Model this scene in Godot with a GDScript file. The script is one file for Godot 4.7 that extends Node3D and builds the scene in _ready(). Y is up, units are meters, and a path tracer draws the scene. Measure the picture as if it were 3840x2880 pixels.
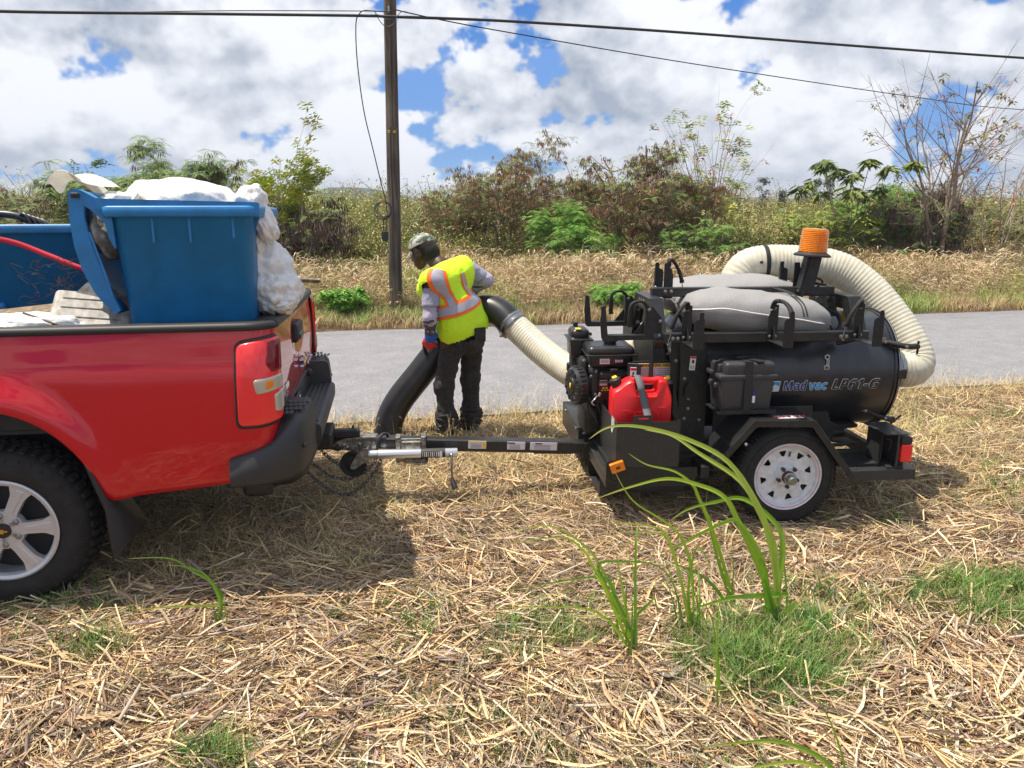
extends Node3D
# A verge beside a road: red pickup, litter-vacuum trailer, worker with the suction nozzle.
const T0 := Vector3(-2.267, 0.0, -3.167)
const R0 := Vector3(1.554, 0.0, -4.066)
var M := {}
var used := {}
var rng := RandomNumberGenerator.new()
var tex_fine: ImageTexture
var tex_patch: ImageTexture
var tex_speck: ImageTexture
var tex_streak: ImageTexture
var tex_wrinkle: ImageTexture
var tex_soft: ImageTexture

# Collects the triangles of one mesh, piece by piece; each closed piece is turned so that its faces look outwards.
class G:
	var st := SurfaceTool.new()
	var grp := 1
	var tv := PackedVector3Array()
	var tg := PackedInt32Array()
	var tc := PackedColorArray()
	var col := Color.WHITE
	var each := false   # keep every piece as a mesh of its own
	var done := []
	func _init() -> void:
		st.begin(Mesh.PRIMITIVE_TRIANGLES)
	func g() -> int:
		grp += 1
		return grp
	func tri(a: Vector3, b: Vector3, c: Vector3, gr := 0) -> void:
		if gr == 0:
			grp += 1
			gr = grp
		tv.append(a); tv.append(b); tv.append(c)
		tg.append(gr)
		tc.append(col)
	func quad(a: Vector3, b: Vector3, c: Vector3, d: Vector3, gr := 0) -> void:
		if gr == 0:
			grp += 1
			gr = grp
		tri(a, b, c, gr)
		tri(a, c, d, gr)
	func flush(towards := Vector3.ZERO) -> void:
		var flip := false
		var s := 0.0
		if towards != Vector3.ZERO:
			for i in range(0, tv.size(), 3):
				s += (tv[i + 1] - tv[i]).cross(tv[i + 2] - tv[i]).dot(towards)
		else:
			var m := Vector3.ZERO
			for p in tv:
				m += p
			m /= maxf(1.0, tv.size())
			for i in range(0, tv.size(), 3):
				s += (tv[i] - m).dot((tv[i + 1] - m).cross(tv[i + 2] - m))
		flip = s > 0.0
		for i in range(0, tv.size(), 3):
			st.set_smooth_group(tg[i / 3])
			st.set_color(tc[i / 3])
			st.add_vertex(tv[i])
			st.set_color(tc[i / 3])
			if flip:
				st.add_vertex(tv[i + 2]); st.add_vertex(tv[i + 1])
			else:
				st.add_vertex(tv[i + 1]); st.add_vertex(tv[i + 2])
		tv.clear(); tg.clear(); tc.clear()
		if each:
			st.generate_normals()
			done.append(st.commit())
			st = SurfaceTool.new()
			st.begin(Mesh.PRIMITIVE_TRIANGLES)
	func mesh() -> ArrayMesh:
		if tv.size():
			flush()
		st.generate_normals()
		return st.commit()
	# a box with chamfered edges
	func box(c: Vector3, s: Vector3, bev := 0.004, b := Basis.IDENTITY) -> void:
		var h := s * 0.5
		var e := minf(bev, minf(h.x, minf(h.y, h.z)) * 0.8)
		var P := func(x: float, y: float, z: float) -> Vector3: return c + b * Vector3(x, y, z)
		for ax in 3:
			var u := (ax + 1) % 3
			var w := (ax + 2) % 3
			for sg in [-1.0, 1.0]:
				var q := []
				for k in [[-1, -1], [1, -1], [1, 1], [-1, 1]]:
					var v := Vector3.ZERO
					v[ax] = sg * h[ax]
					v[u] = k[0] * (h[u] - e)
					v[w] = k[1] * (h[w] - e)
					q.append(P.call(v.x, v.y, v.z))
				if sg > 0: quad(q[0], q[1], q[2], q[3])
				else: quad(q[3], q[2], q[1], q[0])
			for su in [-1.0, 1.0]:
				for sw in [-1.0, 1.0]:
					var q := []
					for k in [[-1, 0], [1, 0], [1, 1], [-1, 1]]:
						var v := Vector3.ZERO
						v[ax] = k[0] * (h[ax] - e)
						v[u] = su * (h[u] if k[1] == 0 else h[u] - e)
						v[w] = sw * (h[w] - e if k[1] == 0 else h[w])
						q.append(P.call(v.x, v.y, v.z))
					if su * sw > 0: quad(q[0], q[1], q[2], q[3])
					else: quad(q[3], q[2], q[1], q[0])
		for sx in [-1.0, 1.0]:
			for sy in [-1.0, 1.0]:
				for sz in [-1.0, 1.0]:
					var a: Vector3 = P.call(sx * h.x, sy * (h.y - e), sz * (h.z - e))
					var d: Vector3 = P.call(sx * (h.x - e), sy * h.y, sz * (h.z - e))
					var f: Vector3 = P.call(sx * (h.x - e), sy * (h.y - e), sz * h.z)
					if sx * sy * sz > 0: tri(a, d, f)
					else: tri(a, f, d)
		flush()
	# a box running from a to b
	func beam(a: Vector3, b: Vector3, w: float, hh: float, up := Vector3.UP, bev := 0.003) -> void:
		var x := (b - a).normalized()
		var z := x.cross(up).normalized()
		box((a + b) * 0.5, Vector3((b - a).length(), hh, w), bev, Basis(x, z.cross(x), z))
	# rings of equal size joined to a skin
	func skin(rings: Array, caps := true, closed := true, gr := 0, towards := Vector3.ZERO) -> void:
		var a := g() if gr == 0 else gr
		for i in rings.size() - 1:
			var p: PackedVector3Array = rings[i]
			var q: PackedVector3Array = rings[i + 1]
			var n := p.size()
			for j in (n if closed else n - 1):
				var k := (j + 1) % n
				quad(p[j], p[k], q[k], q[j], a)
		if caps:
			for e in [0, rings.size() - 1]:
				var p: PackedVector3Array = rings[e]
				var m := Vector3.ZERO
				for v in p: m += v
				m /= p.size()
				var cg := g()
				for j in p.size():
					var k := (j + 1) % p.size()
					if e == 0: tri(m, p[k], p[j], cg)
					else: tri(m, p[j], p[k], cg)
		flush(towards)
	func tube(pts: Array, r, n := 8, caps := true) -> void:
		var rings := []
		var up := Vector3.UP
		for i in pts.size():
			var t: Vector3 = (pts[mini(i + 1, pts.size() - 1)] - pts[maxi(i - 1, 0)]).normalized()
			if i == 0 and absf(t.dot(up)) > 0.9: up = Vector3.RIGHT
			var s := t.cross(up).normalized()
			up = s.cross(t).normalized()
			var rad: float = r[i] if r is Array else r
			var ring := PackedVector3Array()
			for j in n:
				var an := TAU * j / n
				ring.append(pts[i] + (s * cos(an) + up * sin(an)) * rad)
			rings.append(ring)
		skin(rings, caps)
	# turned shape: pr = [Vector2(radius, height)...] about the y axis of x; edges sharper than about 30 degrees stay sharp
	func lathe(pr: Array, x := Transform3D.IDENTITY, n := 24, from := 0.0, to := TAU) -> void:
		var full := absf(to - from - TAU) < 0.001
		var gr := g()
		for i in pr.size() - 1:
			if i > 0 and absf((pr[i] - pr[i - 1]).angle_to(pr[i + 1] - pr[i])) > 0.55: gr = g()
			for j in n:
				var a := from + (to - from) * j / n
				var b := from + (to - from) * ((j + 1) % n if full else j + 1) / n
				var p := [Vector3(pr[i].x * cos(a), pr[i].y, pr[i].x * sin(a)), Vector3(pr[i].x * cos(b), pr[i].y, pr[i].x * sin(b)), Vector3(pr[i + 1].x * cos(b), pr[i + 1].y, pr[i + 1].x * sin(b)), Vector3(pr[i + 1].x * cos(a), pr[i + 1].y, pr[i + 1].x * sin(a))]
				if pr[i].x < 1e-5: tri(x * p[0], x * p[2], x * p[3], gr)
				elif pr[i + 1].x < 1e-5: tri(x * p[0], x * p[1], x * p[2], gr)
				else: quad(x * p[0], x * p[1], x * p[2], x * p[3], gr)
		flush()
	func ell(c: Vector3, r: Vector3, b := Basis.IDENTITY, n := 14) -> void:
		var pr := []
		for i in 9: pr.append(Vector2(sin(PI * i / 8.0), -cos(PI * i / 8.0)))
		lathe(pr, Transform3D(b * Basis.from_scale(r), c), n)
	# outline in the xy plane of x, d thick along its z
	func prism(poly: PackedVector2Array, d: float, x := Transform3D.IDENTITY, bev := 0.0) -> void:
		var ix := Geometry2D.triangulate_polygon(poly)
		var inner := poly
		if bev > 0.0:
			var off := Geometry2D.offset_polygon(poly, -bev)
			if off.size() == 1 and off[0].size() == poly.size():
				inner = PackedVector2Array()
				for p in poly:
					var best: Vector2 = off[0][0]
					for q in off[0]:
						if q.distance_squared_to(p) < best.distance_squared_to(p): best = q
					inner.append(best)
			else: bev = 0.0
		var h := d * 0.5
		var ccw := not Geometry2D.is_polygon_clockwise(poly)
		for i in range(0, ix.size(), 3):
			var a := inner[ix[i]]; var b := inner[ix[i + 1]]; var c := inner[ix[i + 2]]
			if (b - a).cross(c - a) < 0:
				var s := b; b = c; c = s
			tri(x * Vector3(a.x, a.y, h), x * Vector3(b.x, b.y, h), x * Vector3(c.x, c.y, h), 900000000 + grp)
			tri(x * Vector3(a.x, a.y, -h), x * Vector3(c.x, c.y, -h), x * Vector3(b.x, b.y, -h), 800000000 + grp)
		g()
		var n := poly.size()
		for i in n:
			var j := (i + 1) % n if ccw else (i + n - 1) % n
			var a := poly[i]; var b := poly[j]; var ai := inner[i]; var bi := inner[j]
			quad(x * Vector3(a.x, a.y, -h + bev), x * Vector3(b.x, b.y, -h + bev), x * Vector3(b.x, b.y, h - bev), x * Vector3(a.x, a.y, h - bev))
			if bev > 0.0:
				quad(x * Vector3(a.x, a.y, h - bev), x * Vector3(b.x, b.y, h - bev), x * Vector3(bi.x, bi.y, h), x * Vector3(ai.x, ai.y, h))
				quad(x * Vector3(ai.x, ai.y, -h), x * Vector3(bi.x, bi.y, -h), x * Vector3(b.x, b.y, -h + bev), x * Vector3(a.x, a.y, -h + bev))
		flush()
	# a pad that follows a surface: outline in (u, v), f(u, v, off) -> point
	func pad(outline: PackedVector2Array, f: Callable, lift: float, sunk := 0.004, soft := 0.93, towards := Vector3.BACK) -> void:
		var m := Vector2.ZERO
		for p in outline: m += p
		m /= outline.size()
		var fine := PackedVector2Array()
		for i in outline.size():
			var a := outline[i]
			var b := outline[(i + 1) % outline.size()]
			var n := maxi(1, int(ceil(a.distance_to(b) / 0.015)))
			for j in n: fine.append(a.lerp(b, float(j) / n))
		outline = fine
		var rings := []
		for k in [[1.0, -sunk], [1.0, lift * 0.6], [(1.0 + soft) * 0.5, lift * 0.93], [soft, lift], [soft * 0.66, lift], [soft * 0.33, lift], [0.02, lift]]:
			var ring := PackedVector3Array()
			for p in outline:
				var q: Vector2 = m + (p - m) * k[0]
				ring.append(f.call(q.x, q.y, k[1]))
			rings.append(ring)
		skin(rings, false, true, 0, towards)
	# rounded box: a stack of rounded rectangles
	func rbox(c: Vector3, s: Vector3, r: float, b := Basis.IDENTITY, taper := 1.0, n := 4) -> void:
		var rings := []
		var rows := []
		for i in n + 1: rows.append([-s.y / 2 + r - r * cos(PI / 2 * i / n), r - r * sin(PI / 2 * i / n)])
		for i in n + 1: rows.append([s.y / 2 - r + r * sin(PI / 2 * i / n), r - r * cos(PI / 2 * i / n)])
		for q in rows:
			var k: float = lerpf(taper, 1.0, q[0] / s.y + 0.5)
			var ring := PackedVector3Array()
			for p in rrect(s.x * k - 2 * q[1], s.z * k - 2 * q[1], maxf(r - q[1], r * 0.15), n):
				ring.append(c + b * Vector3(p.x, q[0], p.y))
			rings.append(ring)
		skin(rings)
	static func rrect(w: float, d: float, r: float, n := 4) -> PackedVector2Array:
		var out := PackedVector2Array()
		for k in 4:
			var cx: float = (w / 2 - r) * [1, -1, -1, 1][k]
			var cy: float = (d / 2 - r) * [1, 1, -1, -1][k]
			for i in n + 1:
				var a := PI / 2 * (k + float(i) / n)
				out.append(Vector2(cx + r * cos(a), cy + r * sin(a)))
		return out
	# leaf-like strip along pts, width w[i], folded by fold
	func blade(pts: Array, w: Array, side: Vector3, fold := 0.25) -> void:
		var gr := g()
		for i in pts.size() - 1:
			var t: Vector3 = (pts[i + 1] - pts[i]).normalized()
			var nn := side.cross(t).normalized()
			for s in [-1.0, 1.0]:
				var a: Vector3 = pts[i]
				var b: Vector3 = pts[i + 1]
				quad(a, b, b + (side * s + nn * fold) * w[i + 1] * 0.5, a + (side * s + nn * fold) * w[i] * 0.5, gr if s > 0 else gr + 500000000)
		flush(Vector3(0.1, 1, 0.3))

func numbered(n: String) -> String:
	used[n] = used.get(n, -1) + 1
	return n if used[n] == 0 else "%s_%03d" % [n, used[n]]

func tag(o: Node, label := "", category := "", group := "", kind := "") -> Node:
	if label: o.set_meta("label", label)
	if category: o.set_meta("category", category)
	if group: o.set_meta("group", group)
	if kind: o.set_meta("kind", kind)
	return o

func thing(n: String, label: String, category: String, at := Vector3.ZERO, turn := 0.0, group := "") -> Node3D:
	var o := Node3D.new()
	o.name = numbered(n)
	add_child(o)
	o.position = at
	o.rotation.y = turn
	tag(o, label, category, group)
	return o

func split() -> G:
	var q := G.new()
	q.each = true
	return q

const JOINED := ["bolt", "print", "cooling_fin", "trouser_fold", "hydraulic_hoses", "label_text"]
func obj(n: String, mesh, mat: Material, parent: Node = null) -> MeshInstance3D:
	if mesh is G and mesh.each:
		var last: MeshInstance3D
		for m in mesh.done: last = obj(n, m, mat, parent)
		return last
	var o := MeshInstance3D.new()
	o.name = n if parent else numbered(n)
	o.mesh = mesh.mesh() if mesh is G else mesh
	o.material_override = mat
	(parent if parent else self).add_child(o, true)
	if n in JOINED: o.set_meta("kind", "stuff")
	return o

func many(n: String, mesh: Mesh, mat: Material, xf: Array, cols: PackedColorArray, parent: Node = null) -> MultiMeshInstance3D:
	var mm := MultiMesh.new()
	mm.transform_format = MultiMesh.TRANSFORM_3D
	mm.use_colors = true
	mm.mesh = mesh
	mm.instance_count = xf.size()
	var buf := PackedFloat32Array()
	buf.resize(xf.size() * 16)
	for i in xf.size():
		var t: Transform3D = xf[i]
		var o := i * 16
		buf[o] = t.basis.x.x; buf[o + 1] = t.basis.y.x; buf[o + 2] = t.basis.z.x; buf[o + 3] = t.origin.x
		buf[o + 4] = t.basis.x.y; buf[o + 5] = t.basis.y.y; buf[o + 6] = t.basis.z.y; buf[o + 7] = t.origin.y
		buf[o + 8] = t.basis.x.z; buf[o + 9] = t.basis.y.z; buf[o + 10] = t.basis.z.z; buf[o + 11] = t.origin.z
		var c := cols[i]
		buf[o + 12] = c.r; buf[o + 13] = c.g; buf[o + 14] = c.b; buf[o + 15] = 1.0
	mm.buffer = buf
	var o := MultiMeshInstance3D.new()
	o.name = n if parent else numbered(n)
	o.multimesh = mm
	o.material_override = mat
	o.set_meta("kind", "stuff")
	(parent if parent else self).add_child(o, true)
	return o

func text(s: String, h: float, depth: float, mat: Material, xf: Transform3D, parent: Node, bold := true, n := "lettering", serif := false) -> MeshInstance3D:
	var t := TextMesh.new()
	var f := SystemFont.new()
	f.font_names = PackedStringArray(["Droid Serif" if serif else "Droid Sans"])
	f.font_weight = 700 if bold else 400
	t.font = f
	t.text = s
	t.font_size = 48
	t.pixel_size = h / 35.0
	t.depth = depth
	t.curve_step = 2.0
	var o := MeshInstance3D.new()
	o.name = n
	o.mesh = t
	o.material_override = mat
	o.transform = xf
	parent.add_child(o, true)
	return o

func lin(r: float, g: float, b: float) -> Color:
	return Color(r, g, b).linear_to_srgb()

func mat(c: Color, rough := 0.6, metal := 0.0, tex: ImageTexture = null, scale := 1.0, bump := 0.0, bump_tex: ImageTexture = null) -> StandardMaterial3D:
	var m := StandardMaterial3D.new()
	m.albedo_color = Color(c.r, c.g, c.b).linear_to_srgb()
	m.roughness = rough
	m.metallic = metal
	m.vertex_color_use_as_albedo = true
	if tex or bump > 0.0:
		m.uv1_triplanar = true
		m.uv1_scale = Vector3.ONE * scale
	if tex: m.albedo_texture = tex
	if bump > 0.0:
		m.heightmap_enabled = true
		m.heightmap_texture = bump_tex if bump_tex else tex_fine
		m.heightmap_scale = bump
	return m

func noise_tex(sd: int, freq: float, octaves: int, lo: Color, hi: Color, size := 256, kind := FastNoiseLite.TYPE_SIMPLEX_SMOOTH, pw := 1.0, stretch := 1.0) -> ImageTexture:
	var n := FastNoiseLite.new()
	n.seed = sd
	n.noise_type = kind
	n.frequency = freq
	n.fractal_octaves = octaves
	var im := n.get_seamless_image(size, size)
	im.convert(Image.FORMAT_RGB8)
	var d := im.get_data()
	var lut := []
	for i in 256: lut.append(lo.lerp(hi, pow(i / 255.0, pw)))
	for i in range(0, d.size(), 3):
		var c: Color = lut[d[i]]
		d[i] = int(c.r * 255); d[i + 1] = int(c.g * 255); d[i + 2] = int(c.b * 255)
	return ImageTexture.create_from_image(Image.create_from_data(size, size, false, Image.FORMAT_RGB8, d))

func spline(p: Array, n: int) -> Array:
	var out := []
	for i in p.size() - 1:
		for k in n:
			var t := float(k) / n
			out.append(p[i].cubic_interpolate(p[i + 1], p[maxi(i - 1, 0)], p[mini(i + 2, p.size() - 1)], t))
	out.append(p[-1])
	return out

func xf(at: Vector3, b := Basis.IDENTITY) -> Transform3D:
	return Transform3D(b, at)

func eul(x: float, y: float, z: float) -> Basis:
	return Basis.from_euler(Vector3(x, y, z) * PI / 180.0)

func P2(a: Array) -> PackedVector2Array:
	var o := PackedVector2Array()
	for i in range(0, a.size(), 2): o.append(Vector2(a[i], a[i + 1]))
	return o

func soft_poly(p: PackedVector2Array, r: float, n := 4) -> PackedVector2Array:
	var o := PackedVector2Array()
	for i in p.size():
		var a := p[(i + p.size() - 1) % p.size()]; var b := p[i]; var c := p[(i + 1) % p.size()]
		var d0 := (a - b).limit_length(minf(r, a.distance_to(b) * 0.45))
		var d1 := (c - b).limit_length(minf(r, c.distance_to(b) * 0.45))
		for k in n + 1:
			var t := float(k) / n
			o.append((b + d0) * (1 - t) * (1 - t) + b * 2 * t * (1 - t) + (b + d1) * t * t)
	return o

func _ready() -> void:
	rng.seed = 7
	var cam := Camera3D.new()
	cam.name = "camera"
	add_child(cam)
	cam.position = Vector3(0, 1.81, 0)
	cam.rotation_degrees = Vector3(-13.5, 0, 0)
	cam.fov = 53.0
	cam.near = 0.05
	cam.far = 3000.0
	var sun := DirectionalLight3D.new()
	sun.name = "sun"
	add_child(sun)
	sun.light_color = Color(1.0, 0.955, 0.89)
	sun.light_energy = 1.6
	sun.light_angular_distance = 0.5
	sun.shadow_enabled = true
	sun.look_at_from_position(Vector3.ZERO, Vector3(0.37, -1.0, 0.045))
	var we := WorldEnvironment.new()
	we.name = "world"
	var e := Environment.new()
	e.background_mode = Environment.BG_SKY
	e.sky = Sky.new()
	var sm := PanoramaSkyMaterial.new()
	sm.panorama = sky_picture()
	sm.energy_multiplier = 1.0
	e.sky.sky_material = sm
	e.tonemap_mode = Environment.TONE_MAPPER_LINEAR
	e.tonemap_exposure = 1.42
	e.sdfgi_enabled = true
	e.ssao_enabled = true
	e.ssil_enabled = true
	e.fog_enabled = true
	e.fog_density = 0.0007
	e.fog_light_color = Color(0.86, 0.9, 0.96)
	we.environment = e
	add_child(we)
	make_materials()
	ground()
	pickup()
	trailer()
	bins_and_rubbish()
	gear_on_trailer()
	worker()
	pole_and_wires()
	vegetation()
	litter()

# Air and clouds: density of billowing cloud as noise over directions, lit from the sun's side.
func sky_picture() -> ImageTexture:
	var W := 4096
	var Hh := 2048
	var n1 := FastNoiseLite.new()
	n1.seed = 21
	n1.frequency = 1.0
	n1.noise_type = FastNoiseLite.TYPE_SIMPLEX_SMOOTH
	n1.fractal_octaves = 7
	n1.fractal_gain = 0.54
	n1.fractal_lacunarity = 2.1
	var n2 := FastNoiseLite.new()
	n2.seed = 5
	n2.frequency = 1.0
	n2.fractal_octaves = 4
	var n3 := FastNoiseLite.new()
	n3.seed = 11
	n3.frequency = 1.0
	n3.fractal_type = FastNoiseLite.FRACTAL_RIDGED
	n3.fractal_octaves = 5
	# openings (az, el in degrees, half sizes, depth) and thick banks (negative)
	var spots := [[-28.5, 10.0, 2.2, 0.9, .5], [-26, 13.2, 3.0, 0.5, .4], [-25.3, 7.6, 1.2, 1.0, .5], [-17.3, 9.6, 2.9, 1.4, .8], [-19, 11.5, 2.4, 1.0, .6], [-13.0, 10.6, 2.2, .8, .55], [-2.2, 7.8, 1.9, 1.3, .75], [-.6, 9.9, 1.5, 1.0, .55], [2.6, 13.2, 2.4, .6, .6], [11.8, 12.6, 2.3, 1.2, .8], [21, 12.4, 3.2, .9, .75], [0.4, 6.3, .8, .8, .4], [4.3, 5.8, .7, .7, .4], [15.5, 6.6, 2.2, 1.0, .6], [28.4, 8.2, 2.6, 1.2, .75], [31, 6.4, 1.5, .9, .5], [9.6, 9.2, 1.0, 1.0, .4], [-33, 13.0, 2.5, .8, .3],
		[-31, 4.2, 5, 1.4, -.35], [8, 6.0, 4, 1.4, -.5], [24.5, 9.5, 4, 1.5, -.5], [-11, 6.8, 5, 1.8, -.4], [-22, 10.0, 2.5, 2.0, -.3], [5.5, 10.5, 3.4, 1.4, -.45], [-8, 9.8, 2.6, 2.0, -.3], [18, 8.5, 3.2, 1.0, -.3]]
	var data := PackedFloat32Array()
	data.resize(W * Hh * 3)
	var up1 := Vector3(-0.35, 0.85, 0.0).normalized()
	for j in Hh:
		var el := (0.5 - (j + 0.5) / Hh) * PI
		var ed := rad_to_deg(el)
		var se := sin(el)
		var ce := cos(el)
		var up := maxf(se, 0.0)
		var hz := exp(-up * 9.0)
		var low := exp(-up * 13.0)
		var t := pow(1.0 - up, 4.0)
		var blue := Vector3(lerpf(0.035, 0.085, t) + hz * 0.14, lerpf(0.14, 0.26, t) + hz * 0.12, lerpf(0.46, 0.60, t))
		var yy := up * 1.2 + 0.05 * (1.0 - exp(-up * 14.0))
		for i in W:
			var o := (j * W + i) * 3
			if el < -0.03:
				data[o] = 0.30; data[o + 1] = 0.28; data[o + 2] = 0.24
				continue
			var az := ((i + 0.5) / W - 0.5) * TAU
			var q := Vector3(sin(az) * ce, yy, -cos(az) * ce) * 5.0
			var big := n2.get_noise_3dv(q * 0.5 + Vector3(7, 1, 3))
			var k := n1.get_noise_3dv(q) + 0.45 * big
			var puff := n3.get_noise_3dv(q * 2.0)
			k += 0.17 * puff + 0.165
			var ad := rad_to_deg(az)
			if absf(ad) < 45.0 and ed < 18.0:
				for s in spots:
					var a: float = (ad - s[0]) / s[2]
					var b: float = (ed - s[1]) / s[3]
					var rr := a * a + b * b
					if rr < 6.0: k -= s[4] * exp(-rr * 0.7) * 0.95
			var cov := smoothstep(-0.07, 0.07, k + hz * 0.16)
			var sh := 0.0
			if cov > 0.0:
				var k1 := n1.get_noise_3dv(q + up1 * 0.13)
				var k2 := n2.get_noise_3dv((q + up1 * 0.5) * 0.5 + Vector3(7, 1, 3))
				sh = 0.65 + (n1.get_noise_3dv(q) - k1) * 1.45 + (big - k2) * 1.1 - maxf(k - 0.2, 0.0) * 0.50 + puff * 0.12
				sh = lerpf(clampf(sh, 0.0, 1.0), 0.42, low * 0.7)
			data[o] = lerpf(blue.x, lerpf(0.26, 0.71, sh), cov)
			data[o + 1] = lerpf(blue.y, lerpf(0.305, 0.725, sh), cov)
			data[o + 2] = lerpf(blue.z, lerpf(0.385, 0.77, sh), cov)
	return ImageTexture.create_from_image(Image.create_from_data(W, Hh, false, Image.FORMAT_RGBF, data.to_byte_array()))

func make_materials() -> void:
	tex_fine = noise_tex(1, 0.09, 4, Color(0.72, 0.72, 0.72), Color(1, 1, 1))
	tex_patch = noise_tex(2, 0.015, 5, Color(0.55, 0.53, 0.5), Color(1, 1, 1))
	tex_speck = noise_tex(3, 0.25, 2, Color(0.35, 0.34, 0.33), Color(1, 1, 1), 256, FastNoiseLite.TYPE_VALUE, 0.8)
	tex_soft = noise_tex(6, 0.02, 5, Color(0.86, 0.85, 0.82), Color(1, 1, 1))
	tex_wrinkle = noise_tex(4, 0.02, 3, Color(0, 0, 0), Color(1, 1, 1))
	var st := FastNoiseLite.new()
	st.seed = 9
	st.frequency = 0.02
	st.fractal_octaves = 5
	var im := Image.create_empty(256, 512, false, Image.FORMAT_RGB8)
	for y in 512:
		for x in 256:
			var a := TAU * x / 256.0
			var v := 0.66 + 0.5 * st.get_noise_3d(cos(a) * 110.0, y * 0.22, sin(a) * 110.0) + 0.16 * st.get_noise_3d(cos(a) * 25.0, y * 0.9, sin(a) * 25.0)
			im.set_pixel(x, y, Color(v, v * 0.985, v * 0.96))
	tex_streak = ImageTexture.create_from_image(im)
	M.paint = mat(Color(0.52, 0.004, 0.012), 0.42, 0.0)
	M.paint.metallic_specular = 0.25
	M.paint.clearcoat_enabled = true
	M.paint.clearcoat = 1.0
	M.paint.clearcoat_roughness = 0.03
	M.trim = mat(Color(0.022, 0.022, 0.024), 0.55, 0.0, tex_fine, 9.0, 0.03)
	M.bumper = mat(Color(0.035, 0.037, 0.040), 0.5, 0.0, tex_fine, 12.0, 0.04)
	M.rubber = mat(Color(0.020, 0.020, 0.020), 0.78, 0.0, tex_patch, 3.0)
	M.dark = mat(Color(0.030, 0.030, 0.032), 0.8)
	M.alloy = mat(Color(0.55, 0.56, 0.58), 0.35, 0.45)
	M.chrome = mat(Color(0.75, 0.75, 0.75), 0.12, 1.0)
	M.gold = mat(Color(0.75, 0.48, 0.12), 0.25, 0.9)
	M.glass = mat(Color(0.02, 0.025, 0.03), 0.05)
	M.lens_red = mat(Color(0.85, 0.008, 0.012), 0.08)
	M.lens_red.clearcoat_enabled = true
	M.lens_dark = mat(Color(0.16, 0.004, 0.008), 0.1)
	M.lens_clear = mat(Color(0.50, 0.47, 0.38), 0.12, 0.25)
	M.lens_amber = mat(Color(0.80, 0.22, 0.012), 0.15)
	M.white = mat(Color(0.78, 0.78, 0.76), 0.6)
	M.print = mat(Color(0.03, 0.03, 0.03), 0.6)
	M.black = mat(Color(0.022, 0.023, 0.026), 0.42, 0.0, tex_patch, 2.5)
	M.black.clearcoat_enabled = true
	M.black.clearcoat = 0.25
	M.black.clearcoat_roughness = 0.25
	M.black_flat = mat(Color(0.019, 0.020, 0.021), 0.5, 0.0, tex_patch, 5.0)
	M.black_worn = mat(Color(0.075, 0.077, 0.08), 0.40, 0.2, tex_speck, 9.0)
	M.tank = mat(Color(0.022, 0.026, 0.034), 0.36, 0.0, tex_patch, 1.8)
	M.tank.clearcoat_enabled = true
	M.tank.clearcoat = 0.4
	M.tank.clearcoat_roughness = 0.22
	M.zinc = mat(Color(0.50, 0.50, 0.46), 0.38, 0.75, tex_patch, 6.0)
	M.steel = mat(Color(0.42, 0.43, 0.44), 0.3, 0.9, tex_fine, 8.0)
	M.alu = mat(Color(0.66, 0.67, 0.68), 0.3, 0.8)
	M.chain = mat(Color(0.30, 0.30, 0.29), 0.4, 0.8, tex_speck, 30.0)
	M.rim = mat(Color(0.74, 0.77, 0.84), 0.4, 0.0, tex_soft, 4.0)
	M.bin = mat(Color(0.016, 0.22, 0.56), 0.42, 0.0, tex_soft, 1.6)
	M.bin2 = mat(Color(0.010, 0.19, 0.47), 0.45, 0.0, tex_soft, 2.0)
	M.hose = mat(Color(0.64, 0.62, 0.51), 0.3, 0.0, tex_soft, 3.0)
	M.hose.backlight_enabled = true
	M.hose.backlight = Color(0.25, 0.24, 0.2)
	M.rust = mat(Color(0.22, 0.09, 0.02), 0.8, 0.0, tex_speck, 8.0)
	M.nozzle = mat(Color(0.018, 0.018, 0.021), 0.36, 0.0, tex_patch, 2.0)
	M.canvas = mat(Color(0.34, 0.34, 0.34), 0.85, 0.0, tex_fine, 5.0, 0.05)
	M.petrol = mat(Color(0.72, 0.012, 0.016), 0.38)
	M.petrol.subsurf_scatter_enabled = true
	M.petrol.subsurf_scatter_strength = 0.15
	M.yellow = mat(Color(0.80, 0.56, 0.02), 0.45)
	M.strap = mat(Color(0.16, 0.17, 0.18), 0.85, 0.0, tex_fine, 30.0)
	M.battery = mat(Color(0.078, 0.081, 0.088), 0.48, 0.0, tex_speck, 7.0)
	M.sign = mat(Color(0.72, 0.66, 0.72), 0.35)
	M.decal_red = mat(Color(0.55, 0.02, 0.03), 0.4)
	M.navy = mat(Color(0.018, 0.03, 0.22), 0.4)
	M.cyan = mat(Color(0.03, 0.35, 0.72), 0.4)
	M.film = mat(Color(0.86, 0.87, 0.88), 0.3, 0.0, tex_soft, 4.0, 0.5, tex_wrinkle)
	M.film.backlight_enabled = true
	M.film.backlight = Color(0.3, 0.3, 0.3)
	M.foam = mat(Color(0.80, 0.79, 0.75), 0.75, 0.0, tex_soft, 3.0)
	M.foam.backlight_enabled = true
	M.foam.backlight = Color(0.7, 0.69, 0.65)
	M.bagw = mat(Color(0.86, 0.86, 0.86), 0.32, 0.0, tex_soft, 2.5, 1.0, tex_wrinkle)
	M.bagw.backlight_enabled = true
	M.bagw.backlight = Color(0.35, 0.35, 0.35)
	M.panel = mat(Color(0.56, 0.54, 0.50), 0.6, 0.0, tex_patch, 5.0)
	M.skin = mat(Color(0.055, 0.024, 0.013), 0.5)
	M.shirt = mat(Color(0.44, 0.44, 0.56), 0.85, 0.0, tex_fine, 6.0, 0.25, tex_wrinkle)
	M.vest = mat(Color(0.60, 0.90, 0.010), 0.6, 0.0, null, 5.0, 0.5, tex_wrinkle)
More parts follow.
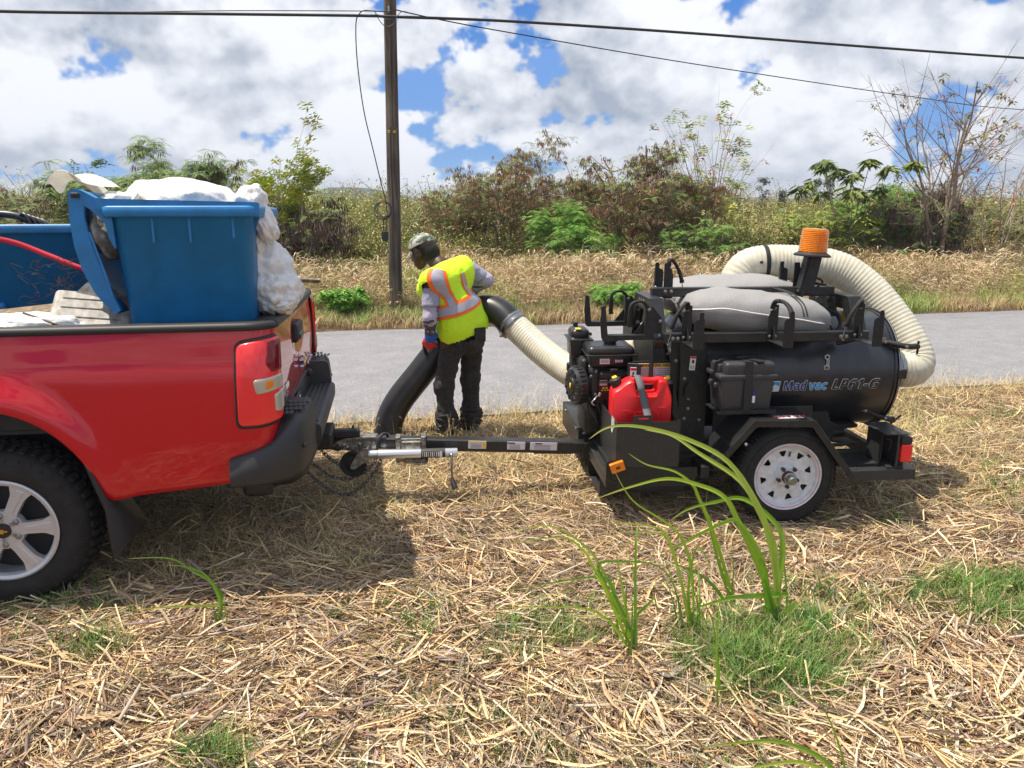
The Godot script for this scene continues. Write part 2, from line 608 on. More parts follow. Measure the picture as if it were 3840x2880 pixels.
	M.orange = mat(Color(0.95, 0.17, 0.012), 0.6)
	M.reflect = mat(Color(0.36, 0.36, 0.42), 0.4)
	M.jeans = mat(Color(0.040, 0.039, 0.043), 0.85, 0.0, tex_patch, 6.0, 0.7, tex_wrinkle)
	M.glove = mat(Color(0.60, 0.03, 0.03), 0.7)
	M.cuff = mat(Color(0.02, 0.10, 0.50), 0.7)
	M.boot = mat(Color(0.12, 0.06, 0.03), 0.8, 0.0, tex_patch, 8.0)
	M.bark = mat(Color(0.20, 0.16, 0.12), 0.9, 0.0, tex_patch, 5.0)
	M.leaf = mat(Color(1, 1, 1), 0.6)
	M.leaf.backlight_enabled = true
	M.leaf.backlight = Color(0.45, 0.45, 0.3)
	M.cane = mat(Color(1, 1, 1), 0.5)
	M.cane.backlight_enabled = true
	M.cane.backlight = Color(0.9, 0.95, 0.5)
	M.straw = mat(Color(1, 1, 1), 0.62)
	M.straw.backlight_enabled = true
	M.straw.backlight = Color(0.18, 0.17, 0.14)
	M.husk = mat(Color(1, 1, 1), 0.65, 0.0, tex_streak, 14.0)
	M.plain = mat(Color(1, 1, 1), 0.8)
	M.wire = mat(Color(0.022, 0.022, 0.023), 0.6)
	M.wood = mat(Color(0.21, 0.17, 0.135), 0.9)
	M.wood.albedo_texture = tex_streak
	M.wood.uv1_triplanar = true
	M.wood.uv1_scale = Vector3(2.0, 0.35, 2.0)

func ground() -> void:
	# one broad sheet, gently uneven, with a rise behind the far verge
	var soil := noise_tex(31, 0.03, 5, Color(0.22, 0.16, 0.11), Color(0.48, 0.38, 0.26), 512)
	var m := StandardMaterial3D.new()
	m.albedo_texture = soil
	m.uv1_triplanar = true
	m.uv1_world_triplanar = true
	m.uv1_scale = Vector3.ONE * 0.9
	m.roughness = 0.95
	var q := G.new()
	var gr := q.g()
	var xs := []
	for i in 61: xs.append(signf(i - 30) * pow(absf(i - 30) / 30.0, 2.6) * 900.0)
	var zs := [30.0, 8.0, 3.0]
	for i in 30: zs.append(1.0 - i * 0.5)
	for z in [-16, -19, -23, -30, -45, -70, -120, -250, -500, -1000]: zs.append(float(z))
	for i in xs.size() - 1:
		for j in zs.size() - 1:
			q.quad(gp(xs[i], zs[j]), gp(xs[i + 1], zs[j]), gp(xs[i + 1], zs[j + 1]), gp(xs[i], zs[j + 1]), gr)
	q.flush(Vector3.UP)
	tag(obj("ground", q, m), "", "", "", "structure")
	# road: grey chip seal with a slightly darker, cracked far lane
	var fn := FastNoiseLite.new()
	fn.frequency = 0.012
	fn.fractal_octaves = 4
	var rg := RandomNumberGenerator.new()
	rg.seed = 3
	var N := 1024
	var patch := fn.get_seamless_image(N, N).get_data()
	var px := PackedByteArray()
	px.resize(N * N * 3)
	for i in N * N:
		var g := rg.randf()
		var v := 0.475 + 0.06 * (patch[i] / 255.0 - 0.5) + 0.20 * (g - 0.5)
		if g > 0.965: v += 0.14
		var c := int(clampf(v, 0, 1) * 255)
		px[i * 3] = c; px[i * 3 + 1] = c; px[i * 3 + 2] = mini(255, c + 3)
	var asphalt := ImageTexture.create_from_image(Image.create_from_data(N, N, false, Image.FORMAT_RGB8, px))
	var rm := StandardMaterial3D.new()
	rm.albedo_texture = asphalt
	rm.uv1_triplanar = true
	rm.uv1_world_triplanar = true
	rm.uv1_scale = Vector3.ONE * 0.21
	rm.roughness = 0.8
	rm.vertex_color_use_as_albedo = true
	var r := G.new()
	gr = r.g()
	var edge := FastNoiseLite.new()
	edge.frequency = 0.7
	# strips across the road, their tone worn by wheels
	var wear := [.93, 1.0, 1.04, 1.0, .97, 1.02, 1.05, 1.0, .95, .98, 1.0, .96, .90]
	for i in 120:
		for k in 13:
			var p := []
			for x in [-60.0 + i, -59.0 + i]:
				for f in [k / 13.0, (k + 1) / 13.0]:
					var za: float = -6.42 - 0.224 * x + 0.12 * edge.get_noise_1d(x * 2.0)
					var zb: float = -11.12 - 0.19 * x + 0.10 * edge.get_noise_1d(x * 2.0 + 90.0)
					p.append(Vector3(x, 0.008 + 0.03 * sin(PI * f), lerpf(za, zb, f)))
			r.col = Color.WHITE * (wear[k] * (1.0 + .03 * edge.get_noise_2d(i * .6, k * 9.0)))
			r.quad(p[0], p[2], p[3], p[1], gr)
	r.flush(Vector3.UP)
	tag(obj("road", r, rm), "", "", "", "structure")
	# tyre-worn crack lines along the far lane
	var cr := G.new()
	for k in 2:
		var z0: float = [-10.76, -10.5][k]
		for i in 90:
			var x := -12.0 + i * 0.35
			if edge.get_noise_2d(x * 1.5, k * 30.0) < 0.02: continue
			var w := 0.006 + 0.010 * absf(edge.get_noise_2d(x * 4.0, k * 11.0))
			var za := z0 - 0.19 * x + 0.10 * edge.get_noise_2d(x * 1.4, k * 7.0)
			var zb := z0 - 0.19 * (x + 0.35) + 0.10 * edge.get_noise_2d((x + 0.35) * 1.4, k * 7.0)
			var yy := 0.008 + 0.03 * sin(PI * clampf((za + 6.42 + .224 * x) / (-4.70 + .034 * x), 0, 1))
			cr.quad(Vector3(x, yy + .003, za), Vector3(x + 0.35, yy + .003, zb), Vector3(x + 0.35, yy + .003, zb - w), Vector3(x, yy + .003, za - w))
	cr.flush(Vector3.UP)
	tag(obj("road_cracks", cr, mat(Color(0.10, 0.10, 0.10), 0.9)), "", "", "", "structure")
	# far hills
	var hm := mat(Color(0.055, 0.085, 0.04), 0.95, 0.0, tex_patch, 0.02)
	var hn := FastNoiseLite.new()
	hn.seed = 3
	hn.frequency = 0.012
	var h := G.new()
	gr = h.g()
	var rows := []
	for j in 7:
		var row := []
		for i in 121:
			var x := -600.0 + i * 10.0
			var prof: float = [0.0, 0.5, 0.85, 1.0, 0.8, 0.4, 0.0][j]
			var hh := 2.6 + 6.0 * exp(-pow((x + 78.0) / 18.0, 2.0)) + 4.5 * exp(-pow((x + 100.0) / 12.0, 2.0)) + 2.0 * hn.get_noise_1d(x) + 1.0 * hn.get_noise_1d(x * 7.0)
			row.append(Vector3(x, prof * hh - 0.5, -390.0 - j * 14.0))
		rows.append(row)
	for j in 6:
		for i in 120:
			h.quad(rows[j][i], rows[j][i + 1], rows[j + 1][i + 1], rows[j + 1][i], gr)
	h.flush(Vector3.UP)
	tag(obj("hills", h, hm), "", "", "", "structure")

var _gn: FastNoiseLite
func gy(x: float, z: float) -> float:
	if _gn == null:
		_gn = FastNoiseLite.new()
		_gn.seed = 8
		_gn.frequency = 0.35
		_gn.fractal_octaves = 3
	var d := z + 0.2 * x
	if d > -6.2 or d < -11.4:
		var k := minf(1.0, minf(absf(d + 6.2), absf(d + 11.4)) * 0.8)
		return -0.012 + (0.05 * _gn.get_noise_2d(x, z)) * k * (1.0 if z > -40.0 else 0.0)
	return -0.012

func gp(x: float, z: float) -> Vector3:
	return Vector3(x, gy(x, z), z)

const ZX := Basis(Vector3(1, 0, 0), Vector3(0, 0, 1), Vector3(0, -1, 0))   # turns a lathe axis from y to z

func side_prof(x: float, y: float) -> float:
	var ks := [[0.40, -0.045], [0.50, -0.012], [0.58, 0.006], [0.68, 0.021], [0.78, 0.030], [0.88, 0.034], [0.97, 0.033], [1.05, 0.028], [1.11, 0.020], [1.15, 0.009], [1.19, -0.002], [1.26, -0.014]]
	var z := -0.04
	for i in ks.size() - 1:
		if y >= ks[i][0]: z = lerpf(ks[i][1], ks[i + 1][1], clampf((y - ks[i][0]) / (ks[i + 1][0] - ks[i][0]), 0, 1))
	var e := sqrt(pow(x / 0.475, 2) + pow((y - 0.36) / 0.575, 2))
	return z + 0.032 * smoothstep(1.28, 1.04, e)

func bed_side(u: float, y: float, off: float) -> Vector3:
	var uc := 1.12
	var rc := 0.10
	var a := maxf(0.0, (u - uc) / rc)
	var x := minf(u, uc)
	return Vector3(x + (rc + off) * sin(a), y, side_prof(x, y) - rc * (1.0 - cos(a)) + off * cos(a))

func pickup() -> void:
	var t := thing("pickup_truck", "red double cab pickup truck with open load bed, towing the black trailer", "pickup truck", T0)
	t.basis = Basis(Vector3.UP, deg_to_rad(9.0)) * Basis(Vector3.RIGHT, deg_to_rad(-1.5))
	var mir := func(v: Vector3) -> Vector3: return Vector3(v.x, v.y, -1.82 - v.z)
	for far in [false, true]:
		var q := G.new()
		var rings := []
		var us := []
		for i in 64: us.append(-0.96 + i * (1.12 + 0.96) / 63.0)
		for i in 9: us.append(1.12 + (i + 1) * 0.157 / 9.0)
		for u in us:
			var yb := 0.49 + 0.05 * clampf((u - 0.45) / 0.55, 0, 1)
			if absf(u) < 0.4749: yb = maxf(yb, 0.36 + 0.575 * sqrt(1.0 - pow(u / 0.475, 2)))
			var ring := PackedVector3Array()
			# rolled lower edge, then the outside up to the rail
			for k in 21:
				var y := lerpf(yb, 1.243, k / 20.0)
				var p := bed_side(u, y, 0.0)
				if k == 0:
					ring.append(bed_side(u, y + 0.012, -0.03))
					ring.append(bed_side(u, y - 0.002, -0.012))
				ring.append(mir.call(p) if far else p)
				if k == 0 and far:
					ring[0] = mir.call(ring[0]); ring[1] = mir.call(ring[1])
			rings.append(ring)
		q.skin(rings, false, false, 0, Vector3(0.2, 0, -1 if far else 1))
		var o := obj("bed_side", q, M.paint, t)
		o.name = "bed_side" if not far else "bed_side_001"
	# tailgate
	var q := G.new()
	var rings := []
	for j in 15:
		var y := 0.79 + j * (1.243 - 0.79) / 14.0
		var ring := PackedVector3Array()
		for i in 41:
			var z := -0.085 - i * 1.65 / 40.0
			var x := 1.212 + 0.010 * sin(clampf((y - 0.80) / 0.42, 0, 1) * PI) - 0.014 * smoothstep(0.30, 0.12, Vector2(z + 0.91, (y - 1.10) * 2.2).length())
			if i == 0 or i == 40 or j == 0: x -= 0.03
			ring.append(Vector3(x, y, z))
		rings.append(ring)
	q.skin(rings, false, false, 0, Vector3.RIGHT)
	var tg := obj("tailgate", q, M.paint, t)
	q = G.new()
	q.rbox(Vector3(1.212, 1.112, -0.93), Vector3(0.05, 0.105, 0.26), 0.02)
	var hd := obj("handle", q, M.trim, tg)
	q = G.new()
	q.rbox(Vector3(1.232, 1.09, -0.93), Vector3(0.03, 0.035, 0.18), 0.012)
	obj("handle_grip", q, M.black, tg)
	var bow := P2([-.085, .012, -.03, .012, -.03, .034, .034, .034, .03, .012, .085, .012, .078, -.012, .03, -.012, .03, -.034, -.034, -.034, -.03, -.012, -.078, -.012])
	var face := Basis(Vector3.UP, PI / 2)
	q = G.new()
	q.prism(bow, 0.02, xf(Vector3(1.236, 0.94, -0.94), face), 0.004)
	obj("emblem_rim", q, M.chrome, tg)
	q = G.new()
	var small := PackedVector2Array()
	for p in bow: small.append(p * Vector2(0.88, 0.74))
	q.prism(small, 0.012, xf(Vector3(1.246, 0.94, -0.94), face), 0.002)
	obj("emblem", q, M.gold, tg)
	text("COLORADO", 0.036, 0.008, M.chrome, xf(Vector3(1.226, 0.85, -1.45), face), tg)
	text("2.8", 0.04, 0.008, M.chrome, xf(Vector3(1.226, 0.925, -0.18), face), tg)
	text("TURBO D", 0.032, 0.008, M.chrome, xf(Vector3(1.226, 0.878, -0.24), face), tg)
	q = G.new()
	q.box(Vector3(1.226, 0.925, -0.31), Vector3(0.008, 0.026, 0.11), 0.002)
	obj("badge_bar", q, M.chrome, tg)
	# rail caps over the sides and the tailgate
	for s in 3:
		q = G.new()
		var path := []
		if s < 2:
			for i in 20: path.append(Vector3(-0.96 + i * 2.06 / 19.0, 1.262, -0.045))
			for i in 5: path.append(Vector3(1.10 + 0.075 * sin(PI / 2 * (i + 1) / 5.0), 1.262, -0.045 - 0.055 * (1 - cos(PI / 2 * (i + 1) / 5.0))))
		else:
			for i in 16: path.append(Vector3(1.175 + 0.006 * sin(PI * i / 15.0), 1.262, -0.112 - 1.596 * i / 15.0))
		rings = []
		for i in path.size():
			var d: Vector3 = (path[mini(i + 1, path.size() - 1)] - path[maxi(i - 1, 0)]).normalized()
			var sd := d.cross(Vector3.UP)
			var ring := PackedVector3Array()
			for p in [[-.062, -.018], [-.062, .006], [-.052, .014], [.038, .016], [.050, .010], [.055, -.002], [.054, -.018], [-.03, -.022]]:
				var v: Vector3 = path[i] + sd * p[0] + Vector3.UP * p[1]
				ring.append(mir.call(v) if s == 1 else v)
			rings.append(ring)
		q.skin(rings)
		obj("rail_cap", q, M.trim, t)
	# load bed: floor, inner walls, front wall
	q = G.new()
	q.box(Vector3(0.12, 0.80, -0.91), Vector3(2.14, 0.03, 1.62))
	for i in 14: q.box(Vector3(0.12, 0.82, -0.2 - i * 0.11), Vector3(2.10, 0.014, 0.05))
	obj("bed_floor", q, M.trim, t)
	q = G.new()
	q.box(Vector3(0.1, 1.02, -0.10), Vector3(2.08, 0.43, 0.016))
	q.box(Vector3(0.1, 1.02, -1.72), Vector3(2.08, 0.43, 0.016))
	q.box(Vector3(-0.95, 1.02, -0.91), Vector3(0.03, 0.45, 1.62))
	q.box(Vector3(1.165, 1.02, -0.91), Vector3(0.02, 0.43, 1.58))
	obj("bed_liner", q, M.trim, t)
	# tail lamps
	for far in [false, true]:
		var f := func(u: float, y: float, off: float) -> Vector3:
			var v := bed_side(u, y, off)
			return mir.call(v) if far else v
		var tw := Vector3(0.4, 0, -1 if far else 1)
		var lens := soft_poly(P2([1.052, 1.196, 1.150, 1.212, 1.262, 1.222, 1.268, 0.822, 1.15, 0.805, 1.040, 0.802]), 0.035)
		q = G.new()
		q.pad(lens, f, 0.010, 0.004, 0.96, tw)
		var lamp := obj("tail_lamp", q, M.trim, t)
		q = G.new()
		q.pad(soft_poly(P2([1.062, 1.184, 1.150, 1.200, 1.262, 1.210, 1.264, 0.836, 1.15, 0.820, 1.053, 0.816]), 0.03), f, 0.022, -0.006, 0.95, tw)
		obj("red_lens", q, M.lens_red, lamp)
		q = G.new()
		q.pad(soft_poly(P2([1.185, 1.192, 1.255, 1.200, 1.258, 1.06, 1.20, 1.055, 1.178, 1.09]), 0.01), f, 0.0255, -0.01, 0.97, tw)
		obj("dark_lens", q, M.lens_dark, lamp)
		q = G.new()
		q.pad(soft_poly(P2([1.125, 1.028, 1.258, 1.045, 1.262, 0.982, 1.135, 0.962]), 0.014), f, 0.027, -0.01, 0.93, tw)
		obj("indicator_lens", q, M.lens_clear, lamp)
		q = G.new()
		q.pad(soft_poly(P2([1.17, 1.02, 1.20, 1.03, 1.205, 0.99, 1.165, 0.98]), 0.01), f, 0.030, -0.01, 0.7, tw)
		obj("bulb", q, M.lens_amber, lamp)
		q = G.new()
		q.pad(soft_poly(P2([1.205, 0.955, 1.262, 0.975, 1.264, 0.885, 1.24, 0.868, 1.205, 0.875]), 0.012), f, 0.027, -0.01, 0.9, tw)
		obj("reversing_lens", q, M.lens_clear, lamp)
	# bumper: two raised corners and the lower step between them
	for far in [false, true]:
		q = G.new()
		var plan := [[1.00, 0.060, .533, .665, -.01], [1.06, 0.066, .536, .682, -.012], [1.13, 0.066, .540, .705, -.015], [1.20, 0.055, .545, .735, -.02], [1.255, 0.030, .550, .770, -.03], [1.298, -0.012, .556, .806, -.05], [1.322, -0.07, .562, .830, -.09], [1.334, -0.16, .566, .842, -.16], [1.342, -0.27, .570, .846, -.27], [1.346, -0.38, .572, .846, -.38]]
		rings = []
		for p in plan:
			var o2 := Vector2(p[0], p[1])
			var inn := Vector2(minf(p[0], 1.19), minf(p[4], p[1] - 0.04))
			var dr := (inn - o2).normalized()
			var ring := PackedVector3Array()
			for k in [[0.012, 0.0, 0], [0.0, 0.015, 0], [-0.004, 0.5, 1], [0.004, -0.05, 2], [0.010, -0.02, 3], [0.024, -0.004, 3], [0.04, 0.0, 3]]:
				var y: float = p[2] + k[1]
				if k[2] == 1: y = lerpf(p[2], p[3], 0.55)
				elif k[2] >= 2: y = p[3] + k[1]
				var pp: Vector2 = o2 + dr * k[0]
				ring.append(Vector3(pp.x, y, pp.y))
			ring.append(Vector3(inn.x, p[3], inn.y))
			ring.append(Vector3(inn.x, p[2] + 0.02, inn.y))
			if far:
				for i in ring.size(): ring[i] = mir.call(ring[i])
			rings.append(ring)
		q.skin(rings)
		var bc := obj("bumper_corner", q, M.bumper, t)
		q = split()
		for i in 4:
			for j in 5:
				var v := Vector3(1.225 + j * 0.022 + (0.01 if i % 2 else 0.0), 0.8465, -0.075 - i * 0.075)
				if v.x > 1.325 - 0.05 * (1 if i == 0 else 0): continue
				q.box(mir.call(v) if far else v, Vector3(0.016, 0.0045, 0.055), 0.002)
		obj("grip_tread", q, M.bumper, bc)
		q = G.new()
		var pv := Vector3(1.322, 0.69, -0.05)
		q.ell(mir.call(pv) if far else pv, Vector3(0.012, 0.013, 0.013))
		obj("parking_sensor", q, M.black, bc)
	q = G.new()
	q.prism(soft_poly(P2([1.19, .56, 1.33, .575, 1.372, .62, 1.372, .69, 1.36, .705, 1.19, .705]), 0.015), 1.06, xf(Vector3(0, 0, -0.91)))
	q.box(Vector3(1.205, 0.76, -0.91), Vector3(0.03, 0.12, 1.05))
	var step := obj("bumper_step", q, M.bumper, t)
	q = split()
	for i in 5: q.box(Vector3(1.235 + i * 0.028, 0.707, -0.91), Vector3(0.012, 0.01, 0.94), 0.003)
	obj("step_rib", q, M.bumper, step)
	q = G.new()
	q.box(Vector3(1.232, 0.748, -0.54), Vector3(0.012, 0.115, 0.42), 0.004)
	var pl := obj("number_plate", q, M.print, t)
	text("G5504", 0.085, 0.004, M.white, xf(Vector3(1.240, 0.748, -0.54), face), pl)
	q = G.new()
	q.rbox(Vector3(1.222, 0.80, -1.30), Vector3(0.05, 0.04, 0.07), 0.012)
	obj("plate_lamp", q, M.trim, t)
	# tow bar
	q = G.new()
	q.tube([Vector3(1.10, 0.50, -0.20), Vector3(1.22, 0.50, -0.22), Vector3(1.255, 0.505, -0.30), Vector3(1.27, 0.51, -0.6), Vector3(1.27, 0.51, -1.5)], 0.052, 14)
	q.rbox(Vector3(1.08, 0.475, -0.17), Vector3(0.14, 0.12, 0.07), 0.03)
	q.box(Vector3(1.30, 0.47, -1.0), Vector3(0.16, 0.09, 0.30), 0.01)
	q.box(Vector3(1.42, 0.45, -1.11), Vector3(0.22, 0.055, 0.06), 0.01)
	q.lathe([Vector2(0.0, 0.0), Vector2(0.035, 0.0), Vector2(0.035, 0.03), Vector2(0.018, 0.04), Vector2(0.018, 0.06), Vector2(0.0, 0.1)], xf(Vector3(1.49, 0.40, -1.13)), 12)
	obj("tow_bar", q, M.black_flat, t)
	# wheels
	for w in [[Vector3(0, 0.372, 0.0), 1], [Vector3(-3.096, 0.372, 0.0), 1], [Vector3(0, 0.372, -1.82), -1], [Vector3(-3.096, 0.372, -1.82), -1]]:
		var B := ZX if w[1] > 0 else ZX * Basis(Vector3.RIGHT, PI)
		var X := xf(w[0], B)
		q = G.new()
		q.lathe([Vector2(.226, -.05), Vector2(.236, -.012), Vector2(.262, .0), Vector2(.30, .003), Vector2(.335, -.004), Vector2(.352, -.016), Vector2(.366, -.042), Vector2(.372, -.07), Vector2(.372, -.19), Vector2(.362, -.225), Vector2(.30, -.26), Vector2(.226, -.23)], X, 56)
		for i in 50:
			var a := TAU * i / 50.0
			var rb := Basis(Vector3.UP, a + (0.03 if i % 2 else 0.0))
			q.box(X * (Basis(Vector3.UP, a) * Vector3(0.366, -0.052, 0)), Vector3(0.03, 0.042 if i % 2 else 0.052, 0.027), 0.004, B * rb * Basis(Vector3.BACK, 0.35))
			for row in 3:
				q.box(X * (Basis(Vector3.UP, a + row * 0.06) * Vector3(0.374, -0.095 - row * 0.038, 0)), Vector3(0.016, 0.03, 0.032), 0.003, B * Basis(Vector3.UP, a + row * 0.06))
		for i in 40:
			var a := TAU * i / 40.0
			q.box(X * (Basis(Vector3.UP, a) * Vector3(0.330, -0.001, 0)), Vector3(0.018, 0.006, 0.012), 0.002, B * Basis(Vector3.UP, a))
		var wheel := Node3D.new()
		wheel.name = "wheel"
		t.add_child(wheel, true)
		obj("tyre", q, M.rubber, wheel)
		q = G.new()
		q.lathe([Vector2(.20, -.20), Vector2(.214, -.06), Vector2(.219, -.022), Vector2(.234, -.016), Vector2(.236, -.004), Vector2(.228, .000), Vector2(.214, -.006), Vector2(.207, -.022)], X, 48)
		for i in 6:
			var a := deg_to_rad(-3.0 + 60.0 * i)
			var rb := Basis(Vector3.UP, -a)
			var Y := X * Transform3D(rb, Vector3.ZERO) * Transform3D(Basis(Vector3.RIGHT, Vector3.FORWARD, Vector3.UP), Vector3(0, -0.026, 0))
			q.prism(soft_poly(P2([.03, .036, .10, .026, .17, .030, .213, .052, .213, -.052, .17, -.030, .10, -.026, .03, -.036]), 0.012), 0.03, Y, 0.006)
			q.prism(soft_poly(P2([.09, .010, .205, .020, .205, -.020, .09, -.010]), 0.006), 0.036, Y, 0.004)
		q.lathe([Vector2(.0, -.015), Vector2(.088, -.014), Vector2(.092, -.03), Vector2(.09, -.05)], X, 30)
		obj("alloy_rim", q, M.alloy, wheel)
		q = G.new()
		q.lathe([Vector2(0, -.10), Vector2(.205, -.10), Vector2(.205, -.13)], X, 30)
		obj("brake_disc", q, M.dark, wheel)
		q = G.new()
		q.lathe([Vector2(.036, -.014), Vector2(.034, -.004), Vector2(.0, .0)], X, 20)
		var cap := obj("hub_cap", q, M.black, wheel)
		q = split()
		var tiny := PackedVector2Array()
		for p in bow: tiny.append(p * 0.3)
		var em := G.new()
		em.prism(tiny, 0.006, X * Transform3D(Basis(Vector3.RIGHT, Vector3.FORWARD, Vector3.UP), Vector3(0, 0.002, 0)))
		obj("emblem", em, M.gold, cap)
		for i in 6:
			var a := TAU * (i + 0.5) / 6.0 - 0.05
			q.lathe([Vector2(.0135, -.03), Vector2(.0135, -.004), Vector2(.009, .002), Vector2(0, .003)], X * xf(Vector3(cos(a) * .068, 0, sin(a) * .068)), 6)
		obj("wheel_nut", q, M.steel, wheel)
	# mud flap, wheel-house and the dark underside
	q = G.new()
	q.skin([PackedVector3Array([Vector3(.372, .74, .045), Vector3(.388, .74, .045), Vector3(.388, .70, -.24), Vector3(.372, .70, -.24)]), PackedVector3Array([Vector3(.425, .56, .052), Vector3(.445, .56, .05), Vector3(.43, .55, -.24), Vector3(.41, .55, -.24)]), PackedVector3Array([Vector3(.455, .46, .052), Vector3(.472, .46, .05), Vector3(.46, .45, -.24), Vector3(.44, .45, -.24)]), PackedVector3Array([Vector3(.462, .225, .045), Vector3(.474, .225, .045), Vector3(.545, .30, -.22), Vector3(.53, .30, -.22)])])
	obj("mud_flap", q, M.trim, t)
	q = G.new()
	rings = []
	for k in 2:
		var ring := PackedVector3Array()
		for i in 17:
			var a := PI * i / 16.0
			ring.append(Vector3(-0.465 * cos(a), 0.36 + 0.56 * sin(a), -0.005 if k == 0 else -0.42))
		rings.append(ring)
	q.skin(rings, false, false)
	q.box(Vector3(0, 0.62, -0.42), Vector3(0.9, 0.62, 0.01))
	obj("wheel_house", q, M.dark, t)
	q = G.new()
	q.box(Vector3(-1.2, 0.62, -0.91), Vector3(4.4, 0.22, 1.1))
	q.box(Vector3(-1.2, 0.50, -0.45), Vector3(4.4, 0.12, 0.08))
	q.box(Vector3(-1.2, 0.50, -1.37), Vector3(4.4, 0.12, 0.08))
	q.tube([Vector3(0, 0.37, -0.1), Vector3(0, 0.37, -1.7)], 0.05, 10)
	q.ell(Vector3(0, 0.36, -0.91), Vector3(0.15, 0.14, 0.14))
	q.lathe([Vector2(0, 0), Vector2(.36, .01), Vector2(.37, .1), Vector2(.36, .2), Vector2(0, .21)], xf(Vector3(0.68, 0.48, -0.91)), 24)
	obj("underbody", q, M.dark, t)
	# cab ahead of the bed
	q = G.new()
	q.prism(soft_poly(P2([-.98, .50, -.98, 1.25, -2.62, 1.25, -3.3, 1.20, -4.0, 1.10, -4.12, .95, -4.12, .50, -3.57, .50, -3.50, .80, -3.30, .92, -2.90, .92, -2.70, .80, -2.62, .50]), 0.05), 1.80, xf(Vector3(0, 0, -0.91)), 0.03)
	q.prism(soft_poly(P2([-.99, 1.2, -1.12, 1.72, -1.30, 1.77, -2.0, 1.78, -2.25, 1.72, -2.75, 1.22]), 0.06), 1.46, xf(Vector3(0, 0, -0.91)), 0.04)
	obj("cab", q, M.paint, t)
	q = G.new()
	q.prism(soft_poly(P2([-1.10, 1.29, -1.20, 1.66, -1.72, 1.69, -1.72, 1.29]), 0.03), 1.475, xf(Vector3(0, 0, -0.91)))
	q.prism(soft_poly(P2([-1.80, 1.29, -1.80, 1.69, -2.18, 1.66, -2.55, 1.29]), 0.03), 1.475, xf(Vector3(0, 0, -0.91)))
	q.prism(soft_poly(P2([-.6, 1.30, .6, 1.30, .55, 1.66, -.55, 1.66]), 0.05), 0.02, xf(Vector3(-1.045, 0, -0.91), Basis(Vector3.UP, PI / 2) * Basis(Vector3.RIGHT, -0.24) ) * xf(Vector3(0, 0, 0.33)))
	obj("window", q, M.glass, t)

const XX := Basis(Vector3(0, 0, 1), Vector3(1, 0, 0), Vector3(0, 1, 0))   # turns a lathe axis from y to x
var TR: Node3D

func bolts(q: G, pts: Array, dir: Vector3, r := 0.009) -> void:
	var b := Basis(Quaternion(Vector3.UP, dir.normalized()))
	for p in pts:
		q.lathe([Vector2(r * 1.25, -0.004), Vector2(r * 1.25, 0.002), Vector2(r, 0.002), Vector2(r * 0.95, 0.006), Vector2(r * 0.5, 0.009), Vector2(0, 0.0095)], xf(p, b), 10)

func hose_mesh(path: Array, r: float, rib: float, pitch: float, n := 18) -> G:
	# spiral-ribbed hose: the radius swells once every pitch
	var q := G.new()
	var pts := [path[0]]
	var rad := [r]
	var acc := 0.0
	var stepl := pitch / 4.0
	for i in range(1, path.size()):
		var a: Vector3 = path[i - 1]
		var b: Vector3 = path[i]
		var len := a.distance_to(b)
		var d := stepl - acc
		while d <= len:
			pts.append(a.lerp(b, d / len))
			rad.append(r + rib * [1.0, 0.35, -0.2, 0.35][pts.size() % 4])
			d += stepl
		acc = len - (d - stepl)
	q.tube(pts, rad, n)
	return q

func rubber_strap(q: G, pts: Array, w := 0.026) -> void:
	var p := spline(pts, 6)
	var rings := []
	for i in p.size():
		var t: Vector3 = (p[mini(i + 1, p.size() - 1)] - p[maxi(i - 1, 0)]).normalized()
		var s := Vector3(0.35, 0, 1).normalized() if absf(t.x) > 0.2 else Vector3.RIGHT
		s = (s - t * s.dot(t)).normalized()
		var u := t.cross(s)
		var k := w * (0.7 + 0.3 * absf(cos(3.0 * i / p.size())))
		rings.append(PackedVector3Array([p[i] + s * k * .5 + u * .006, p[i] - s * k * .5 + u * .006, p[i] - s * k * .5 - u * .006, p[i] + s * k * .5 - u * .006]))
	q.skin(rings)

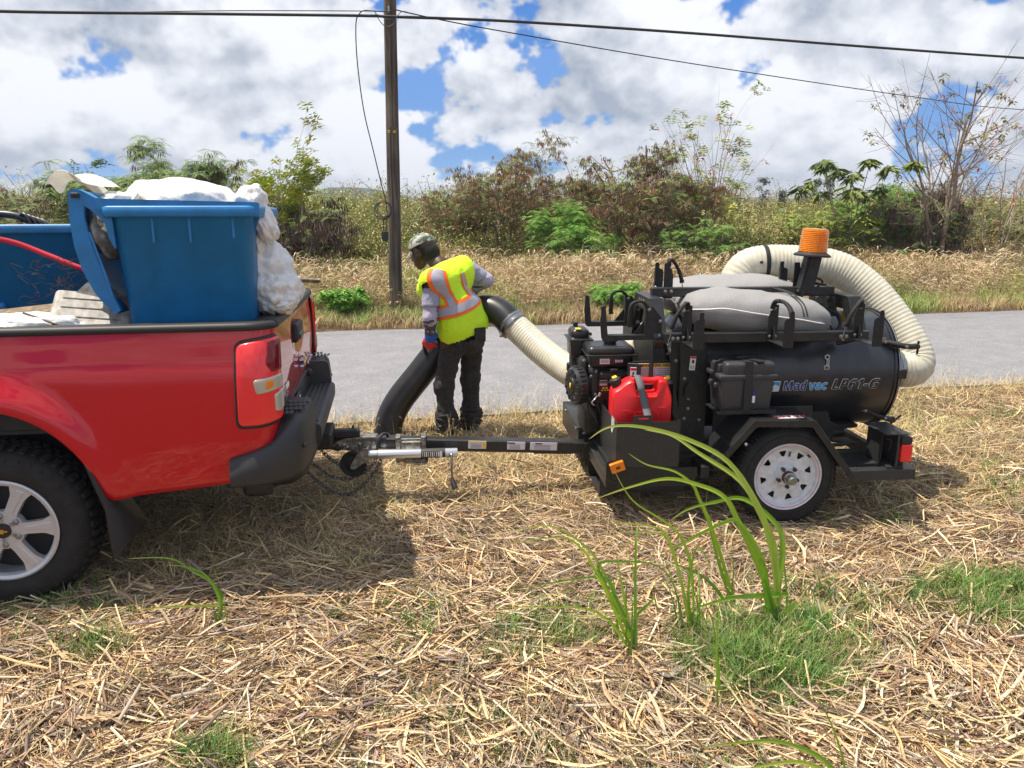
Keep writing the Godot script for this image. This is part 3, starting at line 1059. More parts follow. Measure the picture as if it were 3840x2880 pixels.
func trailer() -> void:
	TR = thing("vacuum_trailer", "black single axle litter vacuum trailer with tank, engine and amber beacon", "trailer", R0, deg_to_rad(5.0))
	var t := TR
	var q := G.new()
	# chassis
	for z in [-0.30, -1.10]: q.box(Vector3(-0.12, 0.31, z), Vector3(1.72, 0.075, 0.05), 0.005)
	for x in [-0.96, -0.45, 0.0, 0.70]: q.box(Vector3(x, 0.305, -0.75), Vector3(0.05, 0.07, 1.30), 0.005)
	q.box(Vector3(-0.30, 0.345, -0.72), Vector3(1.3, 0.006, 0.85))
	obj("chassis", q, M.black_flat, t)
	q = G.new()
	q.prism(soft_poly(P2([-1.018, .214, -1.018, .372, -1.0, .385, -.92, .385, -.90, .338, -.494, .330, -.490, .272, -.60, .262, -.64, .240, -.78, .232, -.80, .214]), 0.012), 0.006, xf(Vector3(0, 0, -0.122)), 0.001)
	q.box(Vector3(-0.70, 0.30, -0.1187), Vector3(0.075, 0.012, 0.002), 0.0005)
	q.box(Vector3(-0.75, 0.262, -0.20), Vector3(0.5, 0.09, 0.16), 0.003)
	obj("side_plate", q, M.black_flat, t)
	q = G.new()
	for z in [[-0.125, -0.70], [-0.86, -1.52]]:
		q.box(Vector3(-1.012, 0.262, (z[0] + z[1]) / 2), Vector3(0.010, 0.085, z[0] - z[1]), 0.003)
		q.box(Vector3(-0.985, 0.302, (z[0] + z[1]) / 2), Vector3(0.058, 0.006, z[0] - z[1]), 0.002)
		q.box(Vector3(-1.018, 0.258, (z[0] + z[1]) / 2), Vector3(0.004, 0.016, z[0] - z[1]), 0.002)
	obj("front_channel", q, M.black_worn, t)
	for z in [-0.51, -1.14]:
		q = split()
		q.box(Vector3(-0.75, 0.105, z), Vector3(0.52, 0.006, 0.36), 0.002)
		q.box(Vector3(-0.75, 0.162, z + 0.18), Vector3(0.52, 0.12, 0.006), 0.002)
		q.box(Vector3(-0.75, 0.162, z - 0.18), Vector3(0.52, 0.12, 0.006), 0.002)
		obj("lift_pocket", q, M.black_worn, t)
	# drawbar, coupler
	q = G.new()
	q.beam(Vector3(-2.345, 0.354, -0.68), Vector3(-1.88, 0.330, -0.68), 0.075, 0.072, Vector3.UP, 0.008)
	q.beam(Vector3(-1.90, 0.329, -0.68), Vector3(-1.36, 0.3025, -0.68), 0.08, 0.078, Vector3.UP, 0.008)
	q.beam(Vector3(-1.37, 0.301, -0.68), Vector3(-1.12, 0.290, -0.68), 0.085, 0.083, Vector3.UP, 0.008)
	q.beam(Vector3(-1.14, 0.290, -0.68), Vector3(-0.5, 0.262, -0.68), 0.08, 0.077, Vector3.UP, 0.008)
	q.prism(soft_poly(P2([-1.06, .215, -1.06, .275, -1.03, .335, -.98, .335, -.965, .375, -.9, .375, -.9, .215]), 0.012), 0.008, xf(Vector3(0, 0, -0.632)))
	q.prism(soft_poly(P2([-1.06, .215, -1.06, .275, -1.03, .335, -.98, .335, -.965, .375, -.9, .375, -.9, .215]), 0.012), 0.008, xf(Vector3(0, 0, -0.728)))
	var db := obj("drawbar", q, M.black, t)
	for lb in [[-1.72, -0.6355, 0.112, 0.33, true], [-1.478, -0.6355, 0.112, 0.317, false], [-1.306, -0.6355, 0.17, 0.308, false]]:
		q = G.new()
		q.box(Vector3(lb[0], lb[3], -0.6378), Vector3(lb[2], 0.05, 0.0025), 0.0008, Basis(Vector3.BACK, -0.05))
		var l := obj("label", q, M.sign, db)
		q = G.new()
		if lb[4]: q.box(Vector3(lb[0], lb[3] + .02, -0.6364), Vector3(lb[2] - .004, 0.009, 0.0012), 0.0003, Basis(Vector3.BACK, -0.05))
		if lb[4]: q.box(Vector3(lb[0] + .044, lb[3] - .008, -0.6364), Vector3(0.018, 0.034, 0.0012), 0.0003, Basis(Vector3.BACK, -0.05))
		else: q.box(Vector3(lb[0] - .03, lb[3] + .018, -0.6364), Vector3(0.045, 0.009, 0.0012), 0.0003, Basis(Vector3.BACK, -0.05))
		obj("band", q, M.yellow if lb[4] else M.print, l)
		q = G.new()
		for i in 4: q.box(Vector3(lb[0] - .008, lb[3] + .006 - i * .008, -0.6364), Vector3(lb[2] * .6, 0.0025, 0.0012), 0.0003, Basis(Vector3.BACK, -0.05))
		obj("print", q, M.print, l)
	q = G.new()
	q.prism(soft_poly(P2([-2.52, .315, -2.335, .312, -2.333, .396, -2.50, .398, -2.55, .385, -2.60, .352, -2.60, .335]), 0.012), 0.085, xf(Vector3(0, 0, -0.68)), 0.005)
	var cp := obj("coupler", q, M.zinc, t)
	q = G.new()
	q.ell(Vector3(-2.575, .352, -.68), Vector3(.045, .05, .045))
	q.lathe([Vector2(.0, -.016), Vector2(.058, -.012), Vector2(.06, -.004), Vector2(.045, .008)], xf(Vector3(-2.575, .338, -.68)), 20)
	obj("ball_socket", q, M.black_worn, cp)
	q = G.new()
	q.box(Vector3(-2.485, .430, -.68), Vector3(.115, .012, .035), 0.004, Basis(Vector3.BACK, -0.06))
	q.box(Vector3(-2.515, .408, -.68), Vector3(.04, .04, .05), 0.005)
	q.tube([Vector3(-2.53, .40, -.64), Vector3(-2.555, .415, -.64), Vector3(-2.55, .43, -.65), Vector3(-2.525, .42, -.65)], 0.003, 5)
	obj("latch_handle", q, M.zinc, cp)
	q = G.new()
	bolts(q, [Vector3(-2.44, .355, -.6365), Vector3(-2.355, .355, -.6365), Vector3(-2.535, .352, -.6365), Vector3(-2.515, .337, -.6365), Vector3(-2.292, .338, -.642)], Vector3.BACK, 0.012)
	obj("bolt", q, M.steel, cp)
	text("AUTOMATIC LOCKING", 0.017, 0.003, M.print, xf(Vector3(-2.396, 0.379, -0.6365)), cp)
	# swivel jack with its wheel
	q = G.new()
	q.box(Vector3(-2.127, .31, -.632), Vector3(.18, .15, .012), 0.003)
	for x in [-2.205, -2.05]:
		q.box(Vector3(x, .315, -.625), Vector3(.03, .165, .016), 0.004)
		q.box(Vector3(x, .39, -.66), Vector3(.03, .012, .08), 0.003)
	q.box(Vector3(-2.125, .335, -.618), Vector3(.12, .075, .02), 0.006)
	q.box(Vector3(-2.10, .247, -.615), Vector3(.13, .03, .03), 0.004)
	q.tube([Vector3(-2.03, .26, -.61), Vector3(-2.03, .245, -.575), Vector3(-2.045, .24, -.57), Vector3(-2.11, .24, -.57)], 0.007, 7)
	bolts(q, [Vector3(-2.205, .375, -.617), Vector3(-2.05, .375, -.617), Vector3(-2.205, .258, -.617)], Vector3.BACK, 0.009)
	var jb := obj("jack_bracket", q, M.zinc, t)
	q = G.new()
	q.lathe([Vector2(.018, .0), Vector2(.026, .003), Vector2(.026, .072), Vector2(.029, .076), Vector2(.029, .55), Vector2(.027, .556), Vector2(0, .558)], xf(Vector3(-2.40, .305, -.585), Basis(Vector3.BACK, -0.007) * XX), 22)
	var jk := obj("jack_tube", q, M.alu, t)
	q = G.new()
	q.lathe([Vector2(.0295, .0), Vector2(.0297, .002), Vector2(.0297, .145), Vector2(.0295, .147)], xf(Vector3(-2.065, .3027, -.585), XX), 22)
	obj("label", q, M.print, jk)
	q = G.new()
	for i in 9: q.box(Vector3(-2.055 + i * .012, .303, -.5552), Vector3(.003 + (i % 3) * .002, .028, .001), 0.0003)
	q.box(Vector3(-1.945, .303, -.5552), Vector3(.016, .035, .001), 0.0003)
	obj("print", q, M.white, jk)
	q = G.new()
	q.lathe([Vector2(.0, -.024), Vector2(.03, -.024), Vector2(.05, -.016), Vector2(.076, -.022), Vector2(.08, -.012), Vector2(.081, .012), Vector2(.076, .022), Vector2(.05, .016), Vector2(.03, .024), Vector2(0, .024)], xf(Vector3(-2.474, .249, -.585), ZX), 32)
	obj("jack_wheel", q, M.rubber, jk)
	q = G.new()
	for z in [-.552, -.618]: q.prism(soft_poly(P2([-2.385, .26, -2.38, .352, -2.40, .356, -2.44, .33, -2.49, .245, -2.487, .225, -2.468, .222, -2.41, .262]), 0.008), 0.005, xf(Vector3(0, 0, z)))
	q.box(Vector3(-2.383, .305, -.585), Vector3(.008, .095, .07), 0.002)
	q.tube([Vector3(-2.478, .237, -.545), Vector3(-2.478, .237, -.62)], 0.012, 8)
	obj("jack_fork", q, M.zinc, jk)
	q = G.new()
	q.tube([Vector3(-1.882, .303, -.56), Vector3(-1.882, .303, -.545), Vector3(-1.881, .295, -.538), Vector3(-1.880, .20, -.535), Vector3(-1.879, .15, -.535)], 0.0075, 8)
	obj("crank", q, M.steel, jk)
	q = G.new()
	q.tube([Vector3(-1.879, .155, -.535), Vector3(-1.876, .135, -.525), Vector3(-1.866, .11, -.505), Vector3(-1.862, .10, -.50)], [.011, .015, .019, .019], 12)
	obj("crank_knob", q, M.trim, jk)
	# safety chains and the breakaway loop
	var runs := [[Vector3(-2.70, .35, -.67), Vector3(-2.64, .275, -.66), Vector3(-2.562, .215, -.66), Vector3(-2.49, .19, -.66)], [Vector3(-2.78, .27, -.63), Vector3(-2.704, .229, -.62), Vector3(-2.621, .161, -.62), Vector3(-2.531, .139, -.62), Vector3(-2.46, .156, -.62), Vector3(-2.392, .196, -.62), Vector3(-2.341, .26, -.63), Vector3(-2.32, .31, -.66)], [Vector3(-2.80, .25, -.58), Vector3(-2.743, .198, -.58), Vector3(-2.674, .126, -.58), Vector3(-2.59, .067, -.58), Vector3(-2.521, .055, -.58), Vector3(-2.459, .081, -.58), Vector3(-2.391, .145, -.58), Vector3(-2.34, .208, -.58), Vector3(-2.307, .277, -.60), Vector3(-2.30, .31, -.65)]]
	for run in runs:
		q = G.new()
		var p := spline(run, 14)
		var last: Vector3 = p[0]
		var k := 0
		for i in range(1, p.size()):
			if last.distance_to(p[i]) < 0.021: continue
			var c: Vector3 = (last + p[i]) * 0.5
			var x: Vector3 = (p[i] - last).normalized()
			var z := x.cross(Vector3.UP).normalized()
			var y := z.cross(x)
			var s := (z if k % 2 else y).rotated(x, 0.5)
			var ring := []
			for j in 11:
				var a := TAU * j / 10.0
				ring.append(c + x * (0.0165 * cos(a)) + s * (0.0105 * sin(a)))
			q.tube(ring, 0.0035, 6, false)
			last = p[i]
			k += 1
		obj("safety_chain", q, M.chain, t)
	q = G.new()
	q.tube(spline([Vector3(-2.335, .30, -.63), Vector3(-2.325, .37, -.625), Vector3(-2.30, .41, -.65), Vector3(-2.27, .40, -.68), Vector3(-2.29, .36, -.72)], 5), 0.009, 8)
	obj("trailer_cable", q, M.wire, t)
	# fender
	q = G.new()
	var fp := [Vector2(-.445, .375), Vector2(-.228, .632), Vector2(.118, .622), Vector2(.388, .278)]
	for i in 3:
		var a := Vector3(fp[i].x, fp[i].y, -.14)
		var b := Vector3(fp[i + 1].x, fp[i + 1].y, -.14)
		q.beam(a, b, 0.285, 0.006, Vector3.UP, 0.002)
	var lip := PackedVector2Array()
	for p in fp: lip.append(p)
	lip.append_array(P2([.352, .268, .102, .587, -.214, .597, -.418, .358]))
	q.prism(lip, 0.006, xf(Vector3(0, 0, .003)), 0.001)
	q.box(Vector3(-0.06, 0.46, -0.287), Vector3(0.6, 0.34, 0.008))
	var fd := obj("fender", q, M.black, t)
	q = G.new()
	q.box(Vector3(-.005, .6297, -.065), Vector3(.155, .002, .05), 0.0005)
	var ns := obj("label", q, M.white, fd)
	text("NO STEP", 0.034, 0.002, M.decal_red, xf(Vector3(-.005, .631, -.065), Basis(Vector3.RIGHT, -PI / 2)), ns)
	q = G.new()
	bolts(q, [Vector3(-.27, .50, .007), Vector3(-.36, .40, -.118), Vector3(.30, .34, -.02)], Vector3(0, .3, 1), .008)
	obj("bolt", q, M.steel, fd)
	# wheels
	for far in [false, true]:
		var X := xf(Vector3(0, .29, -.015), ZX) if not far else xf(Vector3(0, .29, -1.49), ZX * Basis(Vector3.RIGHT, PI))
		var wheel := Node3D.new()
		wheel.name = "wheel"
		t.add_child(wheel, true)
		q = G.new()
		q.lathe([Vector2(.186, -.03), Vector2(.196, -.012), Vector2(.205, -.002), Vector2(.235, .0), Vector2(.262, -.006), Vector2(.276, -.018), Vector2(.286, -.034), Vector2(.291, -.05), Vector2(.291, -.13), Vector2(.284, -.148), Vector2(.24, -.17), Vector2(.186, -.15)], X, 72)
		for i in 72:
			var a := TAU * i / 72.0
			q.box(X * (Basis(Vector3.UP, a) * Vector3(.287, -.034, 0)), Vector3(.014, .026, .014), .002, X.basis * Basis(Vector3.UP, a) * Basis(Vector3.BACK, 0.5))
			q.box(X * (Basis(Vector3.UP, a) * Vector3(.292, -.075, 0)), Vector3(.007, .03, .015), .002, X.basis * Basis(Vector3.UP, a))
			q.box(X * (Basis(Vector3.UP, a) * Vector3(.292, -.11, 0)), Vector3(.007, .03, .015), .002, X.basis * Basis(Vector3.UP, a))
		q.lathe([Vector2(.244, -.003), Vector2(.247, .0025), Vector2(.250, -.003)], X, 60)
		obj("tyre", q, M.rubber, wheel)
		q = G.new()
		q.lathe([Vector2(.158, -.052), Vector2(.161, -.038), Vector2(.170, -.032), Vector2(.175, -.014), Vector2(.184, -.008), Vector2(.194, -.003), Vector2(.197, -.009), Vector2(.195, -.022)], X, 60)
		var D := X * Transform3D(Basis(Vector3.RIGHT, Vector3.FORWARD, Vector3.UP), Vector3(0, -.042, 0))
		for i in 8:
			var a0 := TAU * i / 8.0 + 0.20
			var a1 := a0 + TAU / 8.0
			var sec := PackedVector2Array()
			for k in 9: sec.append(Vector2.from_angle(lerpf(a0, a1, k / 8.0)) * 0.1615)
			for k in 5: sec.append(Vector2.from_angle(lerpf(a1, a0, k / 4.0)) * 0.062)
			for a in [a0, a1]:
				var u := Vector2.from_angle(a)
				var v := u.orthogonal()
				var hole := soft_poly(PackedVector2Array([u * .147 + v * .023, u * .147 - v * .023, u * .113 - v * .007, u * .113 + v * .007]), .006, 2)
				var got := Geometry2D.clip_polygons(sec, hole)
				if got.size(): sec = got[0]
			q.prism(sec, 0.005, D)
		q.lathe([Vector2(.035, -.010), Vector2(.058, -.012), Vector2(.062, -.018), Vector2(.066, -.040)], X, 40)
		obj("spoke_rim", q, M.rim, wheel)
		q = split()
		for rr in [.182, .186]: q.lathe([Vector2(rr - .0009, -.0085), Vector2(rr, -.0062), Vector2(rr + .0009, -.0072)], X, 60)
		obj("pinstripe", q, M.decal_red, wheel)
		q = G.new()
		q.lathe([Vector2(.152, -.06), Vector2(.10, -.09), Vector2(.02, -.09)], X, 30)
		obj("drum", q, M.dark, wheel)
		q = G.new()
		q.lathe([Vector2(.036, -.03), Vector2(.034, .018), Vector2(.026, .022), Vector2(.024, .06), Vector2(.02, .065), Vector2(0, .066)], X, 24)
		var hb := obj("hub", q, M.steel, wheel)
		q = G.new()
		q.lathe([Vector2(.0362, -.012), Vector2(.0372, .0), Vector2(.0345, .019)], X, 24)
		obj("rusty_collar", q, M.rust, hb)
		q = split()
		for i in 5:
			var a := TAU * i / 5.0 + 0.35
			q.lathe([Vector2(.0115, -.02), Vector2(.0115, .004), Vector2(.007, .010), Vector2(0, .011)], X * xf(Vector3(cos(a) * .056, 0, sin(a) * .056)), 6)
		q.lathe([Vector2(.006, -.03), Vector2(.006, -.002), Vector2(0, .0)], X * xf(Vector3(.115, 0, -.118)), 6)
		obj("wheel_nut", q, M.black_worn, wheel)
		q = G.new()
		q.box(X * (Basis(Vector3.UP, 0.0) * Vector3(.012, -.036, -.126)), Vector3(.013, .03, .004), .001, Basis(Vector3.BACK, -0.15))
		obj("balance_weight", q, M.chain, wheel)
	q = G.new()
	q.tube([Vector3(0, .29, -.12), Vector3(0, .29, -1.4)], .028, 10)
	obj("axle", q, M.dark, t)
	# rear step and lamp
	q = G.new()
	q.box(Vector3(.575, .305, -.21), Vector3(.38, .005, .34), .001)
	q.box(Vector3(.575, .276, -.042), Vector3(.38, .062, .006), .002)
	q.box(Vector3(.762, .276, -.21), Vector3(.006, .062, .34), .002)
	q.box(Vector3(.72, .276, -.80), Vector3(.08, .06, 1.5), .004)
	bolts(q, [Vector3(.42, .308, -.07), Vector3(.52, .308, -.30)], Vector3.UP, .009)
	obj("rear_step", q, M.black_worn, t)
	q = G.new()
	q.box(Vector3(.605, .41, -.22), Vector3(.005, .20, .16), .001)
	q.box(Vector3(.645, .512, -.18), Vector3(.15, .005, .25), .001)
	q.box(Vector3(.655, .41, -.062), Vector3(.014, .20, .005), .001)
	q.prism(P2([.602, .31, .70, .31, .70, .318, .602, .318]), .24, xf(Vector3(0, 0, -.18)))
	q.box(Vector3(.672, .42, -.20), Vector3(.006, .18, .24), .001)
	q.tube(spline([Vector3(.60, .475, -.10), Vector3(.625, .468, -.09), Vector3(.632, .43, -.10), Vector3(.64, .40, -.12), Vector3(.65, .385, -.15)], 5), .003, 5)
	var lb2 := obj("lamp_bracket", q, M.black_worn, t)
	q = G.new()
	q.rbox(Vector3(.712, .395, -.125), Vector3(.068, .105, .13), .008)
	obj("red_lens", q, M.lens_red, lb2)
	q = G.new()
	q.rbox(Vector3(.706, .470, -.125), Vector3(.066, .042, .128), .006)
	obj("lens_hood", q, M.trim, lb2)
	# tank
	q = G.new()
	var TC := Vector3(0, .77, -.70)
	q.lathe([Vector2(0, -.55), Vector2(.30, -.545), Vector2(.36, -.50), Vector2(.36, -.02), Vector2(.3615, -.018), Vector2(.3615, -.008), Vector2(.36, -.006), Vector2(.36, .755), Vector2(.366, .757), Vector2(.366, .772), Vector2(.360, .776)], xf(TC, XX), 72)
	var tk := obj("tank", q, M.tank, t)
	q = G.new()
	q.lathe([Vector2(.358, .776), Vector2(.371, .778), Vector2(.373, .788), Vector2(.366, .792), Vector2(.345, .800), Vector2(.22, .825), Vector2(.12, .832)], xf(TC, XX), 72)
	q.box(TC + Vector3(.80, .03, .365), Vector3(.05, .06, .03), .006)
	obj("rear_door", q, M.tank, t)
	q = G.new()
	q.lathe([Vector2(.3735, .778), Vector2(.3745, .781), Vector2(.3735, .784)], xf(TC, XX), 72)
	obj("door_seal", q, M.steel, tk)
	# door clamps
	for cl in [[Vector3(.70, .985, -.40), Vector3(.80, .965, -.34), Vector3(.90, .955, -.37)], [Vector3(.64, .555, -.43), Vector3(.78, .50, -.44), Vector3(.86, .475, -.46)]]:
		q = G.new()
		q.tube(spline(cl, 5), .017, 8)
		q.box(cl[0], Vector3(.05, .03, .04), .005)
		q.box(cl[1].lerp(cl[2], .6) + Vector3(0, .004, 0), Vector3(.06, .024, .03), .006)
		q.tube([cl[2] + Vector3(.0, -.045, 0), cl[2] + Vector3(0, .035, 0)] if cl[0].y > .8 else [cl[2] + Vector3(-.03, -.03, 0), cl[2] + Vector3(.045, .03, 0)], .0065, 6)
		var dc := obj("door_clamp", q, M.black_flat, t)
		q = G.new()
		bolts(q, [cl[0] + Vector3(0, 0, .02), cl[1] + Vector3(0, 0, .018)], Vector3.BACK, .009)
		q.box(cl[0] + Vector3(-.01, .012, .019), Vector3(.028, .03, .004), .002)
		obj("bolt", q, M.steel, dc)
	# lettering wrapped on the tank's flank
	var place := func(x: float, y: float) -> Transform3D:
		var s := (y - .77) / .3645
		return xf(Vector3(x, y, -.70 + .3625 * sqrt(1 - s * s)), Basis(Vector3.RIGHT, -asin(s)))
	for back in [true, false]:
		for w in [["Mad", .147, .056, M.white if back else M.navy], ["vac", .288, .056, M.white if back else M.cyan]]:
			for off in ([Vector3(-.0028, 0, 0), Vector3(.0028, 0, 0), Vector3(0, .0028, 0), Vector3(0, -.0028, 0)] if back else [Vector3(0, 0, .0024)]):
				var X: Transform3D = place.call(w[1], .738)
				text(w[0], w[2], .003, w[3], X * Transform3D(Basis(Vector3(.93, 0, 0), Vector3(.10, 1, 0), Vector3(0, 0, 1)), off), tk)
		for off in ([Vector3(-.0024, 0, 0), Vector3(.0024, 0, 0), Vector3(0, .0024, 0), Vector3(0, -.0024, 0)] if back else [Vector3(0, 0, .0024)]):
			text("LP61-G", .060, .003, M.white if back else M.black_flat, (place.call(.518, .742) as Transform3D) * Transform3D(Basis(Vector3(1.08, 0, 0), Vector3(.27, 1, 0), Vector3(0, 0, 1)), off), tk)
	q = G.new()
	var LX: Transform3D = place.call(.022, .738)
	q.prism(soft_poly(P2([-.05, -.032, -.045, .032, .034, .032, .028, -.032]), .006), .003, LX)
	var logo := obj("emblem", q, M.white, tk)
	q = G.new()
	q.prism(soft_poly(P2([-.046, -.002, -.042, .028, .030, .028, .027, -.004, .012, .010, -.01, .012, -.03, -.004]), .006), .003, LX * xf(Vector3(0, 0, .0015)))
	obj("emblem_wave", q, M.cyan, logo)
	q = G.new()
	q.prism(soft_poly(P2([-.046, -.028, -.012, -.028, -.008, -.01, -.02, .002, -.044, -.008]), .005), .003, LX * xf(Vector3(0, 0, .0015)))
	obj("emblem_wave", q, M.navy, logo)
	# hanging snap hook
	q = G.new()
	var hk := Vector3(.335, .905, -.355)
	for k in [[Vector3(0, 0, 0), .013, .013], [Vector3(.004, -.030, .004), .006, .022]]:
		var ring := []
		for j in 15: ring.append(hk + k[0] + Vector3(cos(TAU * j / 14.0) * k[1], sin(TAU * j / 14.0) * k[2], 0.004 * (j % 2)))
		q.tube(ring, .0035, 6, false)
	for pr in [[-.014, -.052, .014, -.052], [.014, -.052, .014, -.072], [.014, -.072, -.014, -.072], [-.014, -.072, -.014, -.052]]:
		q.tube([hk + Vector3(pr[0], pr[1], .006), hk + Vector3(pr[2], pr[3], .006)], .004, 6)
	q.ell(hk + Vector3(.006, -.087, .006), Vector3(.009, .009, .005))
	obj("snap_hook", q, M.alu, t)
	# inlet pipe behind the tank with its hose
	q = G.new()
	q.lathe([Vector2(.118, .82), Vector2(.112, .83), Vector2(.112, .86), Vector2(.1155, .863), Vector2(.1155, .875), Vector2(.112, .878), Vector2(.112, .90), Vector2(.1165, .903), Vector2(.1165, .925), Vector2(.110, .93), Vector2(.106, 1.0)], xf(Vector3(0, .770, -.60), XX), 36)
	obj("inlet_pipe", q, M.steel, t)
	var path := spline([Vector3(.055, 1.02, -1.15), Vector3(.045, 1.19, -1.15), Vector3(.075, 1.30, -1.15), Vector3(.135, 1.370, -1.15), Vector3(.24, 1.397, -1.13), Vector3(.40, 1.398, -1.10), Vector3(.57, 1.388, -1.05), Vector3(.725, 1.342, -.99), Vector3(.86, 1.228, -.90), Vector3(.965, 1.072, -.79), Vector3(1.035, .925, -.69), Vector3(1.062, .82, -.63), Vector3(1.025, .772, -.60), Vector3(.93, .770, -.60)], 10)
	var hs := obj("hose", hose_mesh(path, .114, .003, .0255, 22), M.hose, t)
	for cl in [[Vector3(.052, 1.235, -1.15), Vector3(.25, 1, 0)], [Vector3(.235, 1.397, -1.13), Vector3(1, .05, .1)]]:
		q = G.new()
		var B := Basis(Quaternion(Vector3.UP, (cl[1] as Vector3).normalized()))
		q.lathe([Vector2(.112, -.014), Vector2(.118, -.013), Vector2(.118, .013), Vector2(.112, .014)], xf(cl[0], B), 28)
		bolts(q, [cl[0] + Vector3(-.06, .01, .105)], Vector3.BACK, .008)
		obj("hose_clamp", q, M.black_flat, t)
	q = split()
	for c in [[Vector3(.047, 1.20, -1.15), Vector3(.1, 1, 0)], [Vector3(.475, 1.396, -1.08), Vector3(1, -.04, .25)]]:
		q.lathe([Vector2(.1125, -.004), Vector2(.1142, 0), Vector2(.1125, .004)], xf(c[0], Basis(Quaternion(Vector3.UP, (c[1] as Vector3).normalized()))), 28)
	obj("rust_stain", q, M.rust, hs)
	q = G.new()
	q.box(Vector3(.38, 1.262, -1.10), Vector3(.62, .03, .05), .005)
	q.tube(spline([Vector3(.12, 1.20, -1.02), Vector3(.14, 1.27, -1.02), Vector3(.20, 1.285, -1.02), Vector3(.24, 1.25, -1.02), Vector3(.22, 1.19, -1.02)], 5), .016, 8)
	q.beam(Vector3(.15, 1.25, -1.10), Vector3(.05, 1.02, -1.10), .03, .03)
	q.beam(Vector3(.66, 1.25, -1.10), Vector3(.66, 1.0, -1.0), .04, .04)
	obj("hose_cradle", q, M.black_flat, t)
	# fan housing and front tower
	q = G.new()
	q.lathe([Vector2(0, -.70), Vector2(.24, -.695), Vector2(.265, -.68), Vector2(.265, -.575), Vector2(.30, -.57), Vector2(.30, -.55), Vector2(.27, -.545), Vector2(.27, -.50)], xf(Vector3(0, .70, -.74), XX), 48)
	var fan := obj("fan_housing", q, M.black_flat, t)
	q = G.new()
	var fb := []
	for i in 16:
		var a := TAU * i / 16.0
		fb.append(Vector3(-.572, .70 + sin(a) * .284, -.74 + cos(a) * .284))
	bolts(q, fb, Vector3.LEFT, .009)
	obj("bolt", q, M.steel, fan)
	q = G.new()
	q.prism(soft_poly(P2([-.555, .345, -.555, 1.0, -.535, 1.03, -.42, 1.03, -.40, .90, -.395, .345]), .01), .006, xf(Vector3(0, 0, -.325)), .001)
	q.box(Vector3(-.555, .70, -.36), Vector3(.006, .70, .075), .001)
	q.box(Vector3(-.397, .64, -.36), Vector3(.006, .60, .075), .001)
	q.prism(P2([-.605, .80, -.605, 1.045, -.555, 1.045, -.555, .70]), .006, xf(Vector3(0, 0, -.36)), .001)
	q.box(Vector3(-.71, .92, -.74), Vector3(.008, .26, .76), .002)
	q.prism(soft_poly(P2([-.60, .345, -.52, .345, -.535, .50, -.575, .68, -.60, .80]), .004), .005, xf(Vector3(0, 0, -.300)))
	var tw := obj("tower", q, M.black_flat, t)
	q = G.new()
	bolts(q, [Vector3(-.53, .80, -.321), Vector3(-.575, .90, -.356), Vector3(-.52, .56, -.321), Vector3(-.50, .62, -.321), Vector3(-.50, .68, -.321), Vector3(-.62, .985, -.356), Vector3(-.43, .55, -.321), Vector3(-.36, .44, -.285)], Vector3.BACK, .008)
	obj("bolt", q, M.steel, tw)
	q = G.new()
	q.box(Vector3(-.487, .89, -.3205), Vector3(.034, .082, .002), .0005, Basis(Vector3.BACK, -0.06))
	var stk := obj("warning_sticker", q, M.white, tw)
	q = G.new()
	q.box(Vector3(-.485, .924, -.3192), Vector3(.032, .012, .002), .0005, Basis(Vector3.BACK, -0.06))
	obj("band", q, M.decal_red, stk)
	q = G.new()
	q.ell(Vector3(-.485, .90, -.3195), Vector3(.008, .012, .0012))
	for i in 4: q.box(Vector3(-.488, .876 - i * .006, -.3192), Vector3(.026, .002, .002), .0005, Basis(Vector3.BACK, -0.06))
	obj("print", q, M.print, stk)
	# sump and pump at the rear underside
	q = G.new()
	q.prism(soft_poly(P2([.28, .35, .28, .56, .40, .56, .42, .50, .46, .475, .60, .475, .60, .45, .45, .44, .45, .38, .42, .345]), .012), .22, xf(Vector3(0, 0, -.52)), .004)
	q.lathe([Vector2(0, 0), Vector2(.036, 0), Vector2(.036, .075), Vector2(0, .08)], xf(Vector3(.45, .415, -.45), XX), 16)
	q.tube(spline([Vector3(.20, .40, -.42), Vector3(.32, .355, -.38), Vector3(.45, .345, -.40), Vector3(.58, .335, -.45)], 6), .012, 7)
	q.box(Vector3(.54, .345, -.50), Vector3(.16, .012, .12), .003, Basis(Vector3.BACK, -0.12))
	obj("dump_hinge", q, M.black_flat, t)
	# rack above
	q = G.new()
	q.beam(Vector3(-.705, 1.066, -.185), Vector3(.468, 1.063, -.185), .05, .055, Vector3.UP, .004)
	obj("rack_rail", q, M.black, t)
	q = G.new()
	q.beam(Vector3(-.705, 1.284, -.48), Vector3(.395, 1.281, -.48), .05, .054, Vector3.UP, .004)
	var ur := obj("rack_rail", q, M.black, t)
	q = G.new()
	bolts(q, [Vector3(-.63, 1.29, -.454), Vector3(-.594, 1.29, -.454), Vector3(.17, 1.287, -.454), Vector3(.20, 1.287, -.454), Vector3(-.66, 1.066, -.159), Vector3(-.632, 1.066, -.159), Vector3(.30, 1.064, -.159), Vector3(.332, 1.064, -.159)], Vector3.BACK, .009)
	bolts(q, [Vector3(-.68, 1.311, -.48), Vector3(.36, 1.309, -.48)], Vector3.UP, .008)
	obj("bolt", q, M.steel, ur)
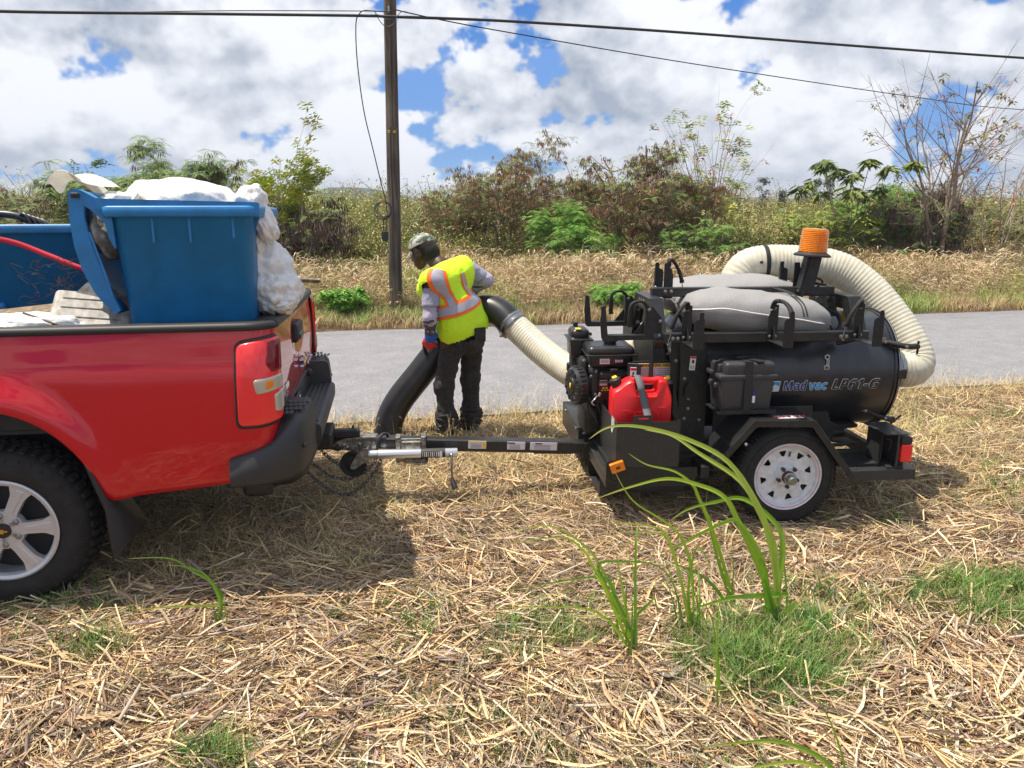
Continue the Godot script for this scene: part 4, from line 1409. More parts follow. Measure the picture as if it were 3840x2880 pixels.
	for ax in [-.72, .44]:
		q = G.new()
		var yz := [Vector2(-.20, 1.06), Vector2(-.315, 1.262), Vector2(-.64, 1.262), Vector2(-.76, 1.06)]
		for i in 3:
			q.beam(Vector3(ax, yz[i].y, yz[i].x), Vector3(ax, yz[i + 1].y, yz[i + 1].x), .075, .010, Vector3(0, 0.6, [1, 0.01, -1][i]) if i != 1 else Vector3.UP, .002)
		var pl := P2([.20, 1.05, .315, 1.257, .64, 1.257, .76, 1.05, .70, 1.05, .60, 1.19, .36, 1.19, .26, 1.05])
		q.prism(pl, .006, xf(Vector3(ax - .034, 0, 0), Basis(Vector3.UP, PI / 2)), .001)
		var ar := obj("rack_arch", q, M.black if ax < 0 else M.black_flat, t)
		q = split()
		for i in 3:
			q.prism(soft_poly(P2([.42 + i * .05, 1.205, .44 + i * .05, 1.245, .455 + i * .05, 1.245, .445 + i * .05, 1.205]), .006), .004, xf(Vector3(ax - .037, 0, 0), Basis(Vector3.UP, PI / 2)))
		obj("cut_out", q, M.zinc if ax < 0 else M.dark, ar)
		q = split()
		q.beam(Vector3(ax, 1.06, -.74), Vector3(ax, .98, -.80), .05, .05)
		q.beam(Vector3(ax, 1.06, -.21), Vector3(ax + .04 * signf(-ax), 1.0, -.36), .05, .05)
		obj("rack_foot", q, M.black_flat, t)
	# U-shaped tool holders with rubber straps
	var hold := func(at: Vector3, turn: float, flip: float) -> void:
		var B := Basis(Vector3.UP, turn)
		var h := Node3D.new()
		h.name = "tool_holder"
		t.add_child(h, true)
		h.transform = xf(at, B)
		var a := G.new()
		# back plate, shelf, gusset, outer upright; the holder reaches along +z
		a.prism(soft_poly(P2([-.03, -.02, -.03, .12, -.022, .135, -.022, .152, -.01, .152, -.008, .185, .024, .185, .026, -.02]), .006), .005, xf(Vector3.ZERO), .001)
		a.box(Vector3(0, -.012, .10), Vector3(.055, .005, .20), .001)
		a.prism(P2([0, -.01, 0, .07, .05, -.01]), .004, xf(Vector3(0.0, 0, 0), Basis(Vector3.UP, -PI / 2)))
		a.prism(soft_poly(P2([-.028, -.02, -.028, .125, -.018, .135, .0, .138, .0, .175, .022, .175, .026, .12, .026, -.02]), .008), .005, xf(Vector3(0, 0, .20)), .001)
		a.box(Vector3(.026, .06, .19), Vector3(.004, .16, .024), .001)
		obj("bracket", a, M.black_flat, h)
		a = G.new()
		bolts(a, [Vector3(-.018, .01, .003), Vector3(.014, .01, .003), Vector3(.0, .165, .004)], Vector3.BACK, .008)
		obj("bolt", a, M.steel, h)
		a = G.new()
		if flip > 0.0: rubber_strap(a, [Vector3(-.005, .165, .008), Vector3(-.01, .20, .02), Vector3(-.035, .20, .05), Vector3(-.075, .15, .06), Vector3(-.095, .09, .05), Vector3(-.10, .065, .045)])
		elif flip < 0.0: rubber_strap(a, [Vector3(-.015, .165, .008), Vector3(-.01, .205, .03), Vector3(.01, .21, .09), Vector3(.02, .18, .15), Vector3(.02, .13, .185)])
		if flip != 0.0: obj("rubber_strap", a, M.rubber, h)
		if flip > 0.0:
			a = G.new()
			a.tube(spline([Vector3(-.10, .07, .045), Vector3(-.105, .03, .045), Vector3(-.115, -.005, .045), Vector3(-.105, -.012, .045), Vector3(-.10, .0, .045)], 4), .003, 5)
			obj("strap_hook", a, M.steel, h)
	hold.call(Vector3(-.585, 1.062, -.155), 0.0, 1.0)
	hold.call(Vector3(-.098, 1.062, -.155), 0.0, -1.0)
	hold.call(Vector3(.395, 1.062, -.155), 0.0, 1.0)
	for z in [-.24, -.73]:
		var h := Node3D.new()
		h.name = "tool_holder"
		t.add_child(h, true)
		q = G.new()
		q.prism(soft_poly(P2([-1.05, 1.24, -1.028, 1.24, -1.012, 1.078, -.80, 1.078, -.80, 1.235, -.765, 1.235, -.71, 1.17, -.71, 1.052, -1.036, 1.050, -1.048, 1.065, -1.056, 1.15]), .006, 2), .005, xf(Vector3(0, 0, z + .028)), .001)
		q.beam(Vector3(-1.043, 1.24, z), Vector3(-1.026, 1.076, z), .05, .005, Vector3.RIGHT, .001)
		q.box(Vector3(-.91, 1.0755, z), Vector3(.225, .005, .052), .001)
		q.box(Vector3(-.80, 1.156, z), Vector3(.005, .16, .052), .001)
		q.prism(P2([-.86, 1.078, -.803, 1.078, -.803, 1.15]), .004, xf(Vector3(0, 0, z - .01)))
		obj("bracket", q, M.black_flat, h)
		q = G.new()
		bolts(q, [Vector3(-.785, 1.222, z + .032), Vector3(-.72, 1.155, z + .032), Vector3(-.722, 1.075, z + .032)], Vector3.BACK, .009)
		obj("bolt", q, M.steel, h)
		q = G.new()
		rubber_strap(q, [Vector3(-.785, 1.222, z + .02), Vector3(-.83, 1.265, z + .04), Vector3(-.89, 1.255, z + .06), Vector3(-.90, 1.18, z + .06), Vector3(-.895, 1.13, z + .055)])
		obj("rubber_strap", q, M.rubber, h)
	hold.call(Vector3(-.60, 1.262, -.51), PI, 1.0)
	hold.call(Vector3(.185, 1.262, -.51), PI, 0.0)
	# beacon on its mast
	q = G.new()
	q.beam(Vector3(.205, 1.27, -.46), Vector3(.245, 1.485, -.46), .06, .085, Vector3.RIGHT, .002)
	q.beam(Vector3(.180, 1.25, -.425), Vector3(.225, 1.485, -.425), .004, .016, Vector3.RIGHT, .001)
	q.tube(spline([Vector3(.27, 1.36, -.47), Vector3(.30, 1.35, -.45), Vector3(.31, 1.33, -.45), Vector3(.29, 1.31, -.46), Vector3(.28, 1.25, -.5)], 5), .007, 6)
	var mast := obj("beacon_mast", q, M.black_flat, t)
	var BX := xf(Vector3(.243, 1.492, -.47), Basis(Vector3.BACK, -0.06))
	q = G.new()
	q.lathe([Vector2(0, -.008), Vector2(.10, -.008), Vector2(.105, -.004), Vector2(.104, .003), Vector2(.09, .010), Vector2(.082, .016), Vector2(0, .016)], BX, 36)
	obj("beacon_base", q, M.trim, mast)
	q = G.new()
	var prl := []
	for i in 12:
		prl.append(Vector2(.0795 - i * .0006, .018 + i * .0105))
		prl.append(Vector2(.0815 - i * .0006, .018 + i * .0105 + .004))
		prl.append(Vector2(.0795 - i * .0006, .018 + i * .0105 + .008))
	prl.append(Vector2(.070, .150)); prl.append(Vector2(.05, .153)); prl.append(Vector2(0, .154))
	q.lathe(prl, BX, 40)
	M.beacon = mat(Color(1.0, 0.36, 0.006), 0.08)
	M.beacon.albedo_color.a = 0.42
	M.beacon.refraction_enabled = true
	M.beacon.refraction_scale = 0.045
	var lens := obj("amber_lens", q, M.beacon, mast)
	q = G.new()
	q.lathe([Vector2(.055, .018), Vector2(.045, .05), Vector2(.052, .12), Vector2(0, .13)], BX, 20)
	obj("reflector", q, mat(Color(0.9, 0.42, 0.03), 0.4), lens)
	# controls by the rear arch
	q = G.new()
	q.box(Vector3(.46, 1.20, -.78), Vector3(.09, .12, .08), .006)
	q.box(Vector3(.43, 1.17, -.62), Vector3(.05, .10, .20), .006)
	q.tube(spline([Vector3(.37, 1.22, -.48), Vector3(.39, 1.24, -.45), Vector3(.40, 1.17, -.44), Vector3(.42, 1.13, -.43), Vector3(.43, 1.09, -.42), Vector3(.40, 1.04, -.40)], 6), .011, 8)
	q.tube(spline([Vector3(.33, 1.20, -.50), Vector3(.37, 1.17, -.47), Vector3(.41, 1.15, -.42), Vector3(.42, 1.10, -.40), Vector3(.40, 1.06, -.38), Vector3(.36, 1.04, -.36)], 6), .010, 8)
	q.tube(spline([Vector3(.30, 1.16, -.50), Vector3(.36, 1.11, -.46), Vector3(.38, 1.06, -.42), Vector3(.37, 1.03, -.38)], 6), .008, 7)
	obj("hydraulic_hoses", q, M.wire, t)
	q = G.new()
	q.rbox(Vector3(.49, 1.125, -.46), Vector3(.05, .06, .06), .01)
	var sb := obj("stop_switch", q, M.yellow, t)
	q = G.new()
	q.lathe([Vector2(0, 0), Vector2(.012, 0), Vector2(.012, .018), Vector2(.024, .022), Vector2(.026, .034), Vector2(.018, .044), Vector2(0, .046)], xf(Vector3(.50, 1.115, -.43), Basis(Vector3.RIGHT, PI / 2) * Basis(Vector3.BACK, -0.7)), 18)
	obj("stop_button", q, M.decal_red, sb)
	# tray for the petrol can
	q = G.new()
	q.prism(soft_poly(P2([-.965, .335, -.965, .602, -.872, .604, -.868, .641, -.765, .641, -.761, .604, -.602, .606, -.602, .335]), .006), .004, xf(Vector3(0, 0, -.125)), .001)
	q.box(Vector3(-.963, .468, -.353), Vector3(.004, .268, .455), .001)
	q.box(Vector3(-.604, .468, -.353), Vector3(.004, .268, .455), .001)
	q.box(Vector3(-.783, .468, -.578), Vector3(.36, .268, .004), .001)
	q.box(Vector3(-.783, .338, -.353), Vector3(.36, .006, .45), .001)
	q.box(Vector3(-.9655, .46, -.353), Vector3(.002, .003, .45), .0005)
	var tray := obj("can_tray", q, M.black_worn, t)
	q = G.new()
	q.rbox(Vector3(-.815, .622, -.1222), Vector3(.055, .010, .003), .001)
	obj("strap_slot", q, M.decal_red, tray)
	q = G.new()
	q.prism(P2([.185, .560, .185, .607, .250, .607, .250, .520, .235, .512]), .002, xf(Vector3(-.9662, 0, 0), Basis(Vector3.UP, PI / 2)) )
	var tl := obj("label", q, M.white, tray)
	q = G.new()
	for i in 5: q.box(Vector3(-.9675, .590 - i * .012, -.215), Vector3(.001, .004, .042), .0003)
	q.box(Vector3(-.9675, .604, -.215), Vector3(.001, .007, .055), .0003)
	obj("print", q, M.print, tl)
	q = G.new()
	q.rbox(Vector3(-.958, .350, -.108), Vector3(.082, .058, .026), .006, Basis(Vector3.BACK, 0.32))
	var am := obj("side_marker", q, M.lens_amber, t)
	q = G.new()
	q.rbox(Vector3(-.956, .349, -.0945), Vector3(.024, .016, .004), .001, Basis(Vector3.BACK, 0.32))
	obj("reflector", q, M.rust, am)
	# battery shelf
	q = G.new()
	q.box(Vector3(-.245, .653, -.185), Vector3(.325, .005, .235), .001)
	q.box(Vector3(-.245, .662, -.070), Vector3(.325, .022, .004), .001)
	q.prism(soft_poly(P2([-.42, .65, -.40, .65, -.47, .76, -.50, .78, -.53, .76, -.53, .70]), .01), .005, xf(Vector3(0, 0, -.30)))
	q.box(Vector3(-.25, .62, -.28), Vector3(.20, .06, .04), .002)
	obj("battery_shelf", q, M.black_flat, t)
	engine(t)

func engine(t: Node3D) -> void:
	var q := G.new()
	q.box(Vector3(-.83, .375, -1.12), Vector3(.46, .010, .66), .002)
	q.box(Vector3(-1.058, .295, -1.12), Vector3(.008, .165, .66), .002)
	q.prism(soft_poly(P2([-1.055, .215, -1.055, .376, -.98, .376, -.97, .36, -.60, .36, -.60, .215]), .008), .006, xf(Vector3(0, 0, -.79)))
	q.tube([Vector3(-1.062, .36, -.83), Vector3(-1.062, .345, -.95)], .006, 6)
	obj("engine_platform", q, M.black_worn, t)
	q = G.new()
	bolts(q, [Vector3(-1.063, .35, -.86), Vector3(-1.063, .35, -1.3)], Vector3.LEFT, .012)
	bolts(q, [Vector3(-1.02, .34, -.786)], Vector3.BACK, .013)
	obj("bolt", q, M.steel, t)
	var e := Node3D.new()
	e.name = "engine"
	t.add_child(e, true)
	q = G.new()
	q.rbox(Vector3(-.92, .46, -.78), Vector3(.26, .17, .30), .03)
	q.rbox(Vector3(-.93, .62, -.74), Vector3(.22, .30, .26), .03)
	q.box(Vector3(-.89, .70, -.60), Vector3(.20, .22, .06), .01)
	for i in 7: q.box(Vector3(-.92, .52 + i * .022, -.90), Vector3(.22, .008, .16), .002)
	q.tube(spline([Vector3(-1.02, .60, -.58), Vector3(-1.035, .57, -.56), Vector3(-1.01, .54, -.54), Vector3(-.99, .50, -.55), Vector3(-.97, .46, -.58)], 5), .014, 7)
	q.tube(spline([Vector3(-1.04, .64, -.58), Vector3(-1.02, .60, -.55), Vector3(-.98, .58, -.55), Vector3(-.96, .52, -.57)], 5), .009, 6)
	obj("engine_block", q, M.black_flat, e)
	q = G.new()
	q.rbox(Vector3(-1.055, .72, -.80), Vector3(.05, .28, .34), .022)
	q.rbox(Vector3(-1.075, .80, -.92), Vector3(.05, .16, .14), .02)
	for i in 4: q.box(Vector3(-1.085, .735 + i * .020, -.80), Vector3(.012, .007, .16), .002, Basis(Vector3.RIGHT, 0.2))
	obj("fan_cowl", q, M.trim, e)
	q = G.new()
	var RC := xf(Vector3(-1.075, .695, -.66), Basis(Vector3.UP, 0.25) * XX * Basis(Vector3.RIGHT, PI))
	q.lathe([Vector2(.118, .0), Vector2(.116, .045), Vector2(.10, .062), Vector2(.05, .064), Vector2(.048, .070), Vector2(0, .071)], RC, 36)
	var rs := obj("recoil_starter", q, M.black, e)
	q = G.new()
	for i in 26:
		var a := TAU * i / 26.0
		q.box(RC * (Basis(Vector3.UP, a) * Vector3(.117, .028, 0)), Vector3(.010, .04, .012), .003, RC.basis * Basis(Vector3.UP, a))
		if i % 2 == 0: q.box(RC * (Basis(Vector3.UP, a) * Vector3(.085, .065, 0)), Vector3(.03, .008, .012), .002, RC.basis * Basis(Vector3.UP, a + .4))
	obj("cooling_fin", q, M.trim, rs)
	q = G.new()
	q.ell(RC * Vector3(.0, .072, .0), Vector3(.004, .018, .02))
	obj("emblem", q, M.yellow, rs)
	q = G.new()
	q.rbox(Vector3(-1.10, .74, -.97), Vector3(.03, .06, .05), .012)
	obj("pull_handle", q, M.trim, e)
	# fuel tank: tub, flange, domed lid
	q = G.new()
	q.rbox(Vector3(-.912, .865, -.66), Vector3(.275, .10, .24), .03, Basis.IDENTITY, .94)
	var ft := obj("fuel_tank", q, M.black, e)
	q = G.new()
	q.rbox(Vector3(-.912, .900, -.66), Vector3(.305, .010, .27), .005)
	q.rbox(Vector3(-.912, .920, -.66), Vector3(.285, .065, .25), .03)
	obj("tank_lid", q, M.black, ft)
	q = G.new()
	q.lathe([Vector2(.0, .0), Vector2(.035, .0), Vector2(.038, .02), Vector2(.048, .028), Vector2(.048, .046), Vector2(.042, .052), Vector2(0, .054)], xf(Vector3(-.905, .945, -.64)), 24)
	obj("fuel_cap", q, M.trim, ft)
	for lb in [[Vector3(-.955, .867, -.5385), Vector2(.060, .038)], [Vector3(-.868, .868, -.5385), Vector2(.046, .024)]]:
		q = G.new()
		q.box(lb[0], Vector3(lb[1].x, lb[1].y, .002), .0005)
		var l := obj("label", q, M.sign, ft)
		q = G.new()
		q.box(lb[0] + Vector3(0, lb[1].y * .5 - .003, .001), Vector3(lb[1].x, .006, .002), .0005)
		for i in 3: q.box(lb[0] + Vector3(0, .005 - i * .007, .001), Vector3(lb[1].x * .8, .0025, .002), .0005)
		obj("print", q, M.print, l)
	# air cleaner
	q = G.new()
	q.rbox(Vector3(-1.06, .905, -.86), Vector3(.13, .13, .19), .02, Basis.IDENTITY, .92)
	q.rbox(Vector3(-1.06, .955, -.86), Vector3(.155, .012, .22), .006)
	q.rbox(Vector3(-1.06, .985, -.86), Vector3(.12, .075, .18), .034)
	var ac := obj("air_cleaner", q, M.black, e)
	q = G.new()
	q.rbox(Vector3(-1.075, 1.02, -.80), Vector3(.035, .008, .05), .003)
	obj("label", q, M.yellow, ac)
	q = split()
	q.rbox(Vector3(-1.075, 1.035, -.90), Vector3(.03, .03, .03), .008)
	q.rbox(Vector3(-1.01, .985, -.81), Vector3(.05, .02, .03), .008)
	obj("wing_nut", q, M.trim, ac)
	# muffler guard, side panel and stickers
	q = G.new()
	q.rbox(Vector3(-.885, .775, -.555), Vector3(.21, .045, .07), .015)
	q.box(Vector3(-.885, .74, -.535), Vector3(.21, .006, .06), .002)
	q.box(Vector3(-1.005, .72, -.56), Vector3(.035, .20, .02), .006)
	q.tube([Vector3(-.93, .80, -.53), Vector3(-.85, .80, -.53)], .010, 8)
	q.rbox(Vector3(-.90, .81, -.535), Vector3(.05, .025, .04), .008)
	obj("muffler_guard", q, M.trim, e)
	q = G.new()
	q.box(Vector3(-.89, .69, -.545), Vector3(.20, .13, .006), .002)
	var sp := obj("side_panel", q, M.black, e)
	q = G.new()
	q.box(Vector3(-.958, .732, -.5405), Vector3(.046, .034, .002), .0005)
	obj("label", q, M.sign, sp)
	q = split()
	for i in 2: q.box(Vector3(-.958 + i * .02, .700, -.5405), Vector3(.014, .012, .002), .0005)
	for i in 3: q.prism(P2([-.007, 0, .007, 0, 0, .012]), .002, xf(Vector3(-.966 + i * .018, .682, -.5405)))
	obj("warning_label", q, M.yellow, sp)
	q = G.new()
	bolts(q, [Vector3(-1.005, .80, -.548), Vector3(-1.005, .66, -.548), Vector3(-.975, .79, -.53), Vector3(-.79, .79, -.53)], Vector3.BACK, .007)
	obj("bolt", q, M.steel, e)
	q = G.new()
	q.tube(spline([Vector3(-1.0, .655, -.52), Vector3(-1.02, .64, -.50), Vector3(-1.035, .62, -.50), Vector3(-1.02, .605, -.50)], 4), .004, 5)
	q.rbox(Vector3(-.985, .665, -.52), Vector3(.014, .026, .014), .003, Basis(Vector3.BACK, -0.4))
	obj("wiring_plug", q, M.alu, e)
	# guard plate with the safety sign
	q = G.new()
	q.box(Vector3(-.63, .745, -.575), Vector3(.26, .19, .006), .002)
	q.box(Vector3(-.755, .745, -.56), Vector3(.08, .17, .006), .002, Basis(Vector3.UP, -0.5))
	var gp2 := obj("guard_plate", q, M.trim, t)
	q = G.new()
	q.box(Vector3(-.628, .762, -.5705), Vector3(.224, .128, .002), .0006)
	var sg := obj("safety_sign", q, M.sign, gp2)
	q = G.new()
	q.box(Vector3(-.628, .8145, -.5690), Vector3(.222, .022, .002), .0006)
	obj("yellow_band", q, M.yellow, sg)
	text("OPERATING SAFETY", 0.0165, .002, M.print, xf(Vector3(-.612, .8145, -.5678)), sg)
	q = G.new()
	q.prism(P2([-.008, -.007, .008, -.007, 0, .008]), .002, xf(Vector3(-.707, .8145, -.5678)))
	for k in 2:
		for i in 7:
			q.box(Vector3(-.683 + k * .11 + .004 * (i % 2), .793 - i * .012, -.569), Vector3(.088 - .012 * (i % 3), .0022, .002), .0005)
	obj("print", q, M.print, sg)
	q = G.new()
	q.box(Vector3(-.762, .765, -.551), Vector3(.036, .085, .003), .0006, Basis(Vector3.UP, -0.2))
	var dg := obj("danger_label", q, M.white, gp2)
	q = G.new()
	q.box(Vector3(-.762, .797, -.5492), Vector3(.034, .016, .003), .0006, Basis(Vector3.UP, -0.2))
	obj("band", q, M.decal_red, dg)
	q = G.new()
	q.ell(Vector3(-.762, .768, -.5488), Vector3(.006, .015, .002))
	for i in 2: q.box(Vector3(-.762, .742 - i * .008, -.5492), Vector3(.026, .003, .003), .0006, Basis(Vector3.UP, -0.2))
	obj("print", q, M.print, dg)
	gp2.position = Vector3(-.049, .045, .142)

func gear_on_trailer() -> void:
	# petrol can in its tray
	var c := Node3D.new()
	c.name = numbered("petrol_can")
	add_child(c)
	c.transform = TR.transform * xf(Vector3(-.785, .344, -.34), Basis(Vector3.UP, -0.08) * Basis.from_scale(Vector3(.93, .965, 1.0)))
	tag(c, "red plastic petrol can with black cap and yellow spout, strapped in the trailer's tray", "petrol can")
	var q := G.new()
	var prof := P2([-.185, 0, -.185, .385, -.178, .415, -.145, .432, -.105, .462, -.075, .478, -.045, .478, -.035, .40, -.02, .392, .085, .392, .10, .40, .105, .478, .12, .484, .150, .480, .165, .455, .188, .385, .188, 0])
	var body := soft_poly(prof, .022, 4)
	# a loft across the can's thickness, narrowing at the flanks
	var rings := []
	for k in 9:
		var f := -1.0 + k / 4.0
		var s := 1.0 - 0.045 * pow(absf(f), 6.0)
		var ring := PackedVector3Array()
		for p in body: ring.append(Vector3(p.x * s, .012 + (p.y - .012) * (1.0 - 0.03 * pow(absf(f), 6.0)), f * .085 * (1.0 - 0.25 * smoothstep(.36, .48, p.y))))
		rings.append(ring)
	var gr := q.g()
	for i in 8:
		for j in body.size():
			var k := (j + 1) % body.size()
			q.quad(rings[i][j], rings[i][k], rings[i + 1][k], rings[i + 1][j], gr)
	var ix := Geometry2D.triangulate_polygon(body)
	for e in [0, 8]:
		var cg := q.g()
		for i in range(0, ix.size(), 3):
			var a := ix[i]; var b := ix[i + 1]; var d := ix[i + 2]
			if (body[b] - body[a]).cross(body[d] - body[a]) < 0:
				var s2 := b; b = d; d = s2
			if e == 0: q.tri(rings[e][a], rings[e][b], rings[e][d], cg)
			else: q.tri(rings[e][a], rings[e][d], rings[e][b], cg)
	q.flush()
	q.tube(spline([Vector3(-.06, .462, 0), Vector3(-.02, .466, 0), Vector3(.06, .462, 0), Vector3(.115, .468, 0)], 5), .020, 12)
	var cb := obj("can_body", q, M.petrol, c)
	q = split()
	for s in [-1, 1]: q.tube([Vector3(.03 + s * .135, .05, .078), Vector3(.03 + s * .09, .17, .083)], [.012, .016], 10)
	q.box(Vector3(-.095, .300, .084), Vector3(.045, .003, .005), .001)
	q.box(Vector3(.12, .318, .084), Vector3(.05, .003, .005), .001)
	obj("moulded_rib", q, M.petrol, cb)
	text("GASOLINE", .034, .006, M.petrol, xf(Vector3(.025, .275, .085)), cb, false)
	text("DANGER", .032, .006, M.petrol, xf(Vector3(.0, .225, .085)), cb, false)
	q = G.new()
	q.lathe([Vector2(.028, -.02), Vector2(.030, .0), Vector2(.036, .002), Vector2(.036, .034), Vector2(.03, .038), Vector2(0, .038)], xf(Vector3(-.148, .440, 0), Basis(Vector3.BACK, 0.35)), 24)
	var cp := obj("cap", q, M.trim, c)
	q = G.new()
	q.rbox(Vector3(-.162, .482, .0), Vector3(.03, .010, .045), .004, Basis(Vector3.BACK, 0.35))
	obj("cap_insert", q, M.yellow, cp)
	q = G.new()
	q.lathe([Vector2(.012, 0), Vector2(.014, .01), Vector2(.014, .028), Vector2(.011, .03), Vector2(.011, .034), Vector2(0, .035)], xf(Vector3(.152, .468, 0), Basis(Vector3.BACK, -1.0)), 12)
	obj("spout", q, M.yellow, c)
	# webbing strap over the can
	var s := G.new()
	var line := [Vector3(-.02, .30, -.13), Vector3(-.02, .44, -.09), Vector3(-.025, .486, -.03), Vector3(-.02, .488, .03), Vector3(-.015, .455, .085), Vector3(.0, .38, .12), Vector3(.012, .32, .17), Vector3(.016, .287, .213)]
	var pp := spline(line, 5)
	rings = []
	for i in pp.size():
		var tt: Vector3 = (pp[mini(i + 1, pp.size() - 1)] - pp[maxi(i - 1, 0)]).normalized()
		var n := tt.cross(Vector3.RIGHT).normalized()
		rings.append(PackedVector3Array([pp[i] + Vector3(-.022, 0, 0), pp[i] + Vector3(.022, 0, 0), pp[i] + Vector3(.022, 0, 0) + n * .003, pp[i] + Vector3(-.022, 0, 0) + n * .003]))
	s.skin(rings)
	var so := obj("webbing_strap", s, M.strap)
	so.transform = c.transform
	tag(so, "grey webbing strap over the red petrol can", "strap")
	# battery box
	var b := Node3D.new()
	b.name = numbered("battery_box")
	add_child(b)
	b.transform = TR.transform * xf(Vector3(-.247, .657, -.185))
	tag(b, "dark grey plastic battery box with lid above the trailer fender", "battery box")
	q = G.new()
	q.rbox(Vector3(0, .105, 0), Vector3(.31, .21, .205), .018, Basis.IDENTITY, .90)
	q.rbox(Vector3(-.150, .145, .0), Vector3(.05, .035, .11), .012)
	q.rbox(Vector3(.150, .145, .0), Vector3(.05, .035, .11), .012)
	obj("tub", q, M.battery, b)
	q = G.new()
	q.rbox(Vector3(0, .200, 0), Vector3(.335, .030, .225), .010)
	q.rbox(Vector3(.012, .238, .004), Vector3(.285, .085, .195), .020)
	q.rbox(Vector3(-.115, .232, -.02), Vector3(.085, .075, .13), .018)
	for i in 3: q.box(Vector3(.08, .2825, -.05 + i * .04), Vector3(.09, .008, .014), .003)
	obj("lid", q, M.battery, b)
	q = G.new()
	q.box(Vector3(.0, .115, .1125), Vector3(.046, .20, .003), .001)
	q.box(Vector3(.0, .284, .0), Vector3(.046, .003, .20), .001)
	q.box(Vector3(.0, .248, .106), Vector3(.046, .080, .003), .001, Basis(Vector3.RIGHT, -0.06))
	q.rbox(Vector3(-.012, .293, -.01), Vector3(.075, .016, .05), .004, Basis(Vector3.UP, 0.2))
	q.box(Vector3(.05, .288, .055), Vector3(.04, .004, .12), .001, Basis(Vector3.UP, 0.35))
	obj("hold_down_strap", q, M.trim, b)
	q = G.new()
	q.box(Vector3(.036, .085, .1045), Vector3(.018, .075, .003), .001, Basis(Vector3.RIGHT, 0.05))
	var lb := obj("label", q, M.navy, b)
	q = G.new()
	q.box(Vector3(.036, .075, .1058), Vector3(.016, .040, .003), .001, Basis(Vector3.RIGHT, 0.05))
	obj("label_panel", q, M.white, lb)
	# grey fabric dust bag slumped in the rack
	var bag := G.new()
	var lobes := [[Vector3(-.105, 1.165, -.46), Vector3(.44, .128, .26), -0.10], [Vector3(-.13, 1.225, -.86), Vector3(.45, .115, .28), 0.04]]
	var nz := FastNoiseLite.new()
	nz.frequency = 3.0
	for L in lobes:
		var rr := []
		for i in 25:
			var fx := -1.0 + i / 12.0
			var k := pow(maxf(0.0, 1.0 - pow(absf(fx), 3.2)), 0.42)
			var ring := PackedVector3Array()
			for j in 32:
				var a := TAU * j / 32.0
				var ca := signf(cos(a)) * pow(absf(cos(a)), 0.72)
				var sa := signf(sin(a)) * pow(absf(sin(a)), 0.85)
				var p := Vector3(fx * L[1].x, sa * L[1].y * k, ca * L[1].z * (0.35 + 0.65 * k))
				p.y += 0.012 * nz.get_noise_3dv(p * 1.3) + 0.010 * nz.get_noise_3dv(p * 3.2)
				if absf(sa) < 0.2: p.z *= 1.02
				ring.append(L[0] + Basis(Vector3.BACK, L[2]) * p)
			rr.append(ring)
		bag.skin(rr)
	var bo := obj("dust_bag", bag, M.canvas)
	bo.transform = TR.transform
	tag(bo, "pale grey fabric dust bag with piped seam lying in the trailer's rack", "dust bag")
	q = split()
	q.tube(spline([Vector3(-.535, 1.205, -.30), Vector3(-.45, 1.215, -.225), Vector3(-.36, 1.222, -.195), Vector3(-.22, 1.200, -.185), Vector3(-.08, 1.178, -.185), Vector3(.08, 1.155, -.19), Vector3(.20, 1.13, -.215), Vector3(.31, 1.11, -.30)], 5), .004, 6)
	q.tube(spline([Vector3(-.56, 1.235, -.60), Vector3(-.52, 1.20, -.60), Vector3(-.47, 1.17, -.58)], 5), .004, 6)
	obj("piping", q, M.white, bo)
	q = split()
	for k in 2: q.tube(spline([Vector3(.02 + k * .02, 1.302, -.46), Vector3(.065 + k * .02, 1.282, -.34), Vector3(.09 + k * .02, 1.235, -.245), Vector3(.10 + k * .02, 1.17, -.203)], 5), .004, 6)
	obj("zip", q, M.trim, bo)
	# suction hose from the nozzle to the fan housing, and the black nozzle tube itself
	var W := TR.transform.affine_inverse()
	var path := spline([Vector3(-.02, .905, -5.80), Vector3(.075, .83, -5.74), Vector3(.21, .725, -5.62), Vector3(.36, .635, -5.46), Vector3(.48, .60, -5.30), Vector3(.60, .655, -5.12), Vector3(.70, .77, -4.98), Vector3(.82, .875, -4.88), Vector3(.95, .90, -4.86)], 9)
	var ho := obj("suction_hose", hose_mesh(path, .104, .0028, .0245, 20), M.hose)
	tag(ho, "white ribbed suction hose running from the black nozzle to the trailer's fan", "hose")
	var nt := thing("suction_nozzle", "long black bent suction nozzle tube with its mouth on the dry grass", "nozzle")
	q = G.new()
	var np := spline([Vector3(-.965, -.01, -5.72), Vector3(-.962, .07, -5.73), Vector3(-.935, .18, -5.76), Vector3(-.86, .31, -5.80), Vector3(-.70, .505, -5.86), Vector3(-.50, .755, -5.92), Vector3(-.38, .895, -5.94), Vector3(-.27, .968, -5.93), Vector3(-.165, .985, -5.90), Vector3(-.075, .950, -5.85), Vector3(.00, .885, -5.79)], 8)
	q.tube(np, .108, 30)
	obj("tube", q, M.nozzle, nt)
	q = G.new()
	var cd := Vector3(.095, -.08, .06).normalized()
	var cx := xf(Vector3(.005, .882, -5.787), Basis(Quaternion(Vector3.UP, cd)))
	q.lathe([Vector2(.108, -.04), Vector2(.116, -.035), Vector2(.116, -.02), Vector2(.112, -.016), Vector2(.112, .004), Vector2(.117, .008), Vector2(.117, .022), Vector2(.111, .028)], cx, 30)
	q.box(cx * Vector3(.03, .01, .115), Vector3(.04, .018, .02), .004)
	obj("hose_clamp", q, M.steel, nt)
	q = G.new()
	q.tube(spline([Vector3(-.56, .76, -5.86), Vector3(-.60, .80, -5.74), Vector3(-.62, .80, -5.70), Vector3(-.66, .74, -5.70), Vector3(-.66, .66, -5.80)], 5), .014, 8)
